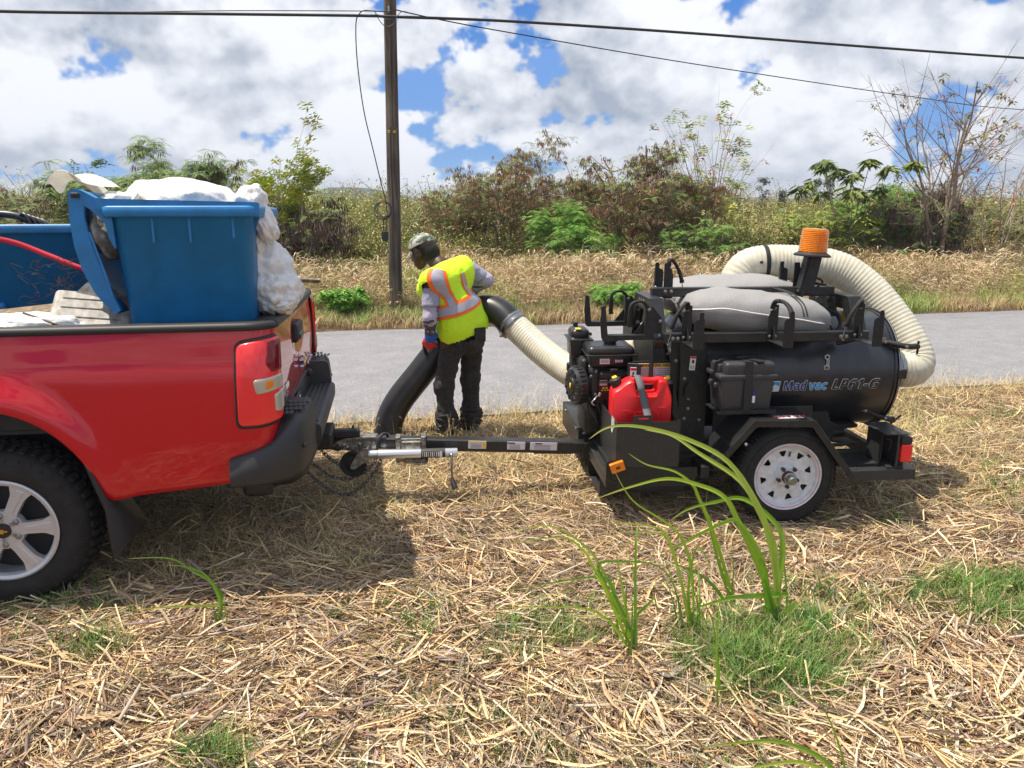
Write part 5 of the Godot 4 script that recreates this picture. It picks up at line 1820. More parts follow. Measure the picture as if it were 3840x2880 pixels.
	obj("grip", q, M.trim, nt)

func crumple(q: G, c: Vector3, r: Vector3, sd: int, amp: float, fr := 6.0, n := 30, b := Basis.IDENTITY, pw := 1.0) -> void:
	# a creased, sagging lump of film or cloth
	var nz := FastNoiseLite.new()
	nz.seed = sd
	nz.frequency = 1.0
	nz.fractal_type = FastNoiseLite.FRACTAL_RIDGED
	nz.fractal_octaves = 3
	var sm := FastNoiseLite.new()
	sm.seed = sd + 50
	sm.frequency = 1.0
	sm.fractal_octaves = 2
	var rings := []
	for i in n + 1:
		var th := PI * i / n
		var ring := PackedVector3Array()
		for j in n * 2:
			var ph := TAU * j / (n * 2.0)
			var d := Vector3(sin(th) * cos(ph), -cos(th), sin(th) * sin(ph))
			var s := 1.0 + amp * 0.55 * sm.get_noise_3dv(d * fr * 0.22 + Vector3(sd, 0, 0)) + amp * 0.22 * absf(nz.get_noise_3dv(d * Vector3(1, .55, 1) * fr * 0.30 + Vector3(0, sd, 0)))
			var e := Vector3(signf(d.x) * pow(absf(d.x), pw), signf(d.y) * pow(absf(d.y), pw), signf(d.z) * pow(absf(d.z), pw))
			ring.append(c + b * (e * r * s))
		rings.append(ring)
	q.skin(rings, false)

func sheet(q: G, f: Callable, nu: int, nv: int, thick := 0.003, towards := Vector3.UP) -> void:
	# a thin cloth given by f(u, v) with u, v in 0..1, closed with its back
	var top := []
	for i in nu + 1:
		var row := PackedVector3Array()
		for j in nv + 1: row.append(f.call(float(i) / nu, float(j) / nv))
		top.append(row)
	var gr := q.g()
	for i in nu:
		for j in nv: q.quad(top[i][j], top[i + 1][j], top[i + 1][j + 1], top[i][j + 1], gr)
	q.flush(towards)

func wheelie_bin(q: G, top: Vector2, bot: Vector2, h: float) -> void:
	# hollow tapered tub with a rolled rim; origin at the middle of its foot
	var rings := []
	for k in [[0.0, 0.0], [0.02, 0.0], [1.0, 0.0], [1.0, 0.012], [0.955, 0.012], [0.955, 0.028], [0.965, 0.034], [1.0, 0.034], [1.006, 0.026], [1.006, -0.012], [0.10, -0.01], [0.03, -0.01]]:
		var ring := PackedVector3Array()
		var w := lerpf(bot.x, top.x, k[0])
		var d := lerpf(bot.y, top.y, k[0])
		for p in G.rrect(w + 2 * k[1], d + 2 * k[1], 0.045, 5): ring.append(Vector3(p.x, k[0] * h, p.y))
		rings.append(ring)
	q.skin(rings)

func bins_and_rubbish() -> void:
	var TT: Transform3D = (get_node("pickup_truck") as Node3D).transform
	# the bin by the tailgate
	var b := Node3D.new()
	b.name = numbered("wheelie_bin")
	add_child(b)
	b.transform = TT * xf(Vector3(.845, .815, -.42))
	tag(b, "blue wheelie bin by the tailgate, overfull with white packaging, lid hanging open", "wheelie bin", "blue bins in the truck bed")
	var q := G.new()
	wheelie_bin(q, Vector2(.60, .56), Vector2(.50, .46), .965)
	var body := obj("bin_body", q, M.bin, b)
	q = split()
	for x in [-.125, .03]: q.prism(P2([-.006, .95, -.006, .815, .0, .805, .006, .815, .006, .95]), .024, xf(Vector3(x, 0, .268)), .002)
	q.prism(P2([-.006, .93, -.006, .835, .0, .825, .006, .835, .006, .93]), .020, xf(Vector3(.215, 0, .268)), .002)
	for z in [-.2, -.07, .07, .2]: q.prism(P2([.285, .93, .325, .93, .29, .84]), .006, xf(Vector3(0, 0, z)))
	obj("rib", q, M.bin, body)
	q = G.new()
	# the corner of the rim dips at the front, deeper apron
	q.rbox(Vector3(.32, .945, 0), Vector3(.035, .05, .60), .012)
	q.prism(soft_poly(P2([-.345, 1.005, -.335, .955, -.18, .952, .14, .952, .24, .935, .335, .928, .338, .985, -.28, 1.0]), .012), .02, xf(Vector3(0, 0, .292)), .005)
	obj("rim_apron", q, M.bin, body)
	q = G.new()
	for z in [-.25, .255]:
		q.prism(soft_poly(P2([-.445, 1.035, -.42, 1.045, -.39, 1.03, -.33, .995, -.29, .98, -.285, .78, -.31, .83, -.32, .90, -.37, .955, -.42, .985, -.45, 1.0]), .014), .05, xf(Vector3(0, 0, z)), .008)
	q.tube([Vector3(-.425, 1.015, -.28), Vector3(-.425, 1.015, .285)], .020, 14)
	q.box(Vector3(-.33, .975, 0), Vector3(.03, .05, .5), .01)
	obj("hinge_handle", q, M.bin, b)
	q = G.new()
	q.rbox(Vector3(-.425, 1.015, .288), Vector3(.034, .022, .012), .005)
	obj("hinge_pin", q, M.trim, b)
	# lid, a shallow dish swung fully open
	q = G.new()
	var edge := [[-.455, 1.035], [-.462, .92], [-.455, .80], [-.435, .70], [-.40, .61], [-.37, .56], [-.315, .50]]
	var inner := [[-.395, 1.03], [-.400, .92], [-.385, .82], [-.36, .72], [-.335, .63], [-.315, .57], [-.295, .515]]
	for z in [-.265, .27]:
		var pl := PackedVector2Array()
		for p in edge: pl.append(Vector2(p[0], p[1]))
		for i in inner.size(): pl.append(Vector2(inner[-1 - i][0], inner[-1 - i][1]))
		q.prism(pl, .022, xf(Vector3(0, 0, z)), .005)
	var rr := []
	for i in edge.size():
		var e := Vector2(edge[i][0], edge[i][1])
		var ring := PackedVector3Array()
		for k in [[-.27, 0.0], [-.2, -.03], [0, -.045], [.2, -.03], [.27, 0.0], [.27, .008], [0, -.03], [-.27, .008]]: ring.append(Vector3(e.x + .01 + k[1] * sin(PI * i / 6.0), e.y, k[0]))
		rr.append(ring)
	q.skin(rr)
	q.tube(spline([Vector3(-.385, .86, .285), Vector3(-.365, .78, .287), Vector3(-.34, .68, .287), Vector3(-.32, .58, .285)], 5), .006, 7)
	obj("lid", q, M.bin, b)
	q = G.new()
	for x in [-.26]: q.lathe([Vector2(0, -.03), Vector2(.10, -.03), Vector2(.10, .03), Vector2(0, .03)], xf(Vector3(x, .07, -.22), ZX), 20)
	obj("wheel", q, M.rubber, b)
	q = G.new()
	q.box(Vector3(.12, .74, .259), Vector3(.012, .003, .002), .0005, Basis(Vector3.BACK, -0.4))
	q.box(Vector3(.148, .742, .259), Vector3(.03, .003, .002), .0005, Basis(Vector3.BACK, -0.25))
	q.box(Vector3(.112, .735, .259), Vector3(.003, .02, .002), .0005)
	obj("scuff", q, M.print, b)
	# second bin further forward in the bed
	var b2 := Node3D.new()
	b2.name = numbered("wheelie_bin")
	add_child(b2)
	b2.transform = TT * xf(Vector3(-.18, .815, -1.12), Basis(Vector3.UP, 0.12))
	tag(b2, "lidless blue bin at the left picture edge, crossed by a red strap", "wheelie bin", "blue bins in the truck bed")
	q = G.new()
	wheelie_bin(q, Vector2(.86, .66), Vector2(.78, .56), .885)
	obj("bin_body", q, M.bin2, b2)
	q = G.new()
	q.rbox(Vector3(-.17, .45, .31), Vector3(.20, .10, .05), .02)
	q.prism(P2([-.43, .70, -.36, .58, -.43, .40]), .02, xf(Vector3(0, 0, .322)), .004)
	obj("moulded_panel", q, M.bin2, b2)
	q = G.new()
	var line := spline([Vector3(-.62, 1.66, -.66), Vector3(-.3, 1.655, -.66), Vector3(-.09, 1.625, -.655), Vector3(.08, 1.555, -.65), Vector3(.24, 1.487, -.64), Vector3(.42, 1.44, -.66)], 6)
	var rs := []
	for i in line.size():
		var w := 0.014
		var tilt := 0.35 * sin(i * 0.25)
		rs.append(PackedVector3Array([line[i] + Vector3(0, w, tilt * w), line[i] + Vector3(0, -w, -tilt * w), line[i] + Vector3(.002, -w, -tilt * w + .004), line[i] + Vector3(.002, w, tilt * w + .004)]))
	q.skin(rs)
	var so := obj("load_strap", q, mat(Color(0.52, 0.012, 0.04), 0.75))
	so.transform = TT
	tag(so, "red webbing load strap stretched across the blue bin at left", "strap")
	# rusty wire netting
	q = G.new()
	var r2 := RandomNumberGenerator.new()
	r2.seed = 12
	for k in 26:
		var p0 := Vector3(r2.randf_range(.04, .28), r2.randf_range(1.28, 1.50), r2.randf_range(-.62, -.5))
		var pts := [p0]
		for i in 7: pts.append(pts[-1] + Vector3(r2.randf_range(-.05, .05), r2.randf_range(-.045, .045), r2.randf_range(-.02, .02)))
		q.tube(spline(pts, 3), .0011, 4, false)
	var net := obj("wire_netting", q, mat(Color(0.05, 0.03, 0.02), 0.8))
	net.transform = TT
	tag(net, "tangled rusty wire netting in front of the left blue bin", "netting")
	# plastic panel, cardboard and film lying in the bed
	q = G.new()
	var B := Basis(Vector3.BACK, -0.24) * Basis(Vector3.RIGHT, 0.62) * Basis(Vector3.UP, 0.2)
	q.rbox(Vector3(.39, 1.29, -.25), Vector3(.34, .05, .30), .02, B)
	for i in 4: q.tube([Vector3(.39, 1.29, -.25) + B * Vector3(-.13, .026, -.09 + i * .06), Vector3(.39, 1.29, -.25) + B * Vector3(.12, .026, -.09 + i * .06)], .005, 6)
	q.prism(soft_poly(P2([-.12, -.02, .16, -.02, .10, .10, -.02, .12]), .02), .03, xf(Vector3(.36, 1.33, -.33), Basis(Vector3.BACK, -0.2) * Basis(Vector3.RIGHT, -0.2)), .008)
	var pn := obj("plastic_tray", q, M.panel)
	pn.transform = TT
	tag(pn, "grimy off-white ribbed plastic tray lying in the truck bed", "plastic tray")
	q = G.new()
	q.box(Vector3(.10, 1.30, -.34), Vector3(.36, .012, .22), .003, Basis(Vector3.BACK, 0.10) * Basis(Vector3.RIGHT, 0.25))
	var cd := obj("cardboard", q, mat(Color(0.34, 0.27, 0.18), 0.9, 0.0, tex_patch, 4.0))
	cd.transform = TT
	tag(cd, "flat brown cardboard piece under the film at left in the bed", "cardboard")
	q = G.new()
	crumple(q, Vector3(.10, 1.265, -.20), Vector3(.26, .055, .12), 5, .5, 7.0, 22)
	crumple(q, Vector3(-.22, 1.275, -.22), Vector3(.24, .06, .14), 6, .5, 7.0, 22)
	var fl := obj("plastic_film", q, M.film)
	fl.transform = TT
	tag(fl, "crumpled clear plastic film in the bed beside the left rail", "plastic film")
	q = G.new()
	q.tube([Vector3(.14, 1.325, -.16), Vector3(.22, 1.30, -.13), Vector3(.31, 1.268, -.11)], .006, 6)
	var stc := obj("stick", q, M.bark)
	stc.transform = TT
	tag(stc, "thin brown stick resting on film near the bed rail", "stick")
	q = G.new()
	for i in 5: q.tube(spline([Vector3(-.38 + i * .02, 1.72 - i * .004, -1.5), Vector3(-.37 + i * .025, 1.765 - i * .008, -1.48), Vector3(-.33 + i * .03, 1.745 - i * .012, -1.46), Vector3(-.30 + i * .03, 1.66, -1.45)], 4), .010, 6)
	q.tube(spline([Vector3(-.7, 1.76, -1.5), Vector3(-.5, 1.765, -1.5), Vector3(-.38, 1.745, -1.5), Vector3(-.26, 1.68, -1.5)], 4), .022, 8)
	q.box(Vector3(-.5, 1.45, -1.52), Vector3(.4, .5, .03), .01)
	var bl := obj("car_grille", q, M.black)
	bl.transform = TT
	tag(bl, "black slatted car part standing behind the left blue bin", "car part")
	# packaging heaped on the bin
	q = G.new()
	crumple(q, Vector3(.80, 1.775, -.42), Vector3(.25, .135, .24), 14, .25, 6.0, 40, Basis(Vector3.BACK, -0.12), .85)
	crumple(q, Vector3(.55, 1.795, -.36), Vector3(.10, .06, .15), 19, .4, 7.0, 24)
	var bw := obj("bubble_wrap", q, M.film)
	bw.transform = TT
	tag(bw, "shiny heap of clear bubble wrap on top of the blue bin", "bubble wrap")
	q = G.new()
	sheet(q, func(u: float, v: float) -> Vector3: return Vector3(lerpf(.235, .56, u), 1.868 + .075 * sin(u * 5.2) * (1 - u * .5) - .09 * u * u + .02 * sin(v * 6.0 + u * 4.0), -.30 - .22 * v + .03 * sin(u * 7.0)), 22, 12)
	sheet(q, func(u: float, v: float) -> Vector3: return Vector3(lerpf(.33, .53, u), 1.945 - .09 * u - .02 * sin(u * 4.0 + v * 3.0), -.30 - .20 * v - .02 * cos(u * 9.0)), 14, 10)
	sheet(q, func(u: float, v: float) -> Vector3: return Vector3(lerpf(.62, .72, u) + .02 * v, 1.84 - .03 * absf(u - .5) * 4.0, -.15 - .12 * v), 8, 8)
	var fm := obj("foam_sheet", q, M.foam)
	fm.transform = TT
	tag(fm, "white foam packing sheets sticking out left over the bin rim", "foam sheet")
	q = G.new()
	crumple(q, Vector3(1.105, 1.80, -.35), Vector3(.075, .085, .13), 23, .35, 6.0, 26, Basis(Vector3.BACK, -0.5))
	crumple(q, Vector3(1.165, 1.715, -.36), Vector3(.05, .10, .12), 25, .4, 6.0, 26, Basis(Vector3.BACK, 0.3))
	crumple(q, Vector3(1.135, 1.61, -.38), Vector3(.022, .09, .10), 27, .5, 6.0, 22)
	var wr := obj("packing_film", q, M.bagw)
	wr.transform = TT
	tag(wr, "white packing film spilling over the bin's right-hand rim", "packing film")
	q = G.new()
	crumple(q, Vector3(1.11, 1.455, -.52), Vector3(.15, .195, .24), 31, .30, 7.0, 44, Basis(Vector3.BACK, 0.35))
	crumple(q, Vector3(1.18, 1.375, -.45), Vector3(.125, .115, .20), 33, .35, 7.0, 36)
	crumple(q, Vector3(1.235, 1.325, -.33), Vector3(.06, .035, .07), 37, .5, 6.0, 20, Basis(Vector3.BACK, 0.5))
	var bg := obj("rubbish_bag", q, M.bagw)
	bg.transform = TT
	tag(bg, "bulging white rubbish bag wedged between the bin and the tailgate", "rubbish bag")
	q = G.new()
	q.box(Vector3(1.22, 1.41, -.80), Vector3(.30, .02, .10), .003, Basis(Vector3.BACK, -0.08) * Basis(Vector3.UP, 0.1))
	var wd := obj("board_offcut", q, mat(Color(0.42, 0.35, 0.25), 0.85, 0.0, tex_streak, 2.0))
	wd.transform = TT
	tag(wd, "short pale board poking out behind the white rubbish bag", "board")
	q = G.new()
	crumple(q, Vector3(.475, 1.66, -.36), Vector3(.055, .12, .2), 41, .4, 6.0, 20, Basis(Vector3.BACK, 0.3))
	var cl := obj("grey_cloth", q, mat(Color(0.40, 0.40, 0.38), 0.9, 0.0, tex_patch, 9.0))
	cl.transform = TT
	tag(cl, "dirty grey cloth squeezed between the bin and its open lid", "cloth")

# Surface nets round tapered bones [a, ra, b, rb]; bones melt into each other (k = 1 / blend width).
func nets(q: G, bones: Array, cell: float, k: float, amp := 0.0, freq := 8.0, keep = null, tint = null, stretch := Vector3.ONE) -> void:
	var lo := Vector3.ONE * 1e9
	var hi := -lo
	for b in bones:
		for e in [0, 2]:
			var r: float = b[e + 1] + 2.5 / k + amp
			lo = lo.min(b[e] - Vector3.ONE * r)
			hi = hi.max(b[e] + Vector3.ONE * r)
	var n := Vector3i(((hi - lo) / cell).ceil()) + Vector3i(2, 2, 2)
	var acc := PackedFloat32Array()
	acc.resize(n.x * n.y * n.z)
	for b in bones:
		var A: Vector3 = b[0]
		var Bv: Vector3 = b[2]
		var ra: float = b[1]
		var rb: float = b[3]
		var m := maxf(ra, rb) + 2.0 / k + cell
		var i0 := Vector3i(((A.min(Bv) - Vector3.ONE * m - lo) / cell).floor()).max(Vector3i.ZERO)
		var i1 := Vector3i(((A.max(Bv) + Vector3.ONE * m - lo) / cell).ceil()).min(n - Vector3i.ONE)
		var ab := Bv - A
		var l2 := maxf(ab.length_squared(), 1e-9)
		for z in range(i0.z, i1.z + 1):
			for y in range(i0.y, i1.y + 1):
				for x in range(i0.x, i1.x + 1):
					var p := lo + Vector3(x, y, z) * cell
					var t := clampf((p - A).dot(ab) / l2, 0.0, 1.0)
					var d := p.distance_to(A + ab * t) - lerpf(ra, rb, t)
					if d < 4.0 / k: acc[(z * n.y + y) * n.x + x] += exp(-k * d)
	var nz := FastNoiseLite.new()
	nz.frequency = freq
	nz.fractal_octaves = 3
	nz.fractal_type = FastNoiseLite.FRACTAL_RIDGED
	var f := PackedFloat32Array()
	f.resize(acc.size())
	for i in acc.size(): f[i] = 1.0 if acc[i] <= 1e-6 else -log(acc[i]) / k
	if amp > 0.0:
		for z in n.z:
			for y in n.y:
				for x in n.x:
					var i := (z * n.y + y) * n.x + x
					if absf(f[i]) < 3.0 * cell: f[i] += amp * nz.get_noise_3dv((lo + Vector3(x, y, z) * cell) * stretch)
	var vid := PackedInt32Array()
	vid.resize(f.size())
	vid.fill(-1)
	var vs := PackedVector3Array()
	var off := [Vector3i(0, 0, 0), Vector3i(1, 0, 0), Vector3i(0, 1, 0), Vector3i(1, 1, 0), Vector3i(0, 0, 1), Vector3i(1, 0, 1), Vector3i(0, 1, 1), Vector3i(1, 1, 1)]
	var edges := [[0, 1], [2, 3], [4, 5], [6, 7], [0, 2], [1, 3], [4, 6], [5, 7], [0, 4], [1, 5], [2, 6], [3, 7]]
	var nx := n.x
	var nxy := n.x * n.y
	for z in n.z - 1:
		for y in n.y - 1:
			for x in n.x - 1:
				var i := z * nxy + y * nx + x
				var s := f[i] < 0.0
				if (f[i + 1] < 0.0) == s and (f[i + nx] < 0.0) == s and (f[i + nx + 1] < 0.0) == s and (f[i + nxy] < 0.0) == s and (f[i + nxy + 1] < 0.0) == s and (f[i + nxy + nx] < 0.0) == s and (f[i + nxy + nx + 1] < 0.0) == s: continue
				var sum := Vector3.ZERO
				var c := 0
				for e in edges:
					var oa: Vector3i = off[e[0]]
					var ob: Vector3i = off[e[1]]
					var fa := f[i + oa.z * nxy + oa.y * nx + oa.x]
					var fb := f[i + ob.z * nxy + ob.y * nx + ob.x]
					if (fa < 0.0) == (fb < 0.0): continue
					sum += Vector3(oa).lerp(Vector3(ob), fa / (fa - fb))
					c += 1
				vid[i] = vs.size()
				vs.append(lo + (Vector3(x, y, z) + sum / c) * cell)
	var gr := q.g()
	for z in range(1, n.z - 1):
		for y in range(1, n.y - 1):
			for x in range(1, n.x - 1):
				var i := z * nxy + y * nx + x
				var s := f[i] < 0.0
				for ax in 3:
					var st: int = [1, nx, nxy][ax]
					if (f[i + st] < 0.0) == s: continue
					var u: int = [nx, nxy, 1][ax]
					var w: int = [nxy, 1, nx][ax]
					var a := vid[i - u - w]; var b := vid[i - w]; var c := vid[i]; var d := vid[i - u]
					if a < 0 or b < 0 or c < 0 or d < 0: continue
					var ctr := (vs[a] + vs[b] + vs[c] + vs[d]) * 0.25
					if keep != null and not keep.call(ctr): continue
					if tint != null: q.col = tint.call(ctr)
					if s: q.quad(vs[a], vs[b], vs[c], vs[d], gr)
					else: q.quad(vs[d], vs[c], vs[b], vs[a], gr)
	q.col = Color.WHITE
	q.flush()

func worker() -> void:
	var w := thing("person", "person in camouflage cap, yellow-green safety vest and dark jeans, guiding the black nozzle", "person", Vector3(-.42, 0, -5.76))
	var O := w.position
	var pel := Vector3(-.37, .83, -5.75) - O
	var waist := Vector3(-.395, .98, -5.75) - O
	var chest := Vector3(-.465, 1.17, -5.77) - O
	var neck := Vector3(-.535, 1.325, -5.79) - O
	var head := Vector3(-.665, 1.428, -5.85) - O
	var lsh := Vector3(-.592, 1.215, -5.62) - O
	var lel := Vector3(-.597, .965, -5.575) - O
	var lwr := Vector3(-.608, .805, -5.65) - O
	var rsh := Vector3(-.355, 1.315, -5.89) - O
	var rel := Vector3(-.195, 1.205, -5.93) - O
	var rwr := Vector3(-.36, 1.08, -6.02) - O
	var lhip := Vector3(-.445, .80, -5.68) - O
	var lkn := Vector3(-.515, .44, -5.70) - O
	var lan := Vector3(-.505, .085, -5.70) - O
	var rhip := Vector3(-.30, .83, -5.82) - O
	var rkn := Vector3(-.325, .455, -5.84) - O
	var ran := Vector3(-.325, .085, -5.86) - O
	var fwd := Vector3(-.8, 0, -.6)
	var q := G.new()
	# the body: trunk, limbs, neck in one surface
	nets(q, [[pel, .115, waist, .11], [waist, .11, chest, .125], [chest, .12, neck, .06], [lsh, .055, rsh, .055], [neck, .055, head + Vector3(.05, -.03, .02), .05], [lsh, .052, lel, .041], [lel, .040, lwr, .028], [rsh, .052, rel, .041], [rel, .040, rwr, .028], [lhip, .085, lkn, .058], [lkn, .056, lan, .040], [rhip, .085, rkn, .058], [rkn, .056, ran, .040], [lan, .04, lan + fwd * .12 + Vector3(0, -.05, 0), .03], [ran, .04, ran + fwd * .12 + Vector3(0, -.05, 0), .03]], .014, 55.0)
	# head, finer: looking down to the left
	var hx := Vector3(-.80, -.42, -.43).normalized()
	var hz := hx.cross(Vector3.UP).normalized()
	var hy := hz.cross(hx).normalized()
	var H := func(x: float, y: float, z: float) -> Vector3: return head + hx * x + hy * y + hz * z
	nets(q, [[H.call(.0, .035, 0), .088, H.call(-.035, .03, 0), .085], [H.call(.045, .0, 0), .06, H.call(.05, -.055, 0), .048], [H.call(.07, -.085, .0), .028, H.call(.075, -.088, 0), .026], [H.call(.088, .01, 0), .017, H.call(.112, -.022, 0), .014], [H.call(.09, .028, .03), .014, H.call(.09, .028, -.03), .014], [H.call(.092, -.055, .016), .010, H.call(.092, -.055, -.016), .010], [H.call(.088, -.070, .014), .010, H.call(.088, -.070, -.014), .010], [H.call(-.005, .0, .078), .016, H.call(-.012, -.03, .080), .010], [H.call(-.005, .0, -.078), .016, H.call(-.012, -.03, -.080), .010], [H.call(-.03, -.03, 0), .055, H.call(-.05, -.085, 0), .052]], .0065, 120.0)
	obj("body", q, M.skin, w)
	q = split()
	for s in [-1, 1]: q.ell(H.call(.093, .012, s * .030), Vector3(.010, .010, .010), Basis.IDENTITY, 8)
	obj("eye", q, M.white, w)
	q = G.new()
	for s in [-1, 1]: q.box(H.call(.104, .012, s * .032), Vector3(.006, .030, .05), .002, Basis(hx, hy, hz))
	q.box(H.call(.045, .016, .076), Vector3(.12, .008, .004), .002, Basis(hx, hy, hz) * Basis(Vector3.UP, 0.15))
	obj("glasses", q, M.black, w)
	q = G.new()
	nets(q, [[H.call(-.02, .02, 0), .092, H.call(-.05, -.025, 0), .078], [H.call(-.045, -.05, 0), .06, H.call(-.055, -.07, 0), .05]], .009, 90.0, .004, 60.0, func(p: Vector3) -> bool: return (p - head).dot(hx) < 0.012)
	obj("hair", q, mat(Color(0.010, 0.009, 0.008), 0.9), w)
	# cap
	var camo := FastNoiseLite.new()
	camo.frequency = 22.0
	camo.fractal_octaves = 2
	var camo_c := func(p: Vector3) -> Color:
		var v := camo.get_noise_3dv(p)
		var v2 := camo.get_noise_3dv(p * 1.3 + Vector3(5, 3, 1))
		if v > .22: return Color(.05, .085, .045)
		if v < -.25: return Color(.44, .43, .37)
		if v2 > .28: return Color(.10, .065, .04)
		return Color(.20, .24, .19)
	q = G.new()
	var gr := q.g()
	var cen: Vector3 = H.call(-.012, .042, 0)
	for i in 16:
		for j in 36:
			var pp := []
			for k in [[0, 0], [1, 0], [1, 1], [0, 1]]:
				var th: float = PI * .52 * (i + k[0]) / 16.0
				var ph: float = TAU * (j + k[1]) / 36.0
				pp.append(cen + hx * (sin(th) * cos(ph) * .108) + hz * (sin(th) * sin(ph) * .098) + hy * (cos(th) * .088 + .004))
			q.col = camo_c.call((pp[0] + pp[2]) * .5)
			q.quad(pp[0], pp[1], pp[2], pp[3], gr)
	q.flush()
	gr = q.g()
	for i in 10:
		for j in 16:
			var pp := []
			for k in [[0, 0], [1, 0], [1, 1], [0, 1]]:
				var u: float = (i + k[0]) / 10.0
				var a: float = lerpf(-1.15, 1.15, (j + k[1]) / 16.0)
				var rad: float = .098 + u * .085 * cos(a * .75)
				pp.append(cen + hx * (cos(a) * rad) + hz * (sin(a) * (.092 + u * .004)) + hy * (.0 - u * .032 - .030 * sin(a) * sin(a) * u))
			q.col = camo_c.call((pp[0] + pp[2]) * .5)
			q.quad(pp[0], pp[1], pp[2], pp[3], gr)
	q.flush(hy)
	q.col = Color(.2, .24, .19)
	q.ell(cen + hy * .093, Vector3(.008, .005, .008), Basis.IDENTITY, 8)
	obj("cap", q, M.plain, w)
	# jeans
	var leg := func(p: Vector3) -> bool: return true
	q = G.new()
	nets(q, [[pel + Vector3(-.03, -.03, .04), .115, pel + Vector3(.04, 0, -.05), .115], [pel + Vector3(.045, -.06, .06), .092, pel + Vector3(.05, -.07, -.02), .092], [lhip, .098, lkn, .074], [lkn, .074, lan + Vector3(0, .09, 0), .068], [lan + Vector3(0, .10, 0), .078, lan + Vector3(-.005, .0, 0), .080], [rhip, .098, rkn, .074], [rkn, .074, ran + Vector3(0, .09, 0), .066], [ran + Vector3(0, .10, 0), .076, ran + Vector3(0, -.0, 0), .078]], .012, 60.0, .013, 4.5, func(p: Vector3) -> bool: return p.y > .035 and (p - pel).dot(Vector3(-.33, 1, 0).normalized()) < -.055, null, Vector3(1, 2.0, 1))
	var jn := obj("jeans", q, M.jeans, w)
	# rumpled hems round the boots
	q = G.new()
	for an in [lan, ran]:
		for r in 4:
			var ring := []
			for j in 21:
				var a := TAU * j / 20.0
				ring.append(an + Vector3(cos(a) * (.078 + .006 * sin(a * 3 + r)), .02 + r * .032 + .012 * sin(a * 2 + r * 1.7), sin(a) * (.076 + .006 * cos(a * 2 + r))))
			q.tube(ring, .014 - .002 * (r % 2), 8, false)
	obj("trouser_fold", q, M.jeans, jn)
	q = split()
	# back pockets and waistband loops, proud of the cloth
	var back := Vector3(.62, .12, .78).normalized()
	q.box(pel + back * .135 + Vector3(.05, -.02, -.02), Vector3(.10, .11, .012), .004, Basis(Vector3(.78, 0, -.62), Vector3.UP, Vector3(.62, 0, .78)))
	q.box(pel + back * .13 + Vector3(-.085, -.03, .05), Vector3(.09, .11, .012), .004, Basis(Vector3(.78, 0, -.62), Vector3.UP, Vector3(.62, 0, .78)))
	obj("pocket", q, M.jeans, jn)
	# boots
	q = split()
	for an in [lan, ran]:
		nets(q, [[an + Vector3(0, .02, 0), .045, an + Vector3(.015, -.04, .01), .046], [an + Vector3(0, -.035, 0), .044, an + fwd * .13 + Vector3(0, -.045, 0), .040], [an + fwd * .13 + Vector3(0, -.045, 0), .042, an + fwd * .16 + Vector3(0, -.05, 0), .034]], .010, 90.0, 0.0, 8.0, func(p: Vector3) -> bool: return p.y > -.06)
	obj("boot", q, M.boot, w)
	# T-shirt: sleeves and the hem below the vest
	var lmid := lsh.lerp(lel, .60)
	var rmid := rsh.lerp(rel, .72)
	q = G.new()
	nets(q, [[pel + Vector3(-.03, -.02, .04), .150, pel + Vector3(.04, .01, -.05), .150], [waist + Vector3(-.02, 0, .03), .125, chest, .13], [chest + Vector3(-.05, .02, .06), .105, chest + Vector3(.06, .06, -.06), .105], [lsh + Vector3(.01, -.01, -.01), .077, lmid, .068], [rsh + Vector3(-.01, -.01, .01), .076, rmid, .066], [lsh + Vector3(.04, 0, -.04), .06, rsh + Vector3(-.04, 0, .04), .06]], .012, 60.0, .010, 6.0, func(p: Vector3) -> bool: return (p - neck).length() > .06 and (p - lmid).dot((lel - lsh).normalized()) < .015 and (p - rmid).dot((rel - rsh).normalized()) < .012 and (p - pel).dot(Vector3(-.33, 1, 0).normalized()) > -.082)
	obj("shirt", q, M.shirt, w)
	# printed arm sleeves
	var sl := FastNoiseLite.new()
	sl.frequency = 13.0
	sl.fractal_octaves = 3
	for side in [[lsh, lel, lwr], [rsh, rel, rwr]]:
		q = G.new()
		var s0: Vector3 = side[0].lerp(side[1], .45)
		nets(q, [[s0, .056, side[1], .050], [side[1], .050, side[2], .040]], .009, 80.0, .004, 14.0, null, func(p: Vector3) -> Color:
			var along: float = (p - s0).dot((side[2] - s0).normalized()) / (side[2] - s0).length()
			return Color(.085, .07, .11) if along + .55 * sl.get_noise_3dv(p * Vector3(.6, 2.2, .6)) > .52 else Color(.40, .38, .47))
		obj("arm_sleeve", q, M.plain, w)
	# hi-vis vest over the trunk
	q = G.new()
	var vb := [[pel + Vector3(-.05, .03, .05), .150, pel + Vector3(.05, .05, -.06), .150], [waist + Vector3(-.03, 0, .04), .134, waist + Vector3(.04, .03, -.04), .134], [waist + Vector3(-.02, .02, .03), .140, chest + Vector3(-.04, 0, .03), .142], [chest + Vector3(-.06, .02, .06), .120, chest + Vector3(.06, .06, -.06), .122], [lsh + Vector3(.01, .005, -.01), .104, rsh + Vector3(-.02, -.01, .03), .094], [chest + Vector3(-.165, -.02, -.03), .095, waist + Vector3(-.15, .06, -.04), .08]]
	var hem := func(p: Vector3) -> float: return (p - pel).dot(Vector3(-.33, 1, 0).normalized())
	nets(q, vb, .011, 45.0, .012, 3.2, func(p: Vector3) -> bool: return (p - neck - Vector3(-.02, .03, 0)).length() > .075 and hem.call(p) > -.028 and (p.y < lsh.y - .16 or (p - lsh).dot(Vector3(-.37, -.3, .93).normalized()) < .075) and (p.y < rsh.y - .2 or (p - rsh).dot(Vector3(.72, -.1, -.68).normalized()) < .050), null, Vector3(1.0, .7, 1.0))
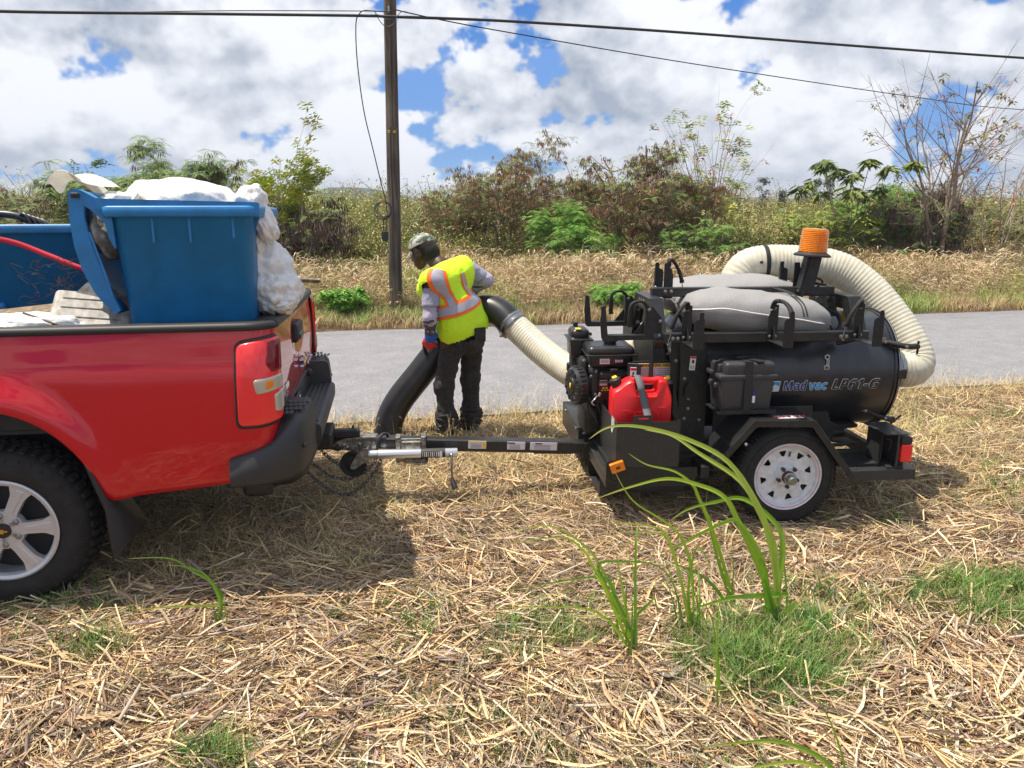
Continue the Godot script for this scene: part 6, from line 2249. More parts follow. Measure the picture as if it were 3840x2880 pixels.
	var vest := obj("safety_vest", q, M.vest, w)
	# tape sewn on: find the vest's surface by stepping inwards along the view of his back
	var e1 := Vector3(.87, 0, -.49)
	var e3 := Vector3(.49, 0, .87)
	var field := func(p: Vector3) -> float:
		var s := 0.0
		for b in vb:
			var ab: Vector3 = b[2] - b[0]
			var t := clampf((p - b[0]).dot(ab) / maxf(ab.length_squared(), 1e-9), 0, 1)
			s += exp(-45.0 * (p.distance_to(b[0] + ab * t) - lerpf(b[1], b[3], t)))
		return -log(maxf(s, 1e-20)) / 45.0
	var fold := FastNoiseLite.new()
	fold.frequency = 3.2
	fold.fractal_octaves = 3
	fold.fractal_type = FastNoiseLite.FRACTAL_RIDGED
	var cc := waist + Vector3(-.02, .1, 0)
	var on := func(u: float, v: float, off: float) -> Vector3:
		# u: angle about the trunk, v: height; radial search
		var vy := minf(v, 1.17)
		var ax := cc + Vector3(-.22 * (vy - cc.y), vy - cc.y, 0)
		var d := (e3 * cos(u) + e1 * sin(u) + Vector3.UP * maxf(0.0, v - 1.17) * 7.0).normalized()
		var r := .45
		for i in 60:
			var pp := ax + d * r
			var f: float = field.call(pp) + .012 * fold.get_noise_3dv(pp * Vector3(1, .7, 1))
			if f < .0008 or r < .05: break
			r -= maxf(f * .8, .0004)
		return ax + d * (r + off)
	var band := func(u0: float, v0: float, u1: float, v1: float, hw: float, off: float, mt: Material, nm: String, par: Node, across := Vector2.ZERO) -> Node:
		var g2 := G.new()
		var g0 := g2.g()
		var dir := Vector2((u1 - u0) * .17, v1 - v0).normalized()
		var per := Vector2(-dir.y / .17, dir.x) if across == Vector2.ZERO else across
		var last := []
		for i in 23:
			var t := i / 22.0
			var row := []
			for k in 5:
				var s := lerpf(-hw, hw, k / 4.0)
				row.append(on.call(lerpf(u0, u1, t) + per.x * s, lerpf(v0, v1, t) + per.y * s, off))
			if last.size():
				for k in 4: g2.quad(last[k], row[k], row[k + 1], last[k + 1], g0)
			last = row
		g2.flush(e3)
		return obj(nm, g2, mt, par)
	# belt stripe, sloping with the lean; two braces over the shoulders
	for s in [[-1.5, .985, 1.3, 1.12, .050, .006, M.orange], [-1.5, .985, 1.3, 1.12, .028, .009, M.reflect], [-.62, 1.055, -1.05, 1.285, .046, .006, M.orange], [-.62, 1.055, -1.05, 1.285, .025, .009, M.reflect], [.66, 1.115, .28, 1.33, .042, .006, M.orange], [.66, 1.115, .28, 1.33, .023, .009, M.reflect]]:
		band.call(s[0], s[1], s[2], s[3], s[4], s[5], s[6], "orange_tape" if s[6] == M.orange else "reflective_tape", vest)
	# gloves: palm and five curled fingers each
	for gl in [[lwr, Vector3(-.35, -.75, -.55).normalized(), Vector3(.1, -.3, -.95).normalized()], [rwr, Vector3(-.75, -.5, .1).normalized(), Vector3(-.3, -.95, .1).normalized()]]:
		var wr: Vector3 = gl[0]
		var d: Vector3 = gl[1]
		var c: Vector3 = gl[2]
		c = (c - d * c.dot(d)).normalized()
		var sd := d.cross(c)
		var bones := [[wr, .030, wr + d * .04, .032], [wr + d * .035 + sd * .022, .024, wr + d * .085 + sd * .026, .020], [wr + d * .035 - sd * .022, .024, wr + d * .082 - sd * .026, .019], [wr + d * .05, .022, wr + d * .085, .020]]
		for i in 4:
			var o: float = .030 - i * .020
			var l: float = [.90, 1.0, .95, .78][i]
			var k0 := wr + d * (.082 + .006 * l) + sd * o
			var k1 := k0 + (d * .6 + c * .8).normalized() * .038 * l
			var k2 := k1 + (c * .9 - d * .45).normalized() * .028 * l
			var k3 := k2 + (c * .2 - d).normalized() * .020 * l
			bones.append([k0, .0105, k1, .0098]); bones.append([k1, .0098, k2, .0090]); bones.append([k2, .0090, k3, .0080])
		var t0 := wr + d * .03 + sd * .032
		var t1 := t0 + (sd * .6 + d * .6 + c * .5).normalized() * .038
		var t2 := t1 + (d * .6 + c * .7 - sd * .3).normalized() * .030
		bones.append([t0, .013, t1, .0115]); bones.append([t1, .0115, t2, .0095])
		q = G.new()
		nets(q, bones, .0055, 170.0, 0.0, 8.0, null, func(p: Vector3) -> Color: return Color(1, 1, 1) if (p - wr).dot(c) < .022 else Color(.03, .3, .3))
		var g3 := obj("glove", q, M.glove, w)
		q = G.new()
		var up2 := (wr - d * .06)
		q.tube([wr - d * .05, wr - d * .02, wr + d * .012], [.047, .046, .042], 16)
		obj("glove_cuff", q, M.cuff, g3)

func pole_and_wires() -> void:
	var p := thing("utility_pole", "weathered grey wooden utility pole with yellow number tag beside the road", "utility pole", Vector3(-1.846, 0, -12.2))
	var q := G.new()
	var pts := []
	var rad := []
	for i in 19:
		pts.append(Vector3(.015 * i * .5 , -.3 + i * .5, 0))
		rad.append(lerpf(.106, .078, i / 18.0))
	var nz := FastNoiseLite.new()
	nz.frequency = 1.5
	var rings := []
	for i in 73:
		var y := -.3 + i * .125
		var ring := PackedVector3Array()
		for j in 28:
			var a := TAU * j / 28.0
			var r := lerpf(.106, .079, i / 72.0) * (1.0 + .03 * nz.get_noise_2d(j * 3.0, y * .4) - (.05 if nz.get_noise_2d(j * 9.0 + 50.0, y * .25) > .42 else 0.0))
			ring.append(Vector3(.0148 * y + cos(a) * r, y, sin(a) * r))
		rings.append(ring)
	q.skin(rings)
	obj("post", q, M.wood, p)
	q = G.new()
	q.box(Vector3(.043, 2.795, .093), Vector3(.125, .034, .004), .001)
	var tg := obj("number_tag", q, M.yellow, p)
	text("17/H111", .024, .003, M.print, xf(Vector3(.043, 2.795, .096)), tg)
	q = G.new()
	q.tube([Vector3(.10, 4.34, .06), Vector3(-.14, 4.42, .06)], .012, 6)
	q.ell(Vector3(.05, 4.62, .09), Vector3(.02, .025, .02))
	q.box(Vector3(.06, 4.37, .085), Vector3(.10, .05, .03), .006)
	q.box(Vector3(.06, 4.48, .085), Vector3(.03, .09, .03), .006)
	obj("cable_bracket", q, M.steel, p)
	q = G.new()
	q.tube(spline([Vector3(.10, 2.1, .055), Vector3(.085, 1.95, .08), Vector3(.105, 1.7, .06), Vector3(.10, 1.2, .07), Vector3(.095, .3, .08)], 6), .006, 5)
	obj("earth_wire", q, M.wire, p)
	var cable := func(pts2: Array, r: float, label: String) -> void:
		var g2 := G.new()
		g2.tube(spline(pts2, 8), r, 7)
		tag(obj("overhead_cable", g2, M.wire), label, "cable", "")
	cable.call([Vector3(-26, 3.9, -6.0), Vector3(-14.0, 3.82, -8.6), Vector3(-7.626, 4.03, -9.8), Vector3(-6.49, 4.127, -10.6), Vector3(-4.46, 4.273, -11.4), Vector3(-2.235, 4.375, -12.0), Vector3(-1.644, 4.37, -12.06), Vector3(0, 4.402, -12.5), Vector3(2.92, 4.39, -13.3), Vector3(5.865, 4.347, -14.1), Vector3(9.245, 4.289, -14.9), Vector3(13.28, 4.248, -15.8), Vector3(26, 4.35, -18.6)], .021, "thick black overhead cable crossing the whole sky past the pole")
	cable.call([Vector3(-1.70, 4.48, -12.12), Vector3(-1.074, 4.406, -12.4), Vector3(0, 4.338, -13.0), Vector3(3.321, 4.203, -15.0), Vector3(8.925, 3.995, -18.0), Vector3(12.594, 3.947, -20.0), Vector3(22, 4.2, -25.0)], .009, "thin cable sagging down to the right from the pole, behind the bare tree")
	cable.call([Vector3(-1.86, 4.46, -12.12), Vector3(-4.059, 4.461, -12.1), Vector3(-7.29, 4.393, -11.9), Vector3(-12, 4.40, -11.5), Vector3(-24, 4.5, -10.6)], .007, "thin cable running left from the pole, just above the thick one")
	var g4 := G.new()
	g4.tube(spline([Vector3(-1.74, 4.44, -12.05), Vector3(-1.98, 4.44, -12.03), Vector3(-2.13, 4.44, -12.0), Vector3(-2.202, 4.384, -12.0), Vector3(-2.247, 4.273, -12.0), Vector3(-2.258, 3.901, -12.0), Vector3(-2.231, 3.458, -12.0), Vector3(-2.176, 3.008, -12.0), Vector3(-2.079, 2.549, -12.0), Vector3(-1.981, 2.081, -12.0), Vector3(-1.909, 1.769, -12.0)], 8), .0085, 6)
	for k in 3:
		var ring := []
		for j in 25:
			var a := TAU * j / 24.0
			ring.append(Vector3(-1.965 + .015 * k + cos(a) * (.13 - .012 * k), 1.64 + .01 * k + sin(a) * (.135 - .01 * k), -12.0 + .012 * k))
		g4.tube(ring, .0075, 6, false)
	g4.tube(spline([Vector3(-1.91, 1.76, -12.0), Vector3(-1.90, 1.55, -12.0), Vector3(-1.925, 1.33, -12.0)], 5), .007, 5)
	g4.tube(spline([Vector3(-1.95, 1.53, -12.0), Vector3(-1.965, 1.43, -12.0), Vector3(-1.96, 1.33, -12.0)], 5), .007, 5)
	tag(obj("drop_wire", g4, M.wire), "black drop wire hanging from the cable and coiled beside the pole", "wire")
	g4 = G.new()
	g4.prism(soft_poly(P2([-.05, .07, .05, .07, .05, -.04, .025, -.075, -.025, -.075, -.05, -.04]), .015), .05, xf(Vector3(-1.943, 1.255, -12.0)), .008)
	tag(obj("junction_box", g4, M.trim), "small black junction box hanging below the coiled wire", "junction box")
	# other wires up at the bracket
	g4 = G.new()
	g4.tube(spline([Vector3(-1.98, 4.45, -12.02), Vector3(-1.90, 4.30, -12.0), Vector3(-1.80, 4.22, -11.98), Vector3(-1.70, 4.27, -12.0), Vector3(-1.66, 4.36, -12.02), Vector3(-1.58, 4.44, -12.05), Vector3(-1.46, 4.43, -12.15)], 6), .006, 5)
	tag(obj("jumper_wire", g4, M.wire), "short looped jumper wire at the top of the pole", "wire")

# ---- leaf shapes, each one small mesh that many instances share ----
func leaf_quad(q: G, a: Vector3, b: Vector3, side: Vector3, w: float, fold := 0.15) -> void:
	var m := a.lerp(b, 0.45)
	var n := side.cross(b - a).normalized() * w * fold
	q.tri(a, m + side * w * 0.5 + n, m)
	q.tri(a, m, m - side * w * 0.5 + n)
	q.tri(m, m + side * w * 0.5 + n, b)
	q.tri(m, b, m - side * w * 0.5 + n)

func pinnate_leaf(r: RandomNumberGenerator, fronds: int, length: float, pairs: int, droop: float) -> ArrayMesh:
	var q := G.new()
	for f in fronds:
		var az := TAU * f / fronds + r.randf_range(-.5, .5)
		var out := Vector3(cos(az), 0, sin(az))
		var pts := []
		for i in 6:
			var t := i / 5.0
			pts.append(out * length * t + Vector3.UP * length * (.35 * t - droop * t * t))
		var side := out.cross(Vector3.UP)
		for i in pairs:
			var t := (i + 1.0) / (pairs + 0.5) * 4.99
			var p: Vector3 = pts[int(t)].lerp(pts[int(t) + 1], t - int(t))
			var dir: Vector3 = (pts[int(t) + 1] - pts[int(t)]).normalized()
			var l := length * .30 * (1.0 - absf(t / 5.0 - .45) * .7)
			for s in [-1, 1]:
				q.col = Color.WHITE * r.randf_range(.75, 1.15)
				leaf_quad(q, p, p + (side * s + dir * .45 + Vector3.DOWN * r.randf_range(.05, .35)).normalized() * l, dir, l * .30)
	q.flush(Vector3.UP)
	return q.mesh()

func pod_bundle(r: RandomNumberGenerator, n: int, length: float) -> ArrayMesh:
	var q := G.new()
	for i in n:
		var d := Vector3(r.randf_range(-.5, .5), -1, r.randf_range(-.5, .5)).normalized()
		var o := Vector3(r.randf_range(-.04, .04), r.randf_range(-.02, .03), r.randf_range(-.04, .04))
		var l := length * r.randf_range(.7, 1.1)
		var side := d.cross(Vector3(r.randf_range(-1, 1), 0, r.randf_range(-1, 1))).normalized()
		q.col = Color.WHITE * r.randf_range(.6, 1.25)
		var b := o + d * l + side * r.randf_range(-.015, .015)
		leaf_quad(q, o, b, side, .020, .5)
	q.flush(Vector3.UP)
	return q.mesh()

func leaf_cluster(r: RandomNumberGenerator, n: int, length: float, width: float, spread: float, droop: float) -> ArrayMesh:
	var q := G.new()
	for i in n:
		var az := TAU * i / n + r.randf_range(-.6, .6)
		var d := Vector3(cos(az) * spread, r.randf_range(-droop, .6 - droop), sin(az) * spread).normalized()
		var l := length * r.randf_range(.7, 1.15)
		var o := Vector3(0, r.randf_range(-.06, .04), 0) + d * .01
		q.col = Color.WHITE * r.randf_range(.72, 1.2)
		leaf_quad(q, o, o + d * l + Vector3.DOWN * droop * l * .4, d.cross(Vector3.UP).normalized(), width, .3)
	q.flush(Vector3.UP)
	return q.mesh()

func grass_tuft(r: RandomNumberGenerator, n: int, h: float, w: float, rad: float, lean: float, segs := 4, heads := false, fold := .35) -> ArrayMesh:
	var q := G.new()
	for i in n:
		var az := r.randf() * TAU
		var o := Vector3(r.randf_range(-rad, rad), 0, r.randf_range(-rad, rad))
		var out := Vector3(cos(az), 0, sin(az))
		var l := h * r.randf_range(.55, 1.1)
		var ln := lean * r.randf_range(.2, 1.3)
		var pts := []
		var ws := []
		for k in segs + 1:
			var t := float(k) / segs
			pts.append(o + Vector3.UP * l * (t - .55 * ln * t * t) + out * l * ln * t * t)
			ws.append(maxf(w * (1.0 - t * t * .9) * r.randf_range(.85, 1.1), w * .08))
		q.col = Color(1, 1, 1) * r.randf_range(.6, 1.2)
		if r.randf() < .25: q.col = Color(1.05, .95, .78) * r.randf_range(.7, 1.1)
		var side := out.cross(Vector3.UP).rotated(Vector3.UP, r.randf_range(-.6, .6))
		var gr := q.g()
		for k in segs:
			q.quad(pts[k] - side * ws[k] * .5, pts[k] + side * ws[k] * .5, pts[k + 1] + side * ws[k + 1] * .5, pts[k + 1] - side * ws[k + 1] * .5, gr)
		if heads and r.randf() < .6:
			for k in 5:
				var e: Vector3 = pts[segs]
				var d := Vector3(r.randf_range(-1, 1), r.randf_range(.0, 1.2), r.randf_range(-1, 1)).normalized() * .035
				q.tri(e - Vector3.UP * .02 * k, e - Vector3.UP * .02 * k + d + side * .002, e - Vector3.UP * .02 * k + d - side * .002)
	q.flush(Vector3(0, .4, 1))
	return q.mesh()

func straw_tuft(r: RandomNumberGenerator, n: int, h: float) -> ArrayMesh:
	# a stand of dead grass: leaning stalks with broad curled leaves breaking off at all angles
	var q := G.new()
	for i in n:
		var az := r.randf() * TAU
		var out := Vector3(cos(az), 0, sin(az))
		var o := Vector3(r.randf_range(-.22, .22), 0, r.randf_range(-.22, .22))
		var l := h * r.randf_range(.5, 1.1)
		var top := o + Vector3.UP * l + out * l * r.randf_range(.05, .55)
		var side := out.cross(Vector3.UP)
		q.col = Color(.92, .86, .74) * r.randf_range(.6, 1.05)
		q.quad(o - side * .003, o + side * .003, top + side * .002, top - side * .002)
		for k in 4:
			var t := r.randf_range(.25, 1.0)
			var p := o.lerp(top, t)
			var a2 := r.randf() * TAU
			var d := Vector3(cos(a2), r.randf_range(-.1, .9), sin(a2)).normalized()
			var ll := r.randf_range(.10, .26)
			var w := r.randf_range(.008, .019)
			var p1 := p + d * ll * .5
			var p2 := p1 + (d + Vector3.DOWN * r.randf_range(.4, 1.8)).normalized() * ll * .5
			var sd := d.cross(Vector3.UP).normalized().rotated(d, r.randf_range(-1.2, 1.2)) * w * .5
			q.col = [Color(1, 1, 1), Color(1.1, 1.04, .9), Color(.95, .85, .7), Color(.8, .72, .6)][r.randi() % 4] * r.randf_range(.7, 1.15)
			q.quad(p - sd * .6, p + sd * .6, p1 + sd, p1 - sd)
			q.quad(p1 - sd, p1 + sd, p2 + sd * .15, p2 - sd * .15)
	q.flush(Vector3(0, .6, 1))
	return q.mesh()

func twig_clump(r: RandomNumberGenerator, n: int, h: float, leaves: int, leaf_l: float) -> ArrayMesh:
	# a knee-high to man-high tangle of thin stems; stems dark, leaves light (vertex tones), tinted per copy
	var q := G.new()
	for i in n:
		var az := r.randf() * TAU
		var o := Vector3(r.randf_range(-.35, .35), 0, r.randf_range(-.35, .35)) * h * .5
		var out := Vector3(cos(az), 0, sin(az))
		var l := h * r.randf_range(.5, 1.1)
		var b := o + Vector3.UP * l * r.randf_range(.5, 1.0) + out * l * r.randf_range(.1, .8)
		var m := o.lerp(b, .5) + Vector3(r.randf_range(-.16, .16), r.randf_range(0, .16), r.randf_range(-.16, .16)) * h
		q.col = Color(.95, .84, .72) * r.randf_range(.5, 1.0)
		var w := h * .0055
		for s in [[o, m, w], [m, b, w * .6]]:
			var d: Vector3 = s[1] - s[0]
			var sd: Vector3 = d.cross(Vector3(.3, .1, 1)).normalized() * s[2]
			q.quad(s[0] - sd, s[0] + sd, s[1] + sd * .6, s[1] - sd * .6)
			var s2: Vector3 = d.cross(sd).normalized() * s[2]
			q.quad(s[0] - s2, s[0] + s2, s[1] + s2 * .6, s[1] - s2 * .6)
		for k in leaves:
			var t := r.randf_range(.25, 1.0)
			var p := (o.lerp(m, t * 2.0) if t < .5 else m.lerp(b, t * 2.0 - 1.0)) + Vector3(r.randf_range(-.08, .08), r.randf_range(-.05, .08), r.randf_range(-.08, .08)) * h
			var d := Vector3(r.randf_range(-1, 1), r.randf_range(-.7, .6), r.randf_range(-1, 1)).normalized()
			q.col = [Color(.62, .92, .34), Color(.8, 1.0, .45), Color(.55, .75, .35), Color(1.0, .85, .55), Color(.9, .72, .5)][r.randi() % 5] * r.randf_range(.6, 1.15)
			leaf_quad(q, p, p + d * leaf_l * r.randf_range(.6, 1.2), d.cross(Vector3(.2, 1, .3)).normalized(), leaf_l * .42, .3)
	q.flush(Vector3.UP)
	return q.mesh()

# ---- a shrub or tree: stems, boughs and twigs as tapered tubes; foliage as leaf meshes at the twigs ----
func shrub(called: String, label: String, category: String, group: String, at: Vector2, o: Dictionary) -> void:
	var r := RandomNumberGenerator.new()
	r.seed = o.seed
	var t := thing(called, label, category, gp(at.x, at.y), 0.0, group)
	var q := G.new()
	var h: float = o.h
	var spread: float = o.spread
	var sites := []
	var lean: Vector3 = o.get("lean", Vector3.ZERO)
	var n: int = o.stems
	for i in n:
		var az := TAU * i / n + r.randf_range(-.5, .5)
		var out := Vector3(cos(az), 0, sin(az))
		var base := out * r.randf_range(0, o.get("foot", .12))
		var top := Vector3.UP * h * r.randf_range(.72, 1.0) + out * spread * r.randf_range(.25, .8) + lean * h
		if i == 0: top = Vector3.UP * h + lean * h + out * spread * .2
		var pts := []
		for k in 7:
			var s := k / 6.0
			pts.append(base.lerp(top, s) + out * spread * .25 * (s * s - s) + Vector3(r.randf_range(-1, 1), 0, r.randf_range(-1, 1)) * .035 * h * s * o.get("crook", 1.0))
		var r0: float = o.get("r", .035) * r.randf_range(.7, 1.1)
		var sp := spline(pts, 3)
		var rad := []
		for k in sp.size(): rad.append(lerpf(r0, r0 * .18, float(k) / sp.size()))
		q.tube(sp, rad, 6, false)
		for b in int(o.boughs):
			var s := r.randf_range(o.get("bare", .35), .97)
			var p: Vector3 = sp[int(s * (sp.size() - 1))]
			var a2 := r.randf() * TAU
			var bo := (Vector3(cos(a2), 0, sin(a2)) + out * .5).normalized()
			var bl: float = spread * r.randf_range(.35, .85) * (1.1 - s * .55)
			var rise: float = o.get("rise", .7)
			var e := p + bo * bl + Vector3.UP * bl * r.randf_range(.3, 1.2) * rise
			var mid := p.lerp(e, .5) + Vector3(r.randf_range(-1, 1), r.randf_range(-.5, .8), r.randf_range(-1, 1)) * bl * .12
			var br: float = r0 * lerpf(.5, .2, s)
			var bp := spline([p, mid, e], 3)
			q.tube(bp, [br, br * .85, br * .7, br * .6, br * .5, br * .4, br * .3], 5, false)
			for w in int(o.twigs):
				var ws := r.randf_range(.3, 1.0)
				var wp: Vector3 = bp[int(ws * 6)]
				var wd := (bo + Vector3(r.randf_range(-1, 1), r.randf_range(-.2, 1.1) * rise, r.randf_range(-1, 1))).normalized()
				var we := wp + wd * bl * r.randf_range(.25, .6)
				q.tube([wp, wp.lerp(we, .5) + Vector3(0, -.02, 0), we], [br * .35, br * .28, br * .15], 4, false)
				sites.append([we, wd])
				sites.append([wp.lerp(we, .6), wd])
			sites.append([e, bo])
		sites.append([sp[-1], Vector3.UP])
	obj(o.get("wood", "stems"), q, o.get("bark", M.bark), t)
	for lf in o.leaves:
		# [name, mesh, share of sites, copies per site, size, scatter, colours]
		var xs := []
		var cs := PackedColorArray()
		for s in sites:
			if s[0].y < h * lf.get("above", 0.0) or s[0].y > h * lf.get("below", 9.0): continue
			if r.randf() > lf.share: continue
			for k in int(lf.n):
				var p: Vector3 = s[0] + Vector3(r.randf_range(-1, 1), r.randf_range(-1, .6), r.randf_range(-1, 1)) * lf.scatter
				var sc: float = lf.size * r.randf_range(.7, 1.25)
				var b := Basis(Vector3.UP, r.randf() * TAU) * Basis(Vector3.RIGHT, r.randf_range(-.4, .4))
				if lf.get("wind", false): b = Basis(Vector3(-.2, 0, 1).normalized(), .5) * b
				xs.append(Transform3D(b.scaled(Vector3.ONE * sc), p))
				var c: Color = lf.cols[r.randi() % lf.cols.size()]
				cs.append(c * r.randf_range(.75, 1.2))
		if xs.size(): many(lf.name, lf.mesh, M.leaf, xs, cs, t)

func vegetation() -> void:
	var r := RandomNumberGenerator.new()
	r.seed = 77
	var pin := pinnate_leaf(r, 3, .19, 8, .6)
	var pin_big := pinnate_leaf(r, 4, .25, 10, .7)
	var pods := pod_bundle(r, 7, .16)
	var pods_long := pod_bundle(r, 9, .22)
	var oval := leaf_cluster(r, 8, .13, .045, 1.0, .25)
	var curled := leaf_cluster(r, 5, .10, .04, .8, .6)
	var palm := leaf_cluster(r, 15, .30, .075, 1.0, .55)
	var GRN := [Color(.17, .28, .055), Color(.22, .34, .07), Color(.13, .22, .05), Color(.26, .34, .09)]
	var BRIGHT := [Color(.19, .42, .045), Color(.24, .48, .06), Color(.15, .34, .04)]
	var LIME := [Color(.36, .47, .045), Color(.46, .52, .05), Color(.28, .40, .045), Color(.54, .50, .08)]
	var BROWN := [Color(.17, .10, .07), Color(.22, .135, .09), Color(.13, .08, .06), Color(.30, .20, .13)]
	var RUST := [Color(.36, .17, .10), Color(.30, .14, .09), Color(.30, .20, .11), Color(.40, .25, .14)]
	var OLIVE := [Color(.25, .28, .09), Color(.32, .33, .12), Color(.36, .32, .14)]
	var pale := mat(Color(0.34, 0.28, 0.21), 0.9)
	var grey := mat(Color(0.22, 0.18, 0.145), 0.9)
	var dark := mat(Color(0.12, 0.085, 0.06), 0.9)
	var gl := "shrubs and small trees behind the far verge"
	var L := func(nm: String, mesh: Mesh, share: float, n: int, size: float, sc: float, cols: Array, ex := {}) -> Dictionary:
		var d := {"name": nm, "mesh": mesh, "share": share, "n": n, "size": size, "scatter": sc, "cols": cols}
		d.merge(ex)
		return d
	# from left to right
	shrub("leadtree", "brown and green leadtree at the left picture edge, beyond the left bin", "tree", gl, Vector2(-12.0, -19.2), {"seed": 1, "h": 2.1, "spread": 1.6, "stems": 5, "boughs": 8, "twigs": 4, "bark": grey, "leaves": [L.call("foliage", pin, .8, 2, 1.0, .15, GRN + OLIVE), L.call("pods", pods, .6, 2, 1.0, .15, BROWN)]})
	shrub("leadtree", "low brown leadtree between the left edge and the dense green crown", "tree", gl, Vector2(-10.6, -17.6), {"seed": 2, "h": 1.9, "spread": 1.5, "stems": 5, "boughs": 8, "twigs": 4, "bark": grey, "leaves": [L.call("foliage", pin, .8, 2, 1.0, .15, GRN + OLIVE), L.call("pods", pods, .7, 2, 1.0, .15, BROWN)]})
	shrub("young_tree", "slim light-leaved young tree rising left of the dense green crown", "tree", gl, Vector2(-9.7, -18.0), {"seed": 3, "h": 2.6, "spread": .9, "stems": 4, "boughs": 6, "twigs": 3, "r": .02, "bark": grey, "leaves": [L.call("foliage", oval, .9, 2, 1.1, .1, [Color(.15, .22, .07), Color(.2, .27, .09)])]})
	shrub("leadtree", "dense dark green crown with brown pods directly behind the overfull bin", "tree", gl, Vector2(-8.0, -17.5), {"seed": 4, "h": 2.55, "spread": 1.9, "stems": 7, "boughs": 10, "twigs": 5, "bark": grey, "leaves": [L.call("foliage", pin_big, 1.0, 3, 1.0, .2, GRN), L.call("pods", pods_long, .6, 2, 1.0, .15, BROWN, {"above": .55})]})
	shrub("leadtree", "small dark crown with hanging pods at the right end of the dense green crown", "tree", gl, Vector2(-6.85, -17.3), {"seed": 5, "h": 2.35, "spread": .9, "stems": 4, "boughs": 6, "twigs": 4, "bark": grey, "leaves": [L.call("foliage", pin_big, .9, 2, .9, .15, GRN), L.call("pods", pods_long, .8, 2, 1.0, .1, BROWN)]})
	shrub("sapling", "yellow-green windblown sapling standing alone against the sky left of the pole", "tree", gl, Vector2(-4.40, -15.8), {"seed": 6, "h": 2.95, "spread": 1.0, "stems": 7, "boughs": 6, "twigs": 3, "r": .018, "rise": 1.5, "bark": pale, "crook": .6, "leaves": [L.call("foliage", oval, .85, 2, 1.0, .10, LIME, {"wind": true})]})
	shrub("leadtree", "low bush of drooping dark brown pods under the yellow-green sapling", "shrub", gl, Vector2(-4.0, -15.2), {"seed": 7, "h": 1.55, "spread": 1.1, "stems": 6, "boughs": 6, "twigs": 4, "bark": dark, "leaves": [L.call("pods", pods_long, .55, 2, 1.0, .22, [Color(.10, .065, .055), Color(.14, .10, .08)]), L.call("foliage", pin, .45, 1, .9, .2, GRN)]})
	shrub("dry_bush", "greyish thin-twigged bush left of the pole, under the far hill", "shrub", gl, Vector2(-4.6, -22.5), {"seed": 8, "h": 1.5, "spread": 2.0, "stems": 9, "boughs": 7, "twigs": 5, "r": .02, "bark": pale, "leaves": [L.call("foliage", curled, .4, 1, 1.0, .15, OLIVE + GRN)]})
	shrub("dry_bush", "greyish thin-twigged bush just right of the pole", "shrub", gl, Vector2(-2.3, -21.5), {"seed": 9, "h": 1.75, "spread": 1.4, "stems": 9, "boughs": 7, "twigs": 5, "r": .02, "bark": pale, "leaves": [L.call("foliage", curled, .5, 1, 1.0, .15, OLIVE + GRN)]})
	shrub("leadtree", "reddish podded leadtree above the person's head, nearest the pole", "tree", gl, Vector2(-1.35, -19.5), {"seed": 10, "h": 2.0, "spread": 1.3, "stems": 5, "boughs": 8, "twigs": 5, "bark": grey, "leaves": [L.call("foliage", pin, .6, 2, .9, .15, OLIVE + GRN), L.call("pods", pods, .7, 2, 1.0, .15, RUST)]})
	shrub("leadtree", "wide-topped leadtree with rust-brown pods right of the person's head", "tree", gl, Vector2(-.1, -18.8), {"seed": 11, "h": 2.75, "spread": 2.0, "stems": 6, "boughs": 9, "twigs": 5, "r": .05, "bark": grey, "bare": .45, "leaves": [L.call("foliage", pin, .55, 2, .95, .18, OLIVE + GRN), L.call("pods", pods, .8, 2, 1.0, .18, RUST)]})
	shrub("leadtree", "rust-red leadtree between the wide-topped one and the bright green bush", "tree", gl, Vector2(1.55, -19.6), {"seed": 12, "h": 2.2, "spread": 1.3, "stems": 5, "boughs": 8, "twigs": 5, "bark": grey, "leaves": [L.call("foliage", pin, .5, 2, .9, .15, GRN), L.call("pods", pods, .9, 2, 1.0, .15, [Color(.30, .10, .06), Color(.25, .09, .06)])]})
	shrub("green_bush", "bright green leafy bush leaning right with pale bare limbs", "shrub", gl, Vector2(.75, -16.2), {"seed": 13, "h": 1.60, "spread": .75, "stems": 4, "boughs": 6, "twigs": 4, "r": .026, "bark": pale, "lean": Vector3(.30, 0, 0), "bare": .6, "leaves": [L.call("foliage", pin, 1.0, 3, .9, .14, BRIGHT)]})
	shrub("green_bush", "low bright green leafy bush under the leaning one", "shrub", gl, Vector2(1.55, -15.9), {"seed": 14, "h": .95, "spread": 1.1, "stems": 6, "boughs": 5, "twigs": 4, "r": .02, "bark": pale, "leaves": [L.call("foliage", pin, 1.0, 2, .95, .16, BRIGHT + GRN)]})
	shrub("leadtree", "tall spreading leadtree with reddish trunk and brown pods in mid picture", "tree", gl, Vector2(2.55, -17.0), {"seed": 15, "h": 2.95, "spread": 1.75, "stems": 4, "boughs": 12, "twigs": 5, "r": .055, "bark": mat(Color(.17, .09, .06), .9), "bare": .42, "leaves": [L.call("foliage", pin, .6, 2, .95, .16, OLIVE + GRN), L.call("pods", pods, .85, 2, 1.0, .16, RUST + BROWN)]})
	shrub("leadtree", "rust-brown leadtree filling the gap left of the bare sapling", "tree", gl, Vector2(3.75, -18.0), {"seed": 16, "h": 2.35, "spread": 1.3, "stems": 5, "boughs": 8, "twigs": 5, "bark": grey, "leaves": [L.call("foliage", pin, .6, 2, .9, .16, GRN + OLIVE), L.call("pods", pods, .8, 2, 1.0, .16, RUST)]})
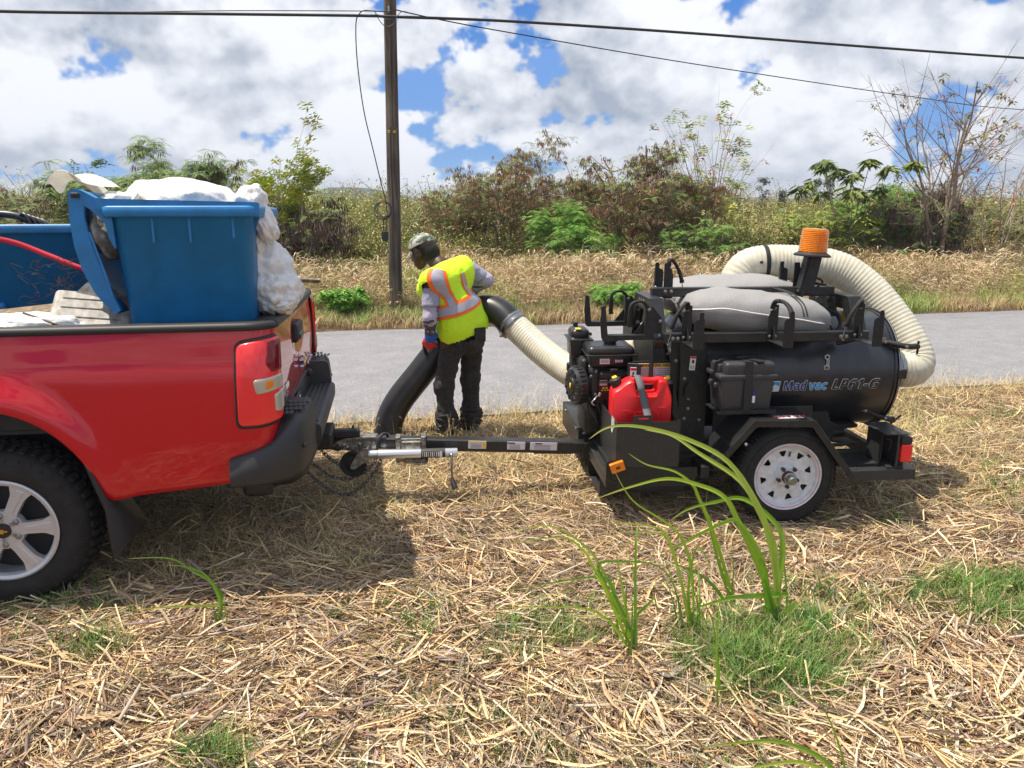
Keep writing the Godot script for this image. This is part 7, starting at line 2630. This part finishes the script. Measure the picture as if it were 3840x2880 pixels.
	shrub("bare_tree", "tall nearly leafless many-stemmed sapling behind the trailer's front", "tree", gl, Vector2(4.35, -17.6), {"seed": 17, "h": 3.5, "spread": 1.25, "stems": 11, "boughs": 7, "twigs": 4, "r": .022, "rise": 1.8, "crook": .5, "bark": mat(Color(.36, .27, .19), .9), "leaves": [L.call("foliage", oval, .16, 2, .95, .1, LIME), L.call("red_leaves", curled, .04, 1, .9, .1, [Color(.5, .14, .05)])]})
	shrub("green_bush", "dark green feathery bush at the foot of the nearly leafless sapling", "shrub", gl, Vector2(3.75, -15.8), {"seed": 18, "h": 1.45, "spread": .75, "stems": 4, "boughs": 6, "twigs": 4, "bark": dark, "leaves": [L.call("foliage", pin, .9, 3, .95, .16, GRN + BRIGHT), L.call("pods", pods_long, .3, 1, 1.0, .1, BROWN)]})
	shrub("umbrella_shrub", "shrub with separate umbrella tufts of broad green leaves left of the bare tree", "shrub", gl, Vector2(7.55, -17.5), {"seed": 19, "h": 2.65, "spread": 1.35, "stems": 8, "boughs": 1, "twigs": 0, "r": .022, "bark": grey, "crook": .4, "bare": .6, "leaves": [L.call("foliage", palm, 1.0, 3, 1.0, .08, [Color(.15, .21, .03), Color(.20, .25, .035), Color(.11, .17, .03)])]})
	shrub("green_bush", "dense green bush below the umbrella tufts", "shrub", gl, Vector2(7.0, -17.9), {"seed": 20, "h": 1.6, "spread": 1.3, "stems": 6, "boughs": 8, "twigs": 5, "bark": dark, "leaves": [L.call("foliage", pin, .9, 2, .95, .18, GRN + LIME), L.call("dry_leaves", curled, .3, 2, 1.0, .15, OLIVE)]})
	shrub("leadtree", "feathery green leadtree between the umbrella shrub and the bare tree", "tree", gl, Vector2(8.75, -18.6), {"seed": 21, "h": 2.0, "spread": 1.3, "stems": 5, "boughs": 8, "twigs": 5, "bark": grey, "leaves": [L.call("foliage", pin_big, 1.0, 3, .9, .18, BRIGHT + GRN), L.call("pods", pods_long, .2, 1, 1.0, .1, BROWN)]})
	shrub("leadtree", "dark leadtree heavy with brown pods at the bare tree's foot", "tree", gl, Vector2(9.25, -17.3), {"seed": 22, "h": 2.0, "spread": 1.15, "stems": 5, "boughs": 8, "twigs": 4, "bark": dark, "leaves": [L.call("pods", pods_long, .6, 2, 1.0, .2, [Color(.15, .095, .075), Color(.21, .135, .11)]), L.call("foliage", pin, .5, 2, .9, .2, GRN)]})
	shrub("bare_tree", "tallest bare spreading tree with a few curled leaves at the right picture edge", "tree", gl, Vector2(9.2, -16.8), {"seed": 23, "h": 4.1, "spread": 2.1, "stems": 6, "boughs": 11, "twigs": 6, "r": .045, "rise": 1.5, "crook": .7, "bare": .3, "bark": mat(Color(.26, .20, .16), .9), "leaves": [L.call("foliage", curled, .05, 2, 1.1, .06, [Color(.30, .25, .05), Color(.25, .22, .05)]), L.call("red_leaves", curled, .04, 1, 1.0, .06, [Color(.55, .16, .08), Color(.50, .20, .10)])]})
	shrub("bare_tree", "thin bare tree at the right margin behind the tallest bare one", "tree", gl, Vector2(11.0, -17.6), {"seed": 24, "h": 2.7, "spread": 1.4, "stems": 6, "boughs": 8, "twigs": 5, "r": .028, "rise": 1.2, "bark": pale, "leaves": [L.call("red_leaves", curled, .03, 1, 1.0, .06, [Color(.5, .2, .1)])]})
	shrub("green_bush", "green feathery bush at the right margin below the bare trees", "shrub", gl, Vector2(12.2, -19.0), {"seed": 25, "h": 1.6, "spread": 1.5, "stems": 6, "boughs": 8, "twigs": 5, "bark": dark, "leaves": [L.call("foliage", pin, .9, 2, .95, .18, GRN + OLIVE), L.call("dry_leaves", curled, .4, 2, 1.0, .15, OLIVE)]})
	shrub("green_bush", "low fresh green bush on the far kerb left of the pole foot", "shrub", gl, Vector2(-2.62, -11.95), {"seed": 26, "h": .42, "spread": .42, "stems": 12, "boughs": 5, "twigs": 3, "r": .008, "bark": dark, "leaves": [L.call("foliage", oval, 1.0, 2, .55, .05, BRIGHT)]})
	shrub("green_bush", "low fresh green bush across the road behind the front tool holders", "shrub", gl, Vector2(1.75, -12.7), {"seed": 27, "h": .42, "spread": .5, "stems": 12, "boughs": 5, "twigs": 3, "r": .008, "bark": dark, "leaves": [L.call("foliage", pin, 1.0, 2, .55, .05, BRIGHT)]})
	var pn := FastNoiseLite.new()
	pn.frequency = .22
	pn.seed = 4
	# thicket: a tangle too dense to count
	var clumps := [twig_clump(r, 46, 1.9, 16, .085), twig_clump(r, 60, 1.7, 13, .075), twig_clump(r, 40, 2.0, 22, .095), twig_clump(r, 90, 1.6, 3, .06)]
	for v in 4:
		var xs := []
		var cs := PackedColorArray()
		for i in 560:
			var d := 17.6 + pow(r.randf(), 1.4) * 34.0
			var x := r.randf_range(-.86, .86) * d
			var s := r.randf_range(.45, 1.0) * (1.0 + .010 * (d - 17.0)) * (1.0 + .9 * pn.get_noise_2d(x * .9, d * .9 + 40.0))
			if d < 19.5: s *= .75
			xs.append(Transform3D(Basis(Vector3.UP, r.randf() * TAU).scaled(Vector3(s * 1.2, s, s * 1.2)), gp(x, -d)))
			var c: Color = [Color(.40, .42, .20), Color(.50, .42, .28), Color(.34, .42, .17), Color(.58, .48, .34), Color(.30, .40, .13), Color(.44, .34, .24)][r.randi() % 6]
			cs.append(c * r.randf_range(.75, 1.25))
		many("thicket", clumps[v], M.leaf, xs, cs)
	# spiky far trees on the horizon, right of centre
	for k in 12:
		var x := 8.6 + k * 1.2 + r.randf_range(-.4, .4)
		var hh := r.randf_range(2.0, 3.1)
		shrub("far_tree", "spiky dark young tree on the horizon behind the thicket, right of the bare sapling", "tree", "far spiky trees on the horizon", Vector2(x, -38.0 - r.randf_range(0, 6)), {"seed": 100 + k, "h": hh, "spread": .45, "stems": 1, "boughs": 16, "twigs": 2, "r": .03, "rise": 1.4, "bare": .2, "bark": dark, "leaves": [L.call("foliage", curled, .9, 2, 1.6, .12, [Color(.10, .13, .09), Color(.13, .15, .10)])]})
	# tall dry grass
	var tall := [straw_tuft(r, 30, .85), straw_tuft(r, 34, .75), straw_tuft(r, 30, .65)]
	for v in 3:
		var xs := []
		var cs := PackedColorArray()
		for i in 1500:
			var d := 12.5 + pow(r.randf(), 1.15) * 6.6
			var x := r.randf_range(-.80, .80) * d + 1.0
			var z := -d - .19 * x * .8
			var pv := pn.get_noise_2d(x, z)
			var s := r.randf_range(.70, 1.05) * (.55 + .45 * smoothstep(12.0, 14.0, d)) * (.9 + .35 * pv)
			xs.append(Transform3D(Basis(Vector3.UP, r.randf() * TAU).scaled(Vector3(s, s, s)), gp(x, z)))
			var c: Color = [Color(.60, .48, .31), Color(.68, .55, .37), Color(.50, .38, .25), Color(.74, .63, .46), Color(.46, .41, .20), Color(.40, .31, .22)][r.randi() % 6]
			if pv < -.12 and r.randf() < .6 or x < -3.0 and r.randf() < .35: c = [Color(.36, .40, .12), Color(.44, .44, .16), Color(.28, .36, .10)][r.randi() % 3]
			cs.append(c * r.randf_range(.75, 1.2))
		many("tall_grass", tall[v], M.leaf, xs, cs)
	# mown strip along the far road edge
	var short := [grass_tuft(r, 26, .30, .008, .12, .6, 4, true), grass_tuft(r, 24, .22, .010, .12, .7, 4)]
	for v in 2:
		var xs := []
		var cs := PackedColorArray()
		for i in 1700:
			var x := r.randf_range(-10.5, 12.5)
			var z := -11.18 - .19 * x - pow(r.randf(), .8) * 1.9
			var s := r.randf_range(.55, 1.2)
			xs.append(Transform3D(Basis(Vector3.UP, r.randf() * TAU).scaled(Vector3(s, s, s)), gp(x, z)))
			var pv := pn.get_noise_2d(x * 2.5, z * 2.5)
			var c: Color = [Color(.26, .38, .09), Color(.34, .42, .13), Color(.46, .44, .18)][r.randi() % 3] if pv > -.05 else [Color(.58, .46, .26), Color(.50, .38, .20), Color(.42, .30, .18)][r.randi() % 3]
			cs.append(c * r.randf_range(.75, 1.2))
		many("verge_grass", short[v], M.leaf, xs, cs)

# ---- near ground ----
func cane_plant(label: String, at: Vector3, blades: Array, w: float, sd: int) -> void:
	var t := thing("cane_shoot", label, "plant", at, 0.0, "green cane shoots in the straw")
	var r := RandomNumberGenerator.new()
	r.seed = sd
	for b in blades:
		var q := G.new()
		var pts := []
		var dz := r.randf_range(-.16, .16)
		for i in b.size(): pts.append(Vector3(b[i].x, b[i].y, dz * i / b.size()))
		var sp := spline(pts, 5)
		var ws := []
		for i in sp.size():
			var s := float(i) / (sp.size() - 1)
			ws.append(w * .78 * r.randf_range(.95, 1.05) * minf(1.0, .45 + s * 2.2) * pow(1.0 - s, .7) + .0012)
		q.col = [Color(.26, .44, .05), Color(.38, .54, .06), Color(.18, .36, .05), Color(.44, .56, .11)][r.randi() % 4]
		var dry := q.col.lerp(Color(.55, .42, .18), .75)
		var gr := q.g()
		var c0 := q.col
		for i in sp.size() - 1:
			var tt: Vector3 = (sp[i + 1] - sp[i]).normalized()
			var side := tt.cross(Vector3(.25 * sin(i * .2 + sd), .2, 1)).normalized()
			var lift := Vector3(0, 0, .3)
			q.col = c0.lerp(dry, smoothstep(.72, 1.0, float(i) / sp.size()))
			for s in [-1.0, 1.0]:
				q.quad(sp[i], sp[i + 1], sp[i + 1] + (side * s + lift) * ws[i + 1] * .5, sp[i] + (side * s + lift) * ws[i] * .5, gr if s > 0 else gr + 600000000)
		q.flush(Vector3.BACK)
		obj("leaf", q, M.cane, t)
	# thin upright blades round the foot of the clump
	for k in (7 if blades.size() > 3 else 1):
		var q := G.new()
		var ln := r.randf_range(-.22, .02)
		var hh := r.randf_range(.18, .46)
		var o := Vector3(r.randf_range(-.06, .06), 0, r.randf_range(-.07, .07))
		var sp := spline([o, o + Vector3(ln * .2, hh * .5, 0), o + Vector3(ln * .6, hh * .9, r.randf_range(-.05, .05)), o + Vector3(ln * 1.4, hh * r.randf_range(.85, 1.0), r.randf_range(-.08, .08))], 4)
		q.col = [Color(.20, .38, .05), Color(.28, .46, .06), Color(.16, .31, .05)][k % 3]
		var gr := q.g()
		for i in sp.size() - 1:
			var wa := .011 * (1.0 - float(i) / sp.size())
			var wb := .011 * (1.0 - float(i + 1) / sp.size())
			var wv := Vector3(.8, .1, .6).rotated(Vector3.UP, k * .5)
			q.quad(sp[i] - wv * wa * .5, sp[i] + wv * wa * .5, sp[i + 1] + wv * wb * .5, sp[i + 1] - wv * wb * .5, gr)
		q.flush(Vector3.BACK)
		obj("leaf", q, M.cane, t)
	var st := G.new()
	st.col = Color(.30, .36, .12)
	st.tube([Vector3(0, -.03, 0), Vector3(-.005, .05, 0), Vector3(-.012, .12, 0)], [w * .42, w * .36, w * .2], 8)
	st.flush()
	obj("stalk", st, M.cane, t)

func litter() -> void:
	var V2 := func(x: float, y: float) -> Vector2: return Vector2(x, y)
	var r := RandomNumberGenerator.new()
	r.seed = 5
	cane_plant("narrow-leaved clump of cane shoots at lower centre, left of the tall one", Vector3(.50, 0, -2.80), [[Vector2(-.01, 0), Vector2(-.04, .16), Vector2(-.14, .37), Vector2(-.21, .47), Vector2(-.35, .55), Vector2(-.53, .52)], [Vector2(-.02, .04), Vector2(-.06, .19), Vector2(-.18, .41), Vector2(-.23, .50), Vector2(-.32, .56), Vector2(-.53, .54)], [Vector2(0, .01), Vector2(-.04, .20), Vector2(-.07, .35), Vector2(-.09, .46)], [Vector2(.01, 0), Vector2(0, .23), Vector2(0, .47), Vector2(.01, .52)], [Vector2(-.01, 0), Vector2(-.08, .12), Vector2(-.13, .17), Vector2(-.23, .21), Vector2(-.57, .21)], [Vector2(-.01, .09), Vector2(-.09, .27), Vector2(-.13, .36), Vector2(-.27, .36), Vector2(-.57, .31)], [Vector2(0, .05), Vector2(0, .16), Vector2(.06, .22), Vector2(.08, .23), Vector2(.10, .15)], [Vector2(-.02, .04), Vector2(-.12, .30), Vector2(-.16, .40), Vector2(-.09, .42), Vector2(.08, .40), Vector2(.17, .27)], [Vector2(-.01, .02), Vector2(-.13, .31), Vector2(-.19, .42)]], .020, 1)
	cane_plant("thin cane shoot between the narrow clump and the tall one", Vector3(.77, 0, -2.93), [[Vector2(0, 0), Vector2(-.05, .20), Vector2(-.12, .43), Vector2(-.17, .51), Vector2(-.30, .54), Vector2(-.40, .54)], [Vector2(0, .01), Vector2(-.02, .28), Vector2(-.07, .45), Vector2(-.15, .53), Vector2(-.28, .62), Vector2(-.36, .75)], [Vector2(-.01, 0), Vector2(-.07, .28), Vector2(-.13, .45), Vector2(-.21, .48), Vector2(-.35, .48)], [Vector2(0, 0), Vector2(.01, .12), Vector2(.03, .11), Vector2(.04, .06)], [Vector2(0, 0), Vector2(-.04, .24), Vector2(-.02, .44), Vector2(.04, .35)]], .018, 2)
	cane_plant("upright cane shoot just behind the tall broad-leaved one", Vector3(1.0, 0, -3.14), [[Vector2(0, 0), Vector2(-.04, .17), Vector2(-.13, .42), Vector2(-.19, .55), Vector2(-.22, .61), Vector2(-.30, .67), Vector2(-.42, .70), Vector2(-.50, .75)], [Vector2(-.01, 0), Vector2(-.13, .16), Vector2(-.31, .25)], [Vector2(.01, 0), Vector2(-.07, .21), Vector2(-.14, .45)]], .026, 3)
	cane_plant("tallest broad-leaved cane shoot in front of the trailer wheel", Vector3(1.15, 0, -2.99), [[Vector2(-.01, .03), Vector2(-.07, .21), Vector2(-.12, .37), Vector2(-.22, .52), Vector2(-.29, .53), Vector2(-.47, .44), Vector2(-.54, .40)], [Vector2(0, .03), Vector2(-.05, .17), Vector2(-.12, .33), Vector2(-.21, .51), Vector2(-.27, .61), Vector2(-.37, .66), Vector2(-.51, .69), Vector2(-.67, .65), Vector2(-.80, .60)], [Vector2(0, .03), Vector2(-.04, .29), Vector2(-.08, .45), Vector2(-.14, .59), Vector2(-.27, .77), Vector2(-.45, .87), Vector2(-.63, .92), Vector2(-.76, .92), Vector2(-.84, .87)], [Vector2(0, .04), Vector2(-.01, .21), Vector2(0, .36), Vector2(-.03, .47), Vector2(-.17, .58), Vector2(-.29, .56), Vector2(-.40, .52), Vector2(-.47, .46)], [Vector2(-.01, .13), Vector2(-.04, .37), Vector2(-.11, .53), Vector2(-.20, .67), Vector2(-.38, .79), Vector2(-.49, .86), Vector2(-.60, .88)], [Vector2(0, .04), Vector2(.03, .10), Vector2(.07, .15)], [Vector2(.03, .17), Vector2(-.08, .17), Vector2(-.23, .16), Vector2(-.43, .10)], [Vector2(-.01, .03), Vector2(-.08, .21), Vector2(-.11, .31)]], .040, 4)
	cane_plant("small two-leaved shoot below the red truck's rear", Vector3(-1.28, 0, -3.01), [[Vector2(0, .01), Vector2(.03, .11), Vector2(.03, .19), Vector2(0, .28), Vector2(-.07, .33), Vector2(-.15, .35)], [Vector2(.01, .01), Vector2(.03, .14), Vector2(-.01, .22), Vector2(-.08, .27), Vector2(-.17, .33), Vector2(-.35, .33)], [Vector2(.01, .10), Vector2(-.08, .12), Vector2(-.31, .12)]], .018, 6)
	cane_plant("arching cane leaves cut by the bottom picture edge, lower right", Vector3(1.06, 0, -2.02), [[Vector2(-.02, 0), Vector2(-.05, .07), Vector2(-.12, .15), Vector2(-.24, .20), Vector2(-.36, .195), Vector2(-.50, .17)], [Vector2(-.02, 0), Vector2(-.08, .09), Vector2(-.18, .145), Vector2(-.30, .135), Vector2(-.42, .10)]], .026, 7)
	cane_plant("single thin dry-tipped shoot in the foreground right of centre", Vector3(.74, 0, -2.41), [[Vector2(0, 0), Vector2(-.02, .25), Vector2(-.02, .38), Vector2(-.02, .47)]], .010, 8)
	# straw: cut cane leaves and stalk pieces
	var kinds := []
	for k in 7:
		var q := G.new()
		var gr := q.g()
		var n := 4
		var bend: float = [.0, .10, -.15, .25, .05, -.3, .18][k]
		var wd: float = [.012, .018, .014, .024, .008, .045, .038][k]
		for i in n:
			var a := float(i) / n
			var b := float(i + 1) / n
			var pa := Vector3(a - .5, .02 * sin(a * 9.0 + k) + .05 * absf(bend) * sin(a * PI), bend * (a - .5) * (a - .5))
			var pb := Vector3(b - .5, .02 * sin(b * 9.0 + k) + .05 * absf(bend) * sin(b * PI), bend * (b - .5) * (b - .5))
			var wa := wd * (1.0 - .6 * absf(a * 2 - 1) * float(k % 2))
			var wb := wd * (1.0 - .6 * absf(b * 2 - 1) * float(k % 2))
			for s in [-1.0, 1.0]:
				q.col = Color.WHITE * (1.0 if s > 0 else .88)
				q.quad(pa, pb, pb + Vector3(0, .35 * wb, s * wb * .5), pa + Vector3(0, .35 * wa, s * wa * .5), gr if s > 0 else gr + 700000000)
		q.flush(Vector3.UP)
		kinds.append(q.mesh())
	var tube := G.new()
	tube.tube([Vector3(-.5, 0, 0), Vector3(-.1, .008, .01), Vector3(.25, .004, 0), Vector3(.5, 0, -.01)], [.019, .018, .020, .017], 6)
	kinds.append(tube.mesh())
	var flow := FastNoiseLite.new()
	flow.frequency = .5
	flow.seed = 19
	var tone := FastNoiseLite.new()
	tone.frequency = 1.1
	tone.seed = 23
	tone.fractal_octaves = 3
	var xsk := []
	var csk := []
	for k in kinds.size():
		xsk.append([])
		csk.append(PackedColorArray())
	for i in 165000:
		var u := r.randf()
		var d: float = 1.75 + .9 * u * u + u * 5.2
		var x := r.randf_range(-.80, .80) * (d + .35)
		var edge := -6.42 - .224 * x
		if -d < edge + .12 + .2 * r.randf(): continue
		var k: int = [0, 1, 2, 3, 4, 4, 0, 2, 5, 6, 7, 1][r.randi() % 12]
		if k >= 5 and d > 3.4 and r.randf() < .5: k = r.randi() % 5
		var len := r.randf_range(.05, .20) * (1.0 if r.randf() < .85 else 1.9)
		if k >= 5: len = r.randf_range(.10, .30)
		var th: float = flow.get_noise_2d(x, d) * 3.0 + r.randfn(0.0, .75)
		var b := Basis(Vector3.UP, th) * Basis(Vector3.BACK, r.randfn(0.0, .22)) * Basis(Vector3.RIGHT, r.randfn(0.0, .6))
		b = b.scaled_local(Vector3(len, len if k < 7 else len * .6, maxf(len, .10) * r.randf_range(.7, 1.3)))
		var y := gy(x, -d) + .004 + absf(r.randfn(0.0, .020))
		xsk[k].append(Transform3D(b, Vector3(x, y, -d)))
		var tv := tone.get_noise_2d(x * 2.0, d * 2.0)
		var c: Color = [Color(.72, .52, .28), Color(.78, .60, .35), Color(.64, .44, .22), Color(.82, .68, .44), Color(.52, .36, .20), Color(.44, .34, .24), Color(.58, .49, .38)][r.randi() % 7]
		if r.randf() < .13: c = [Color(.24, .13, .07), Color(.20, .13, .10), Color(.33, .17, .08)][r.randi() % 3]
		if r.randf() < .05: c = Color(.30, .20, .18)
		csk[k].append(c * (1.0 + .38 * tv) * (r.randf_range(.8, 1.12) if r.randf() < .72 else r.randf_range(.35, .7)))
	for k in kinds.size(): many("straw", kinds[k], M.straw, xsk[k], csk[k])
	# individual big husks lying on top
	var hk := 0
	for s in [[-1.47, -2.34, .24, .065, .25, "orange-tan curled husk lying at lower left"], [-1.30, -2.62, .22, .04, -.5, "long pale husk lying above the orange-tan one"], [-.31, -2.47, .30, .035, 2.2, "straight pale husk pointing down to the right, lower centre left"], [.05, -2.75, .38, .03, 2.5, "dark-edged long husk curving right at lower centre"], [-.82, -2.42, .26, .03, 2.3, "pale straight husk at lower left centre"], [1.60, -2.62, .26, .035, 2.3, "pale pointed husk between the two green patches"], [.42, -2.30, .22, .02, -.5, "dark brown husk strip under the narrow clump"], [.62, -2.62, .16, .05, .3, "pale broken stalk piece at the narrow clump's foot"], [-.72, -3.62, .34, .03, -.6, "dark curled husk right of the truck's shadow"], [1.45, -1.98, .34, .035, .15, "thick pale stalk at the bottom right"]]:
		var q := G.new()
		q.col = [Color(.60, .40, .20), Color(.64, .52, .33), Color(.62, .50, .30), Color(.40, .27, .15), Color(.58, .47, .29), Color(.66, .58, .40), Color(.24, .11, .05), Color(.55, .48, .38), Color(.20, .14, .09), Color(.58, .50, .36)][hk]
		var rings := []
		for i in 13:
			var t := i / 12.0
			var ring := PackedVector3Array()
			var w2: float = s[3] * .75 * (minf(1.0, .35 + t * 4.0) * minf(1.0, .12 + (1.0 - t) * 2.2)) * (1.0 + .12 * sin(t * 23.0 + hk))
			for j in 7:
				var a := lerpf(-1.2, 1.2, j / 6.0)
				ring.append(Vector3((t - .5) * s[2] + .006 * sin(j * 2.3 + hk) * (1.0 if i == 0 or i == 12 else 0.0), .012 + .03 * pow(t * 2 - 1, 2) - cos(a) * w2 * .3 + w2 * .3 + .0015 * (j % 2), sin(a) * w2 * .5 + .012 * sin(t * 5.0 + hk)))
			for j in 7:
				var p: Vector3 = ring[6 - j]
				ring.append(p - Vector3(0, .0022, 0))
			rings.append(ring)
		q.skin(rings)
		var o := obj("husk", q, M.husk)
		o.transform = Transform3D(Basis(Vector3.UP, s[4]), gp(s[0], s[1]) + Vector3(0, .02, 0))
		tag(o, s[5], "husk", "large husks on the straw")
		hk += 1
	# fresh grass in patches and strewn thinly between
	var green := [grass_tuft(r, 16, .13, .0048, .045, .85, 5), grass_tuft(r, 12, .18, .0045, .045, .8, 5), grass_tuft(r, 12, .09, .0045, .05, 1.1, 4)]
	var patches := [[2.28, -3.25, .42, 420], [2.45, -2.90, .30, 240], [1.05, -2.80, .38, 420], [1.30, -2.95, .30, 200], [1.45, -3.20, .35, 120], [.10, -2.88, .30, 130], [.30, -3.05, .3, 90], [-.99, -2.18, .16, 130], [-1.72, -2.82, .16, 90], [-2.10, -3.22, .25, 110], [-1.9, -3.05, .3, 60], [.95, -2.62, .3, 230], [-.2, -2.2, .5, 60], [.6, -2.0, .4, 70], [2.0, -4.4, .6, 120], [3.4, -4.6, .9, 160], [3.6, -6.2, 1.0, 200], [-.4, -3.0, .5, 60]]
	var gx := [[], [], []]
	var gc := [PackedColorArray(), PackedColorArray(), PackedColorArray()]
	for p in patches:
		for i in int(p[3] * (1.5 if p[3] > 210 else .6)):
			var a := r.randf() * TAU
			var rr: float = p[2] * sqrt(r.randf()) * r.randf_range(.6, 1.15)
			var x: float = p[0] + cos(a) * rr * 1.15
			var z: float = p[1] + sin(a) * rr * .8
			var s: float = r.randf_range(.6, 1.15) * (1.15 - .45 * rr / p[2])
			var k := r.randi() % 3
			gx[k].append(Transform3D(Basis(Vector3.UP, r.randf() * TAU).scaled(Vector3.ONE * s), gp(x, z)))
			gc[k].append([Color(.10, .24, .03), Color(.15, .30, .04), Color(.07, .18, .025), Color(.20, .30, .06), Color(.30, .30, .11)][r.randi() % 5] * r.randf_range(.8, 1.2))
	for i in 1500:
		var d := 1.9 + r.randf() * 4.4
		var x := r.randf_range(-.8, .8) * d
		if -d < -6.3 - .224 * x: continue
		var k := r.randi() % 3
		gx[k].append(Transform3D(Basis(Vector3.UP, r.randf() * TAU).scaled(Vector3.ONE * r.randf_range(.4, .8)), gp(x, -d)))
		gc[k].append([Color(.16, .24, .06), Color(.26, .27, .10), Color(.34, .28, .13), Color(.24, .12, .10)][r.randi() % 4] * r.randf_range(.8, 1.2))
	for k in 3: many("grass", green[k], M.leaf, gx[k], gc[k])
	# thin dry stems standing along the near road edge, round the trailer and under the truck
	var dry := [grass_tuft(r, 7, .34, .003, .12, .7, 5, true), grass_tuft(r, 11, .20, .0035, .13, 1.0, 5), grass_tuft(r, 12, .12, .004, .13, 1.2, 4)]
	var dx := [[], [], []]
	var dc := [PackedColorArray(), PackedColorArray(), PackedColorArray()]
	for i in 4600:
		var x: float
		var z: float
		var k: int = [0, 1, 1, 2, 2, 2][r.randi() % 6]
		var m := r.randf()
		if m < .52:
			x = r.randf_range(-4.5, 6.0)
			z = -6.50 - .224 * x + pow(r.randf(), 1.4) * 1.5
		elif m < .66:
			k = [1, 2, 2][r.randi() % 3]
			x = r.randf_range(-2.2, -.7)
			z = r.randf_range(-4.9, -3.45)
		else:
			x = r.randf_range(-1.0, 4.6)
			z = r.randf_range(-6.2, -4.3)
			if k == 0: k = 2
		if z < -6.56 - .224 * x: continue
		var s := r.randf_range(.55, 1.15)
		dx[k].append(Transform3D(Basis(Vector3.UP, r.randf() * TAU).scaled(Vector3.ONE * s), gp(x, z)))
		dc[k].append([Color(.72, .54, .27), Color(.80, .64, .36), Color(.64, .46, .22), Color(.70, .58, .30), Color(.44, .42, .17)][r.randi() % 5] * r.randf_range(.75, 1.15))
	for k in 3: many("dry_grass", dry[k], M.straw, dx[k], dc[k])
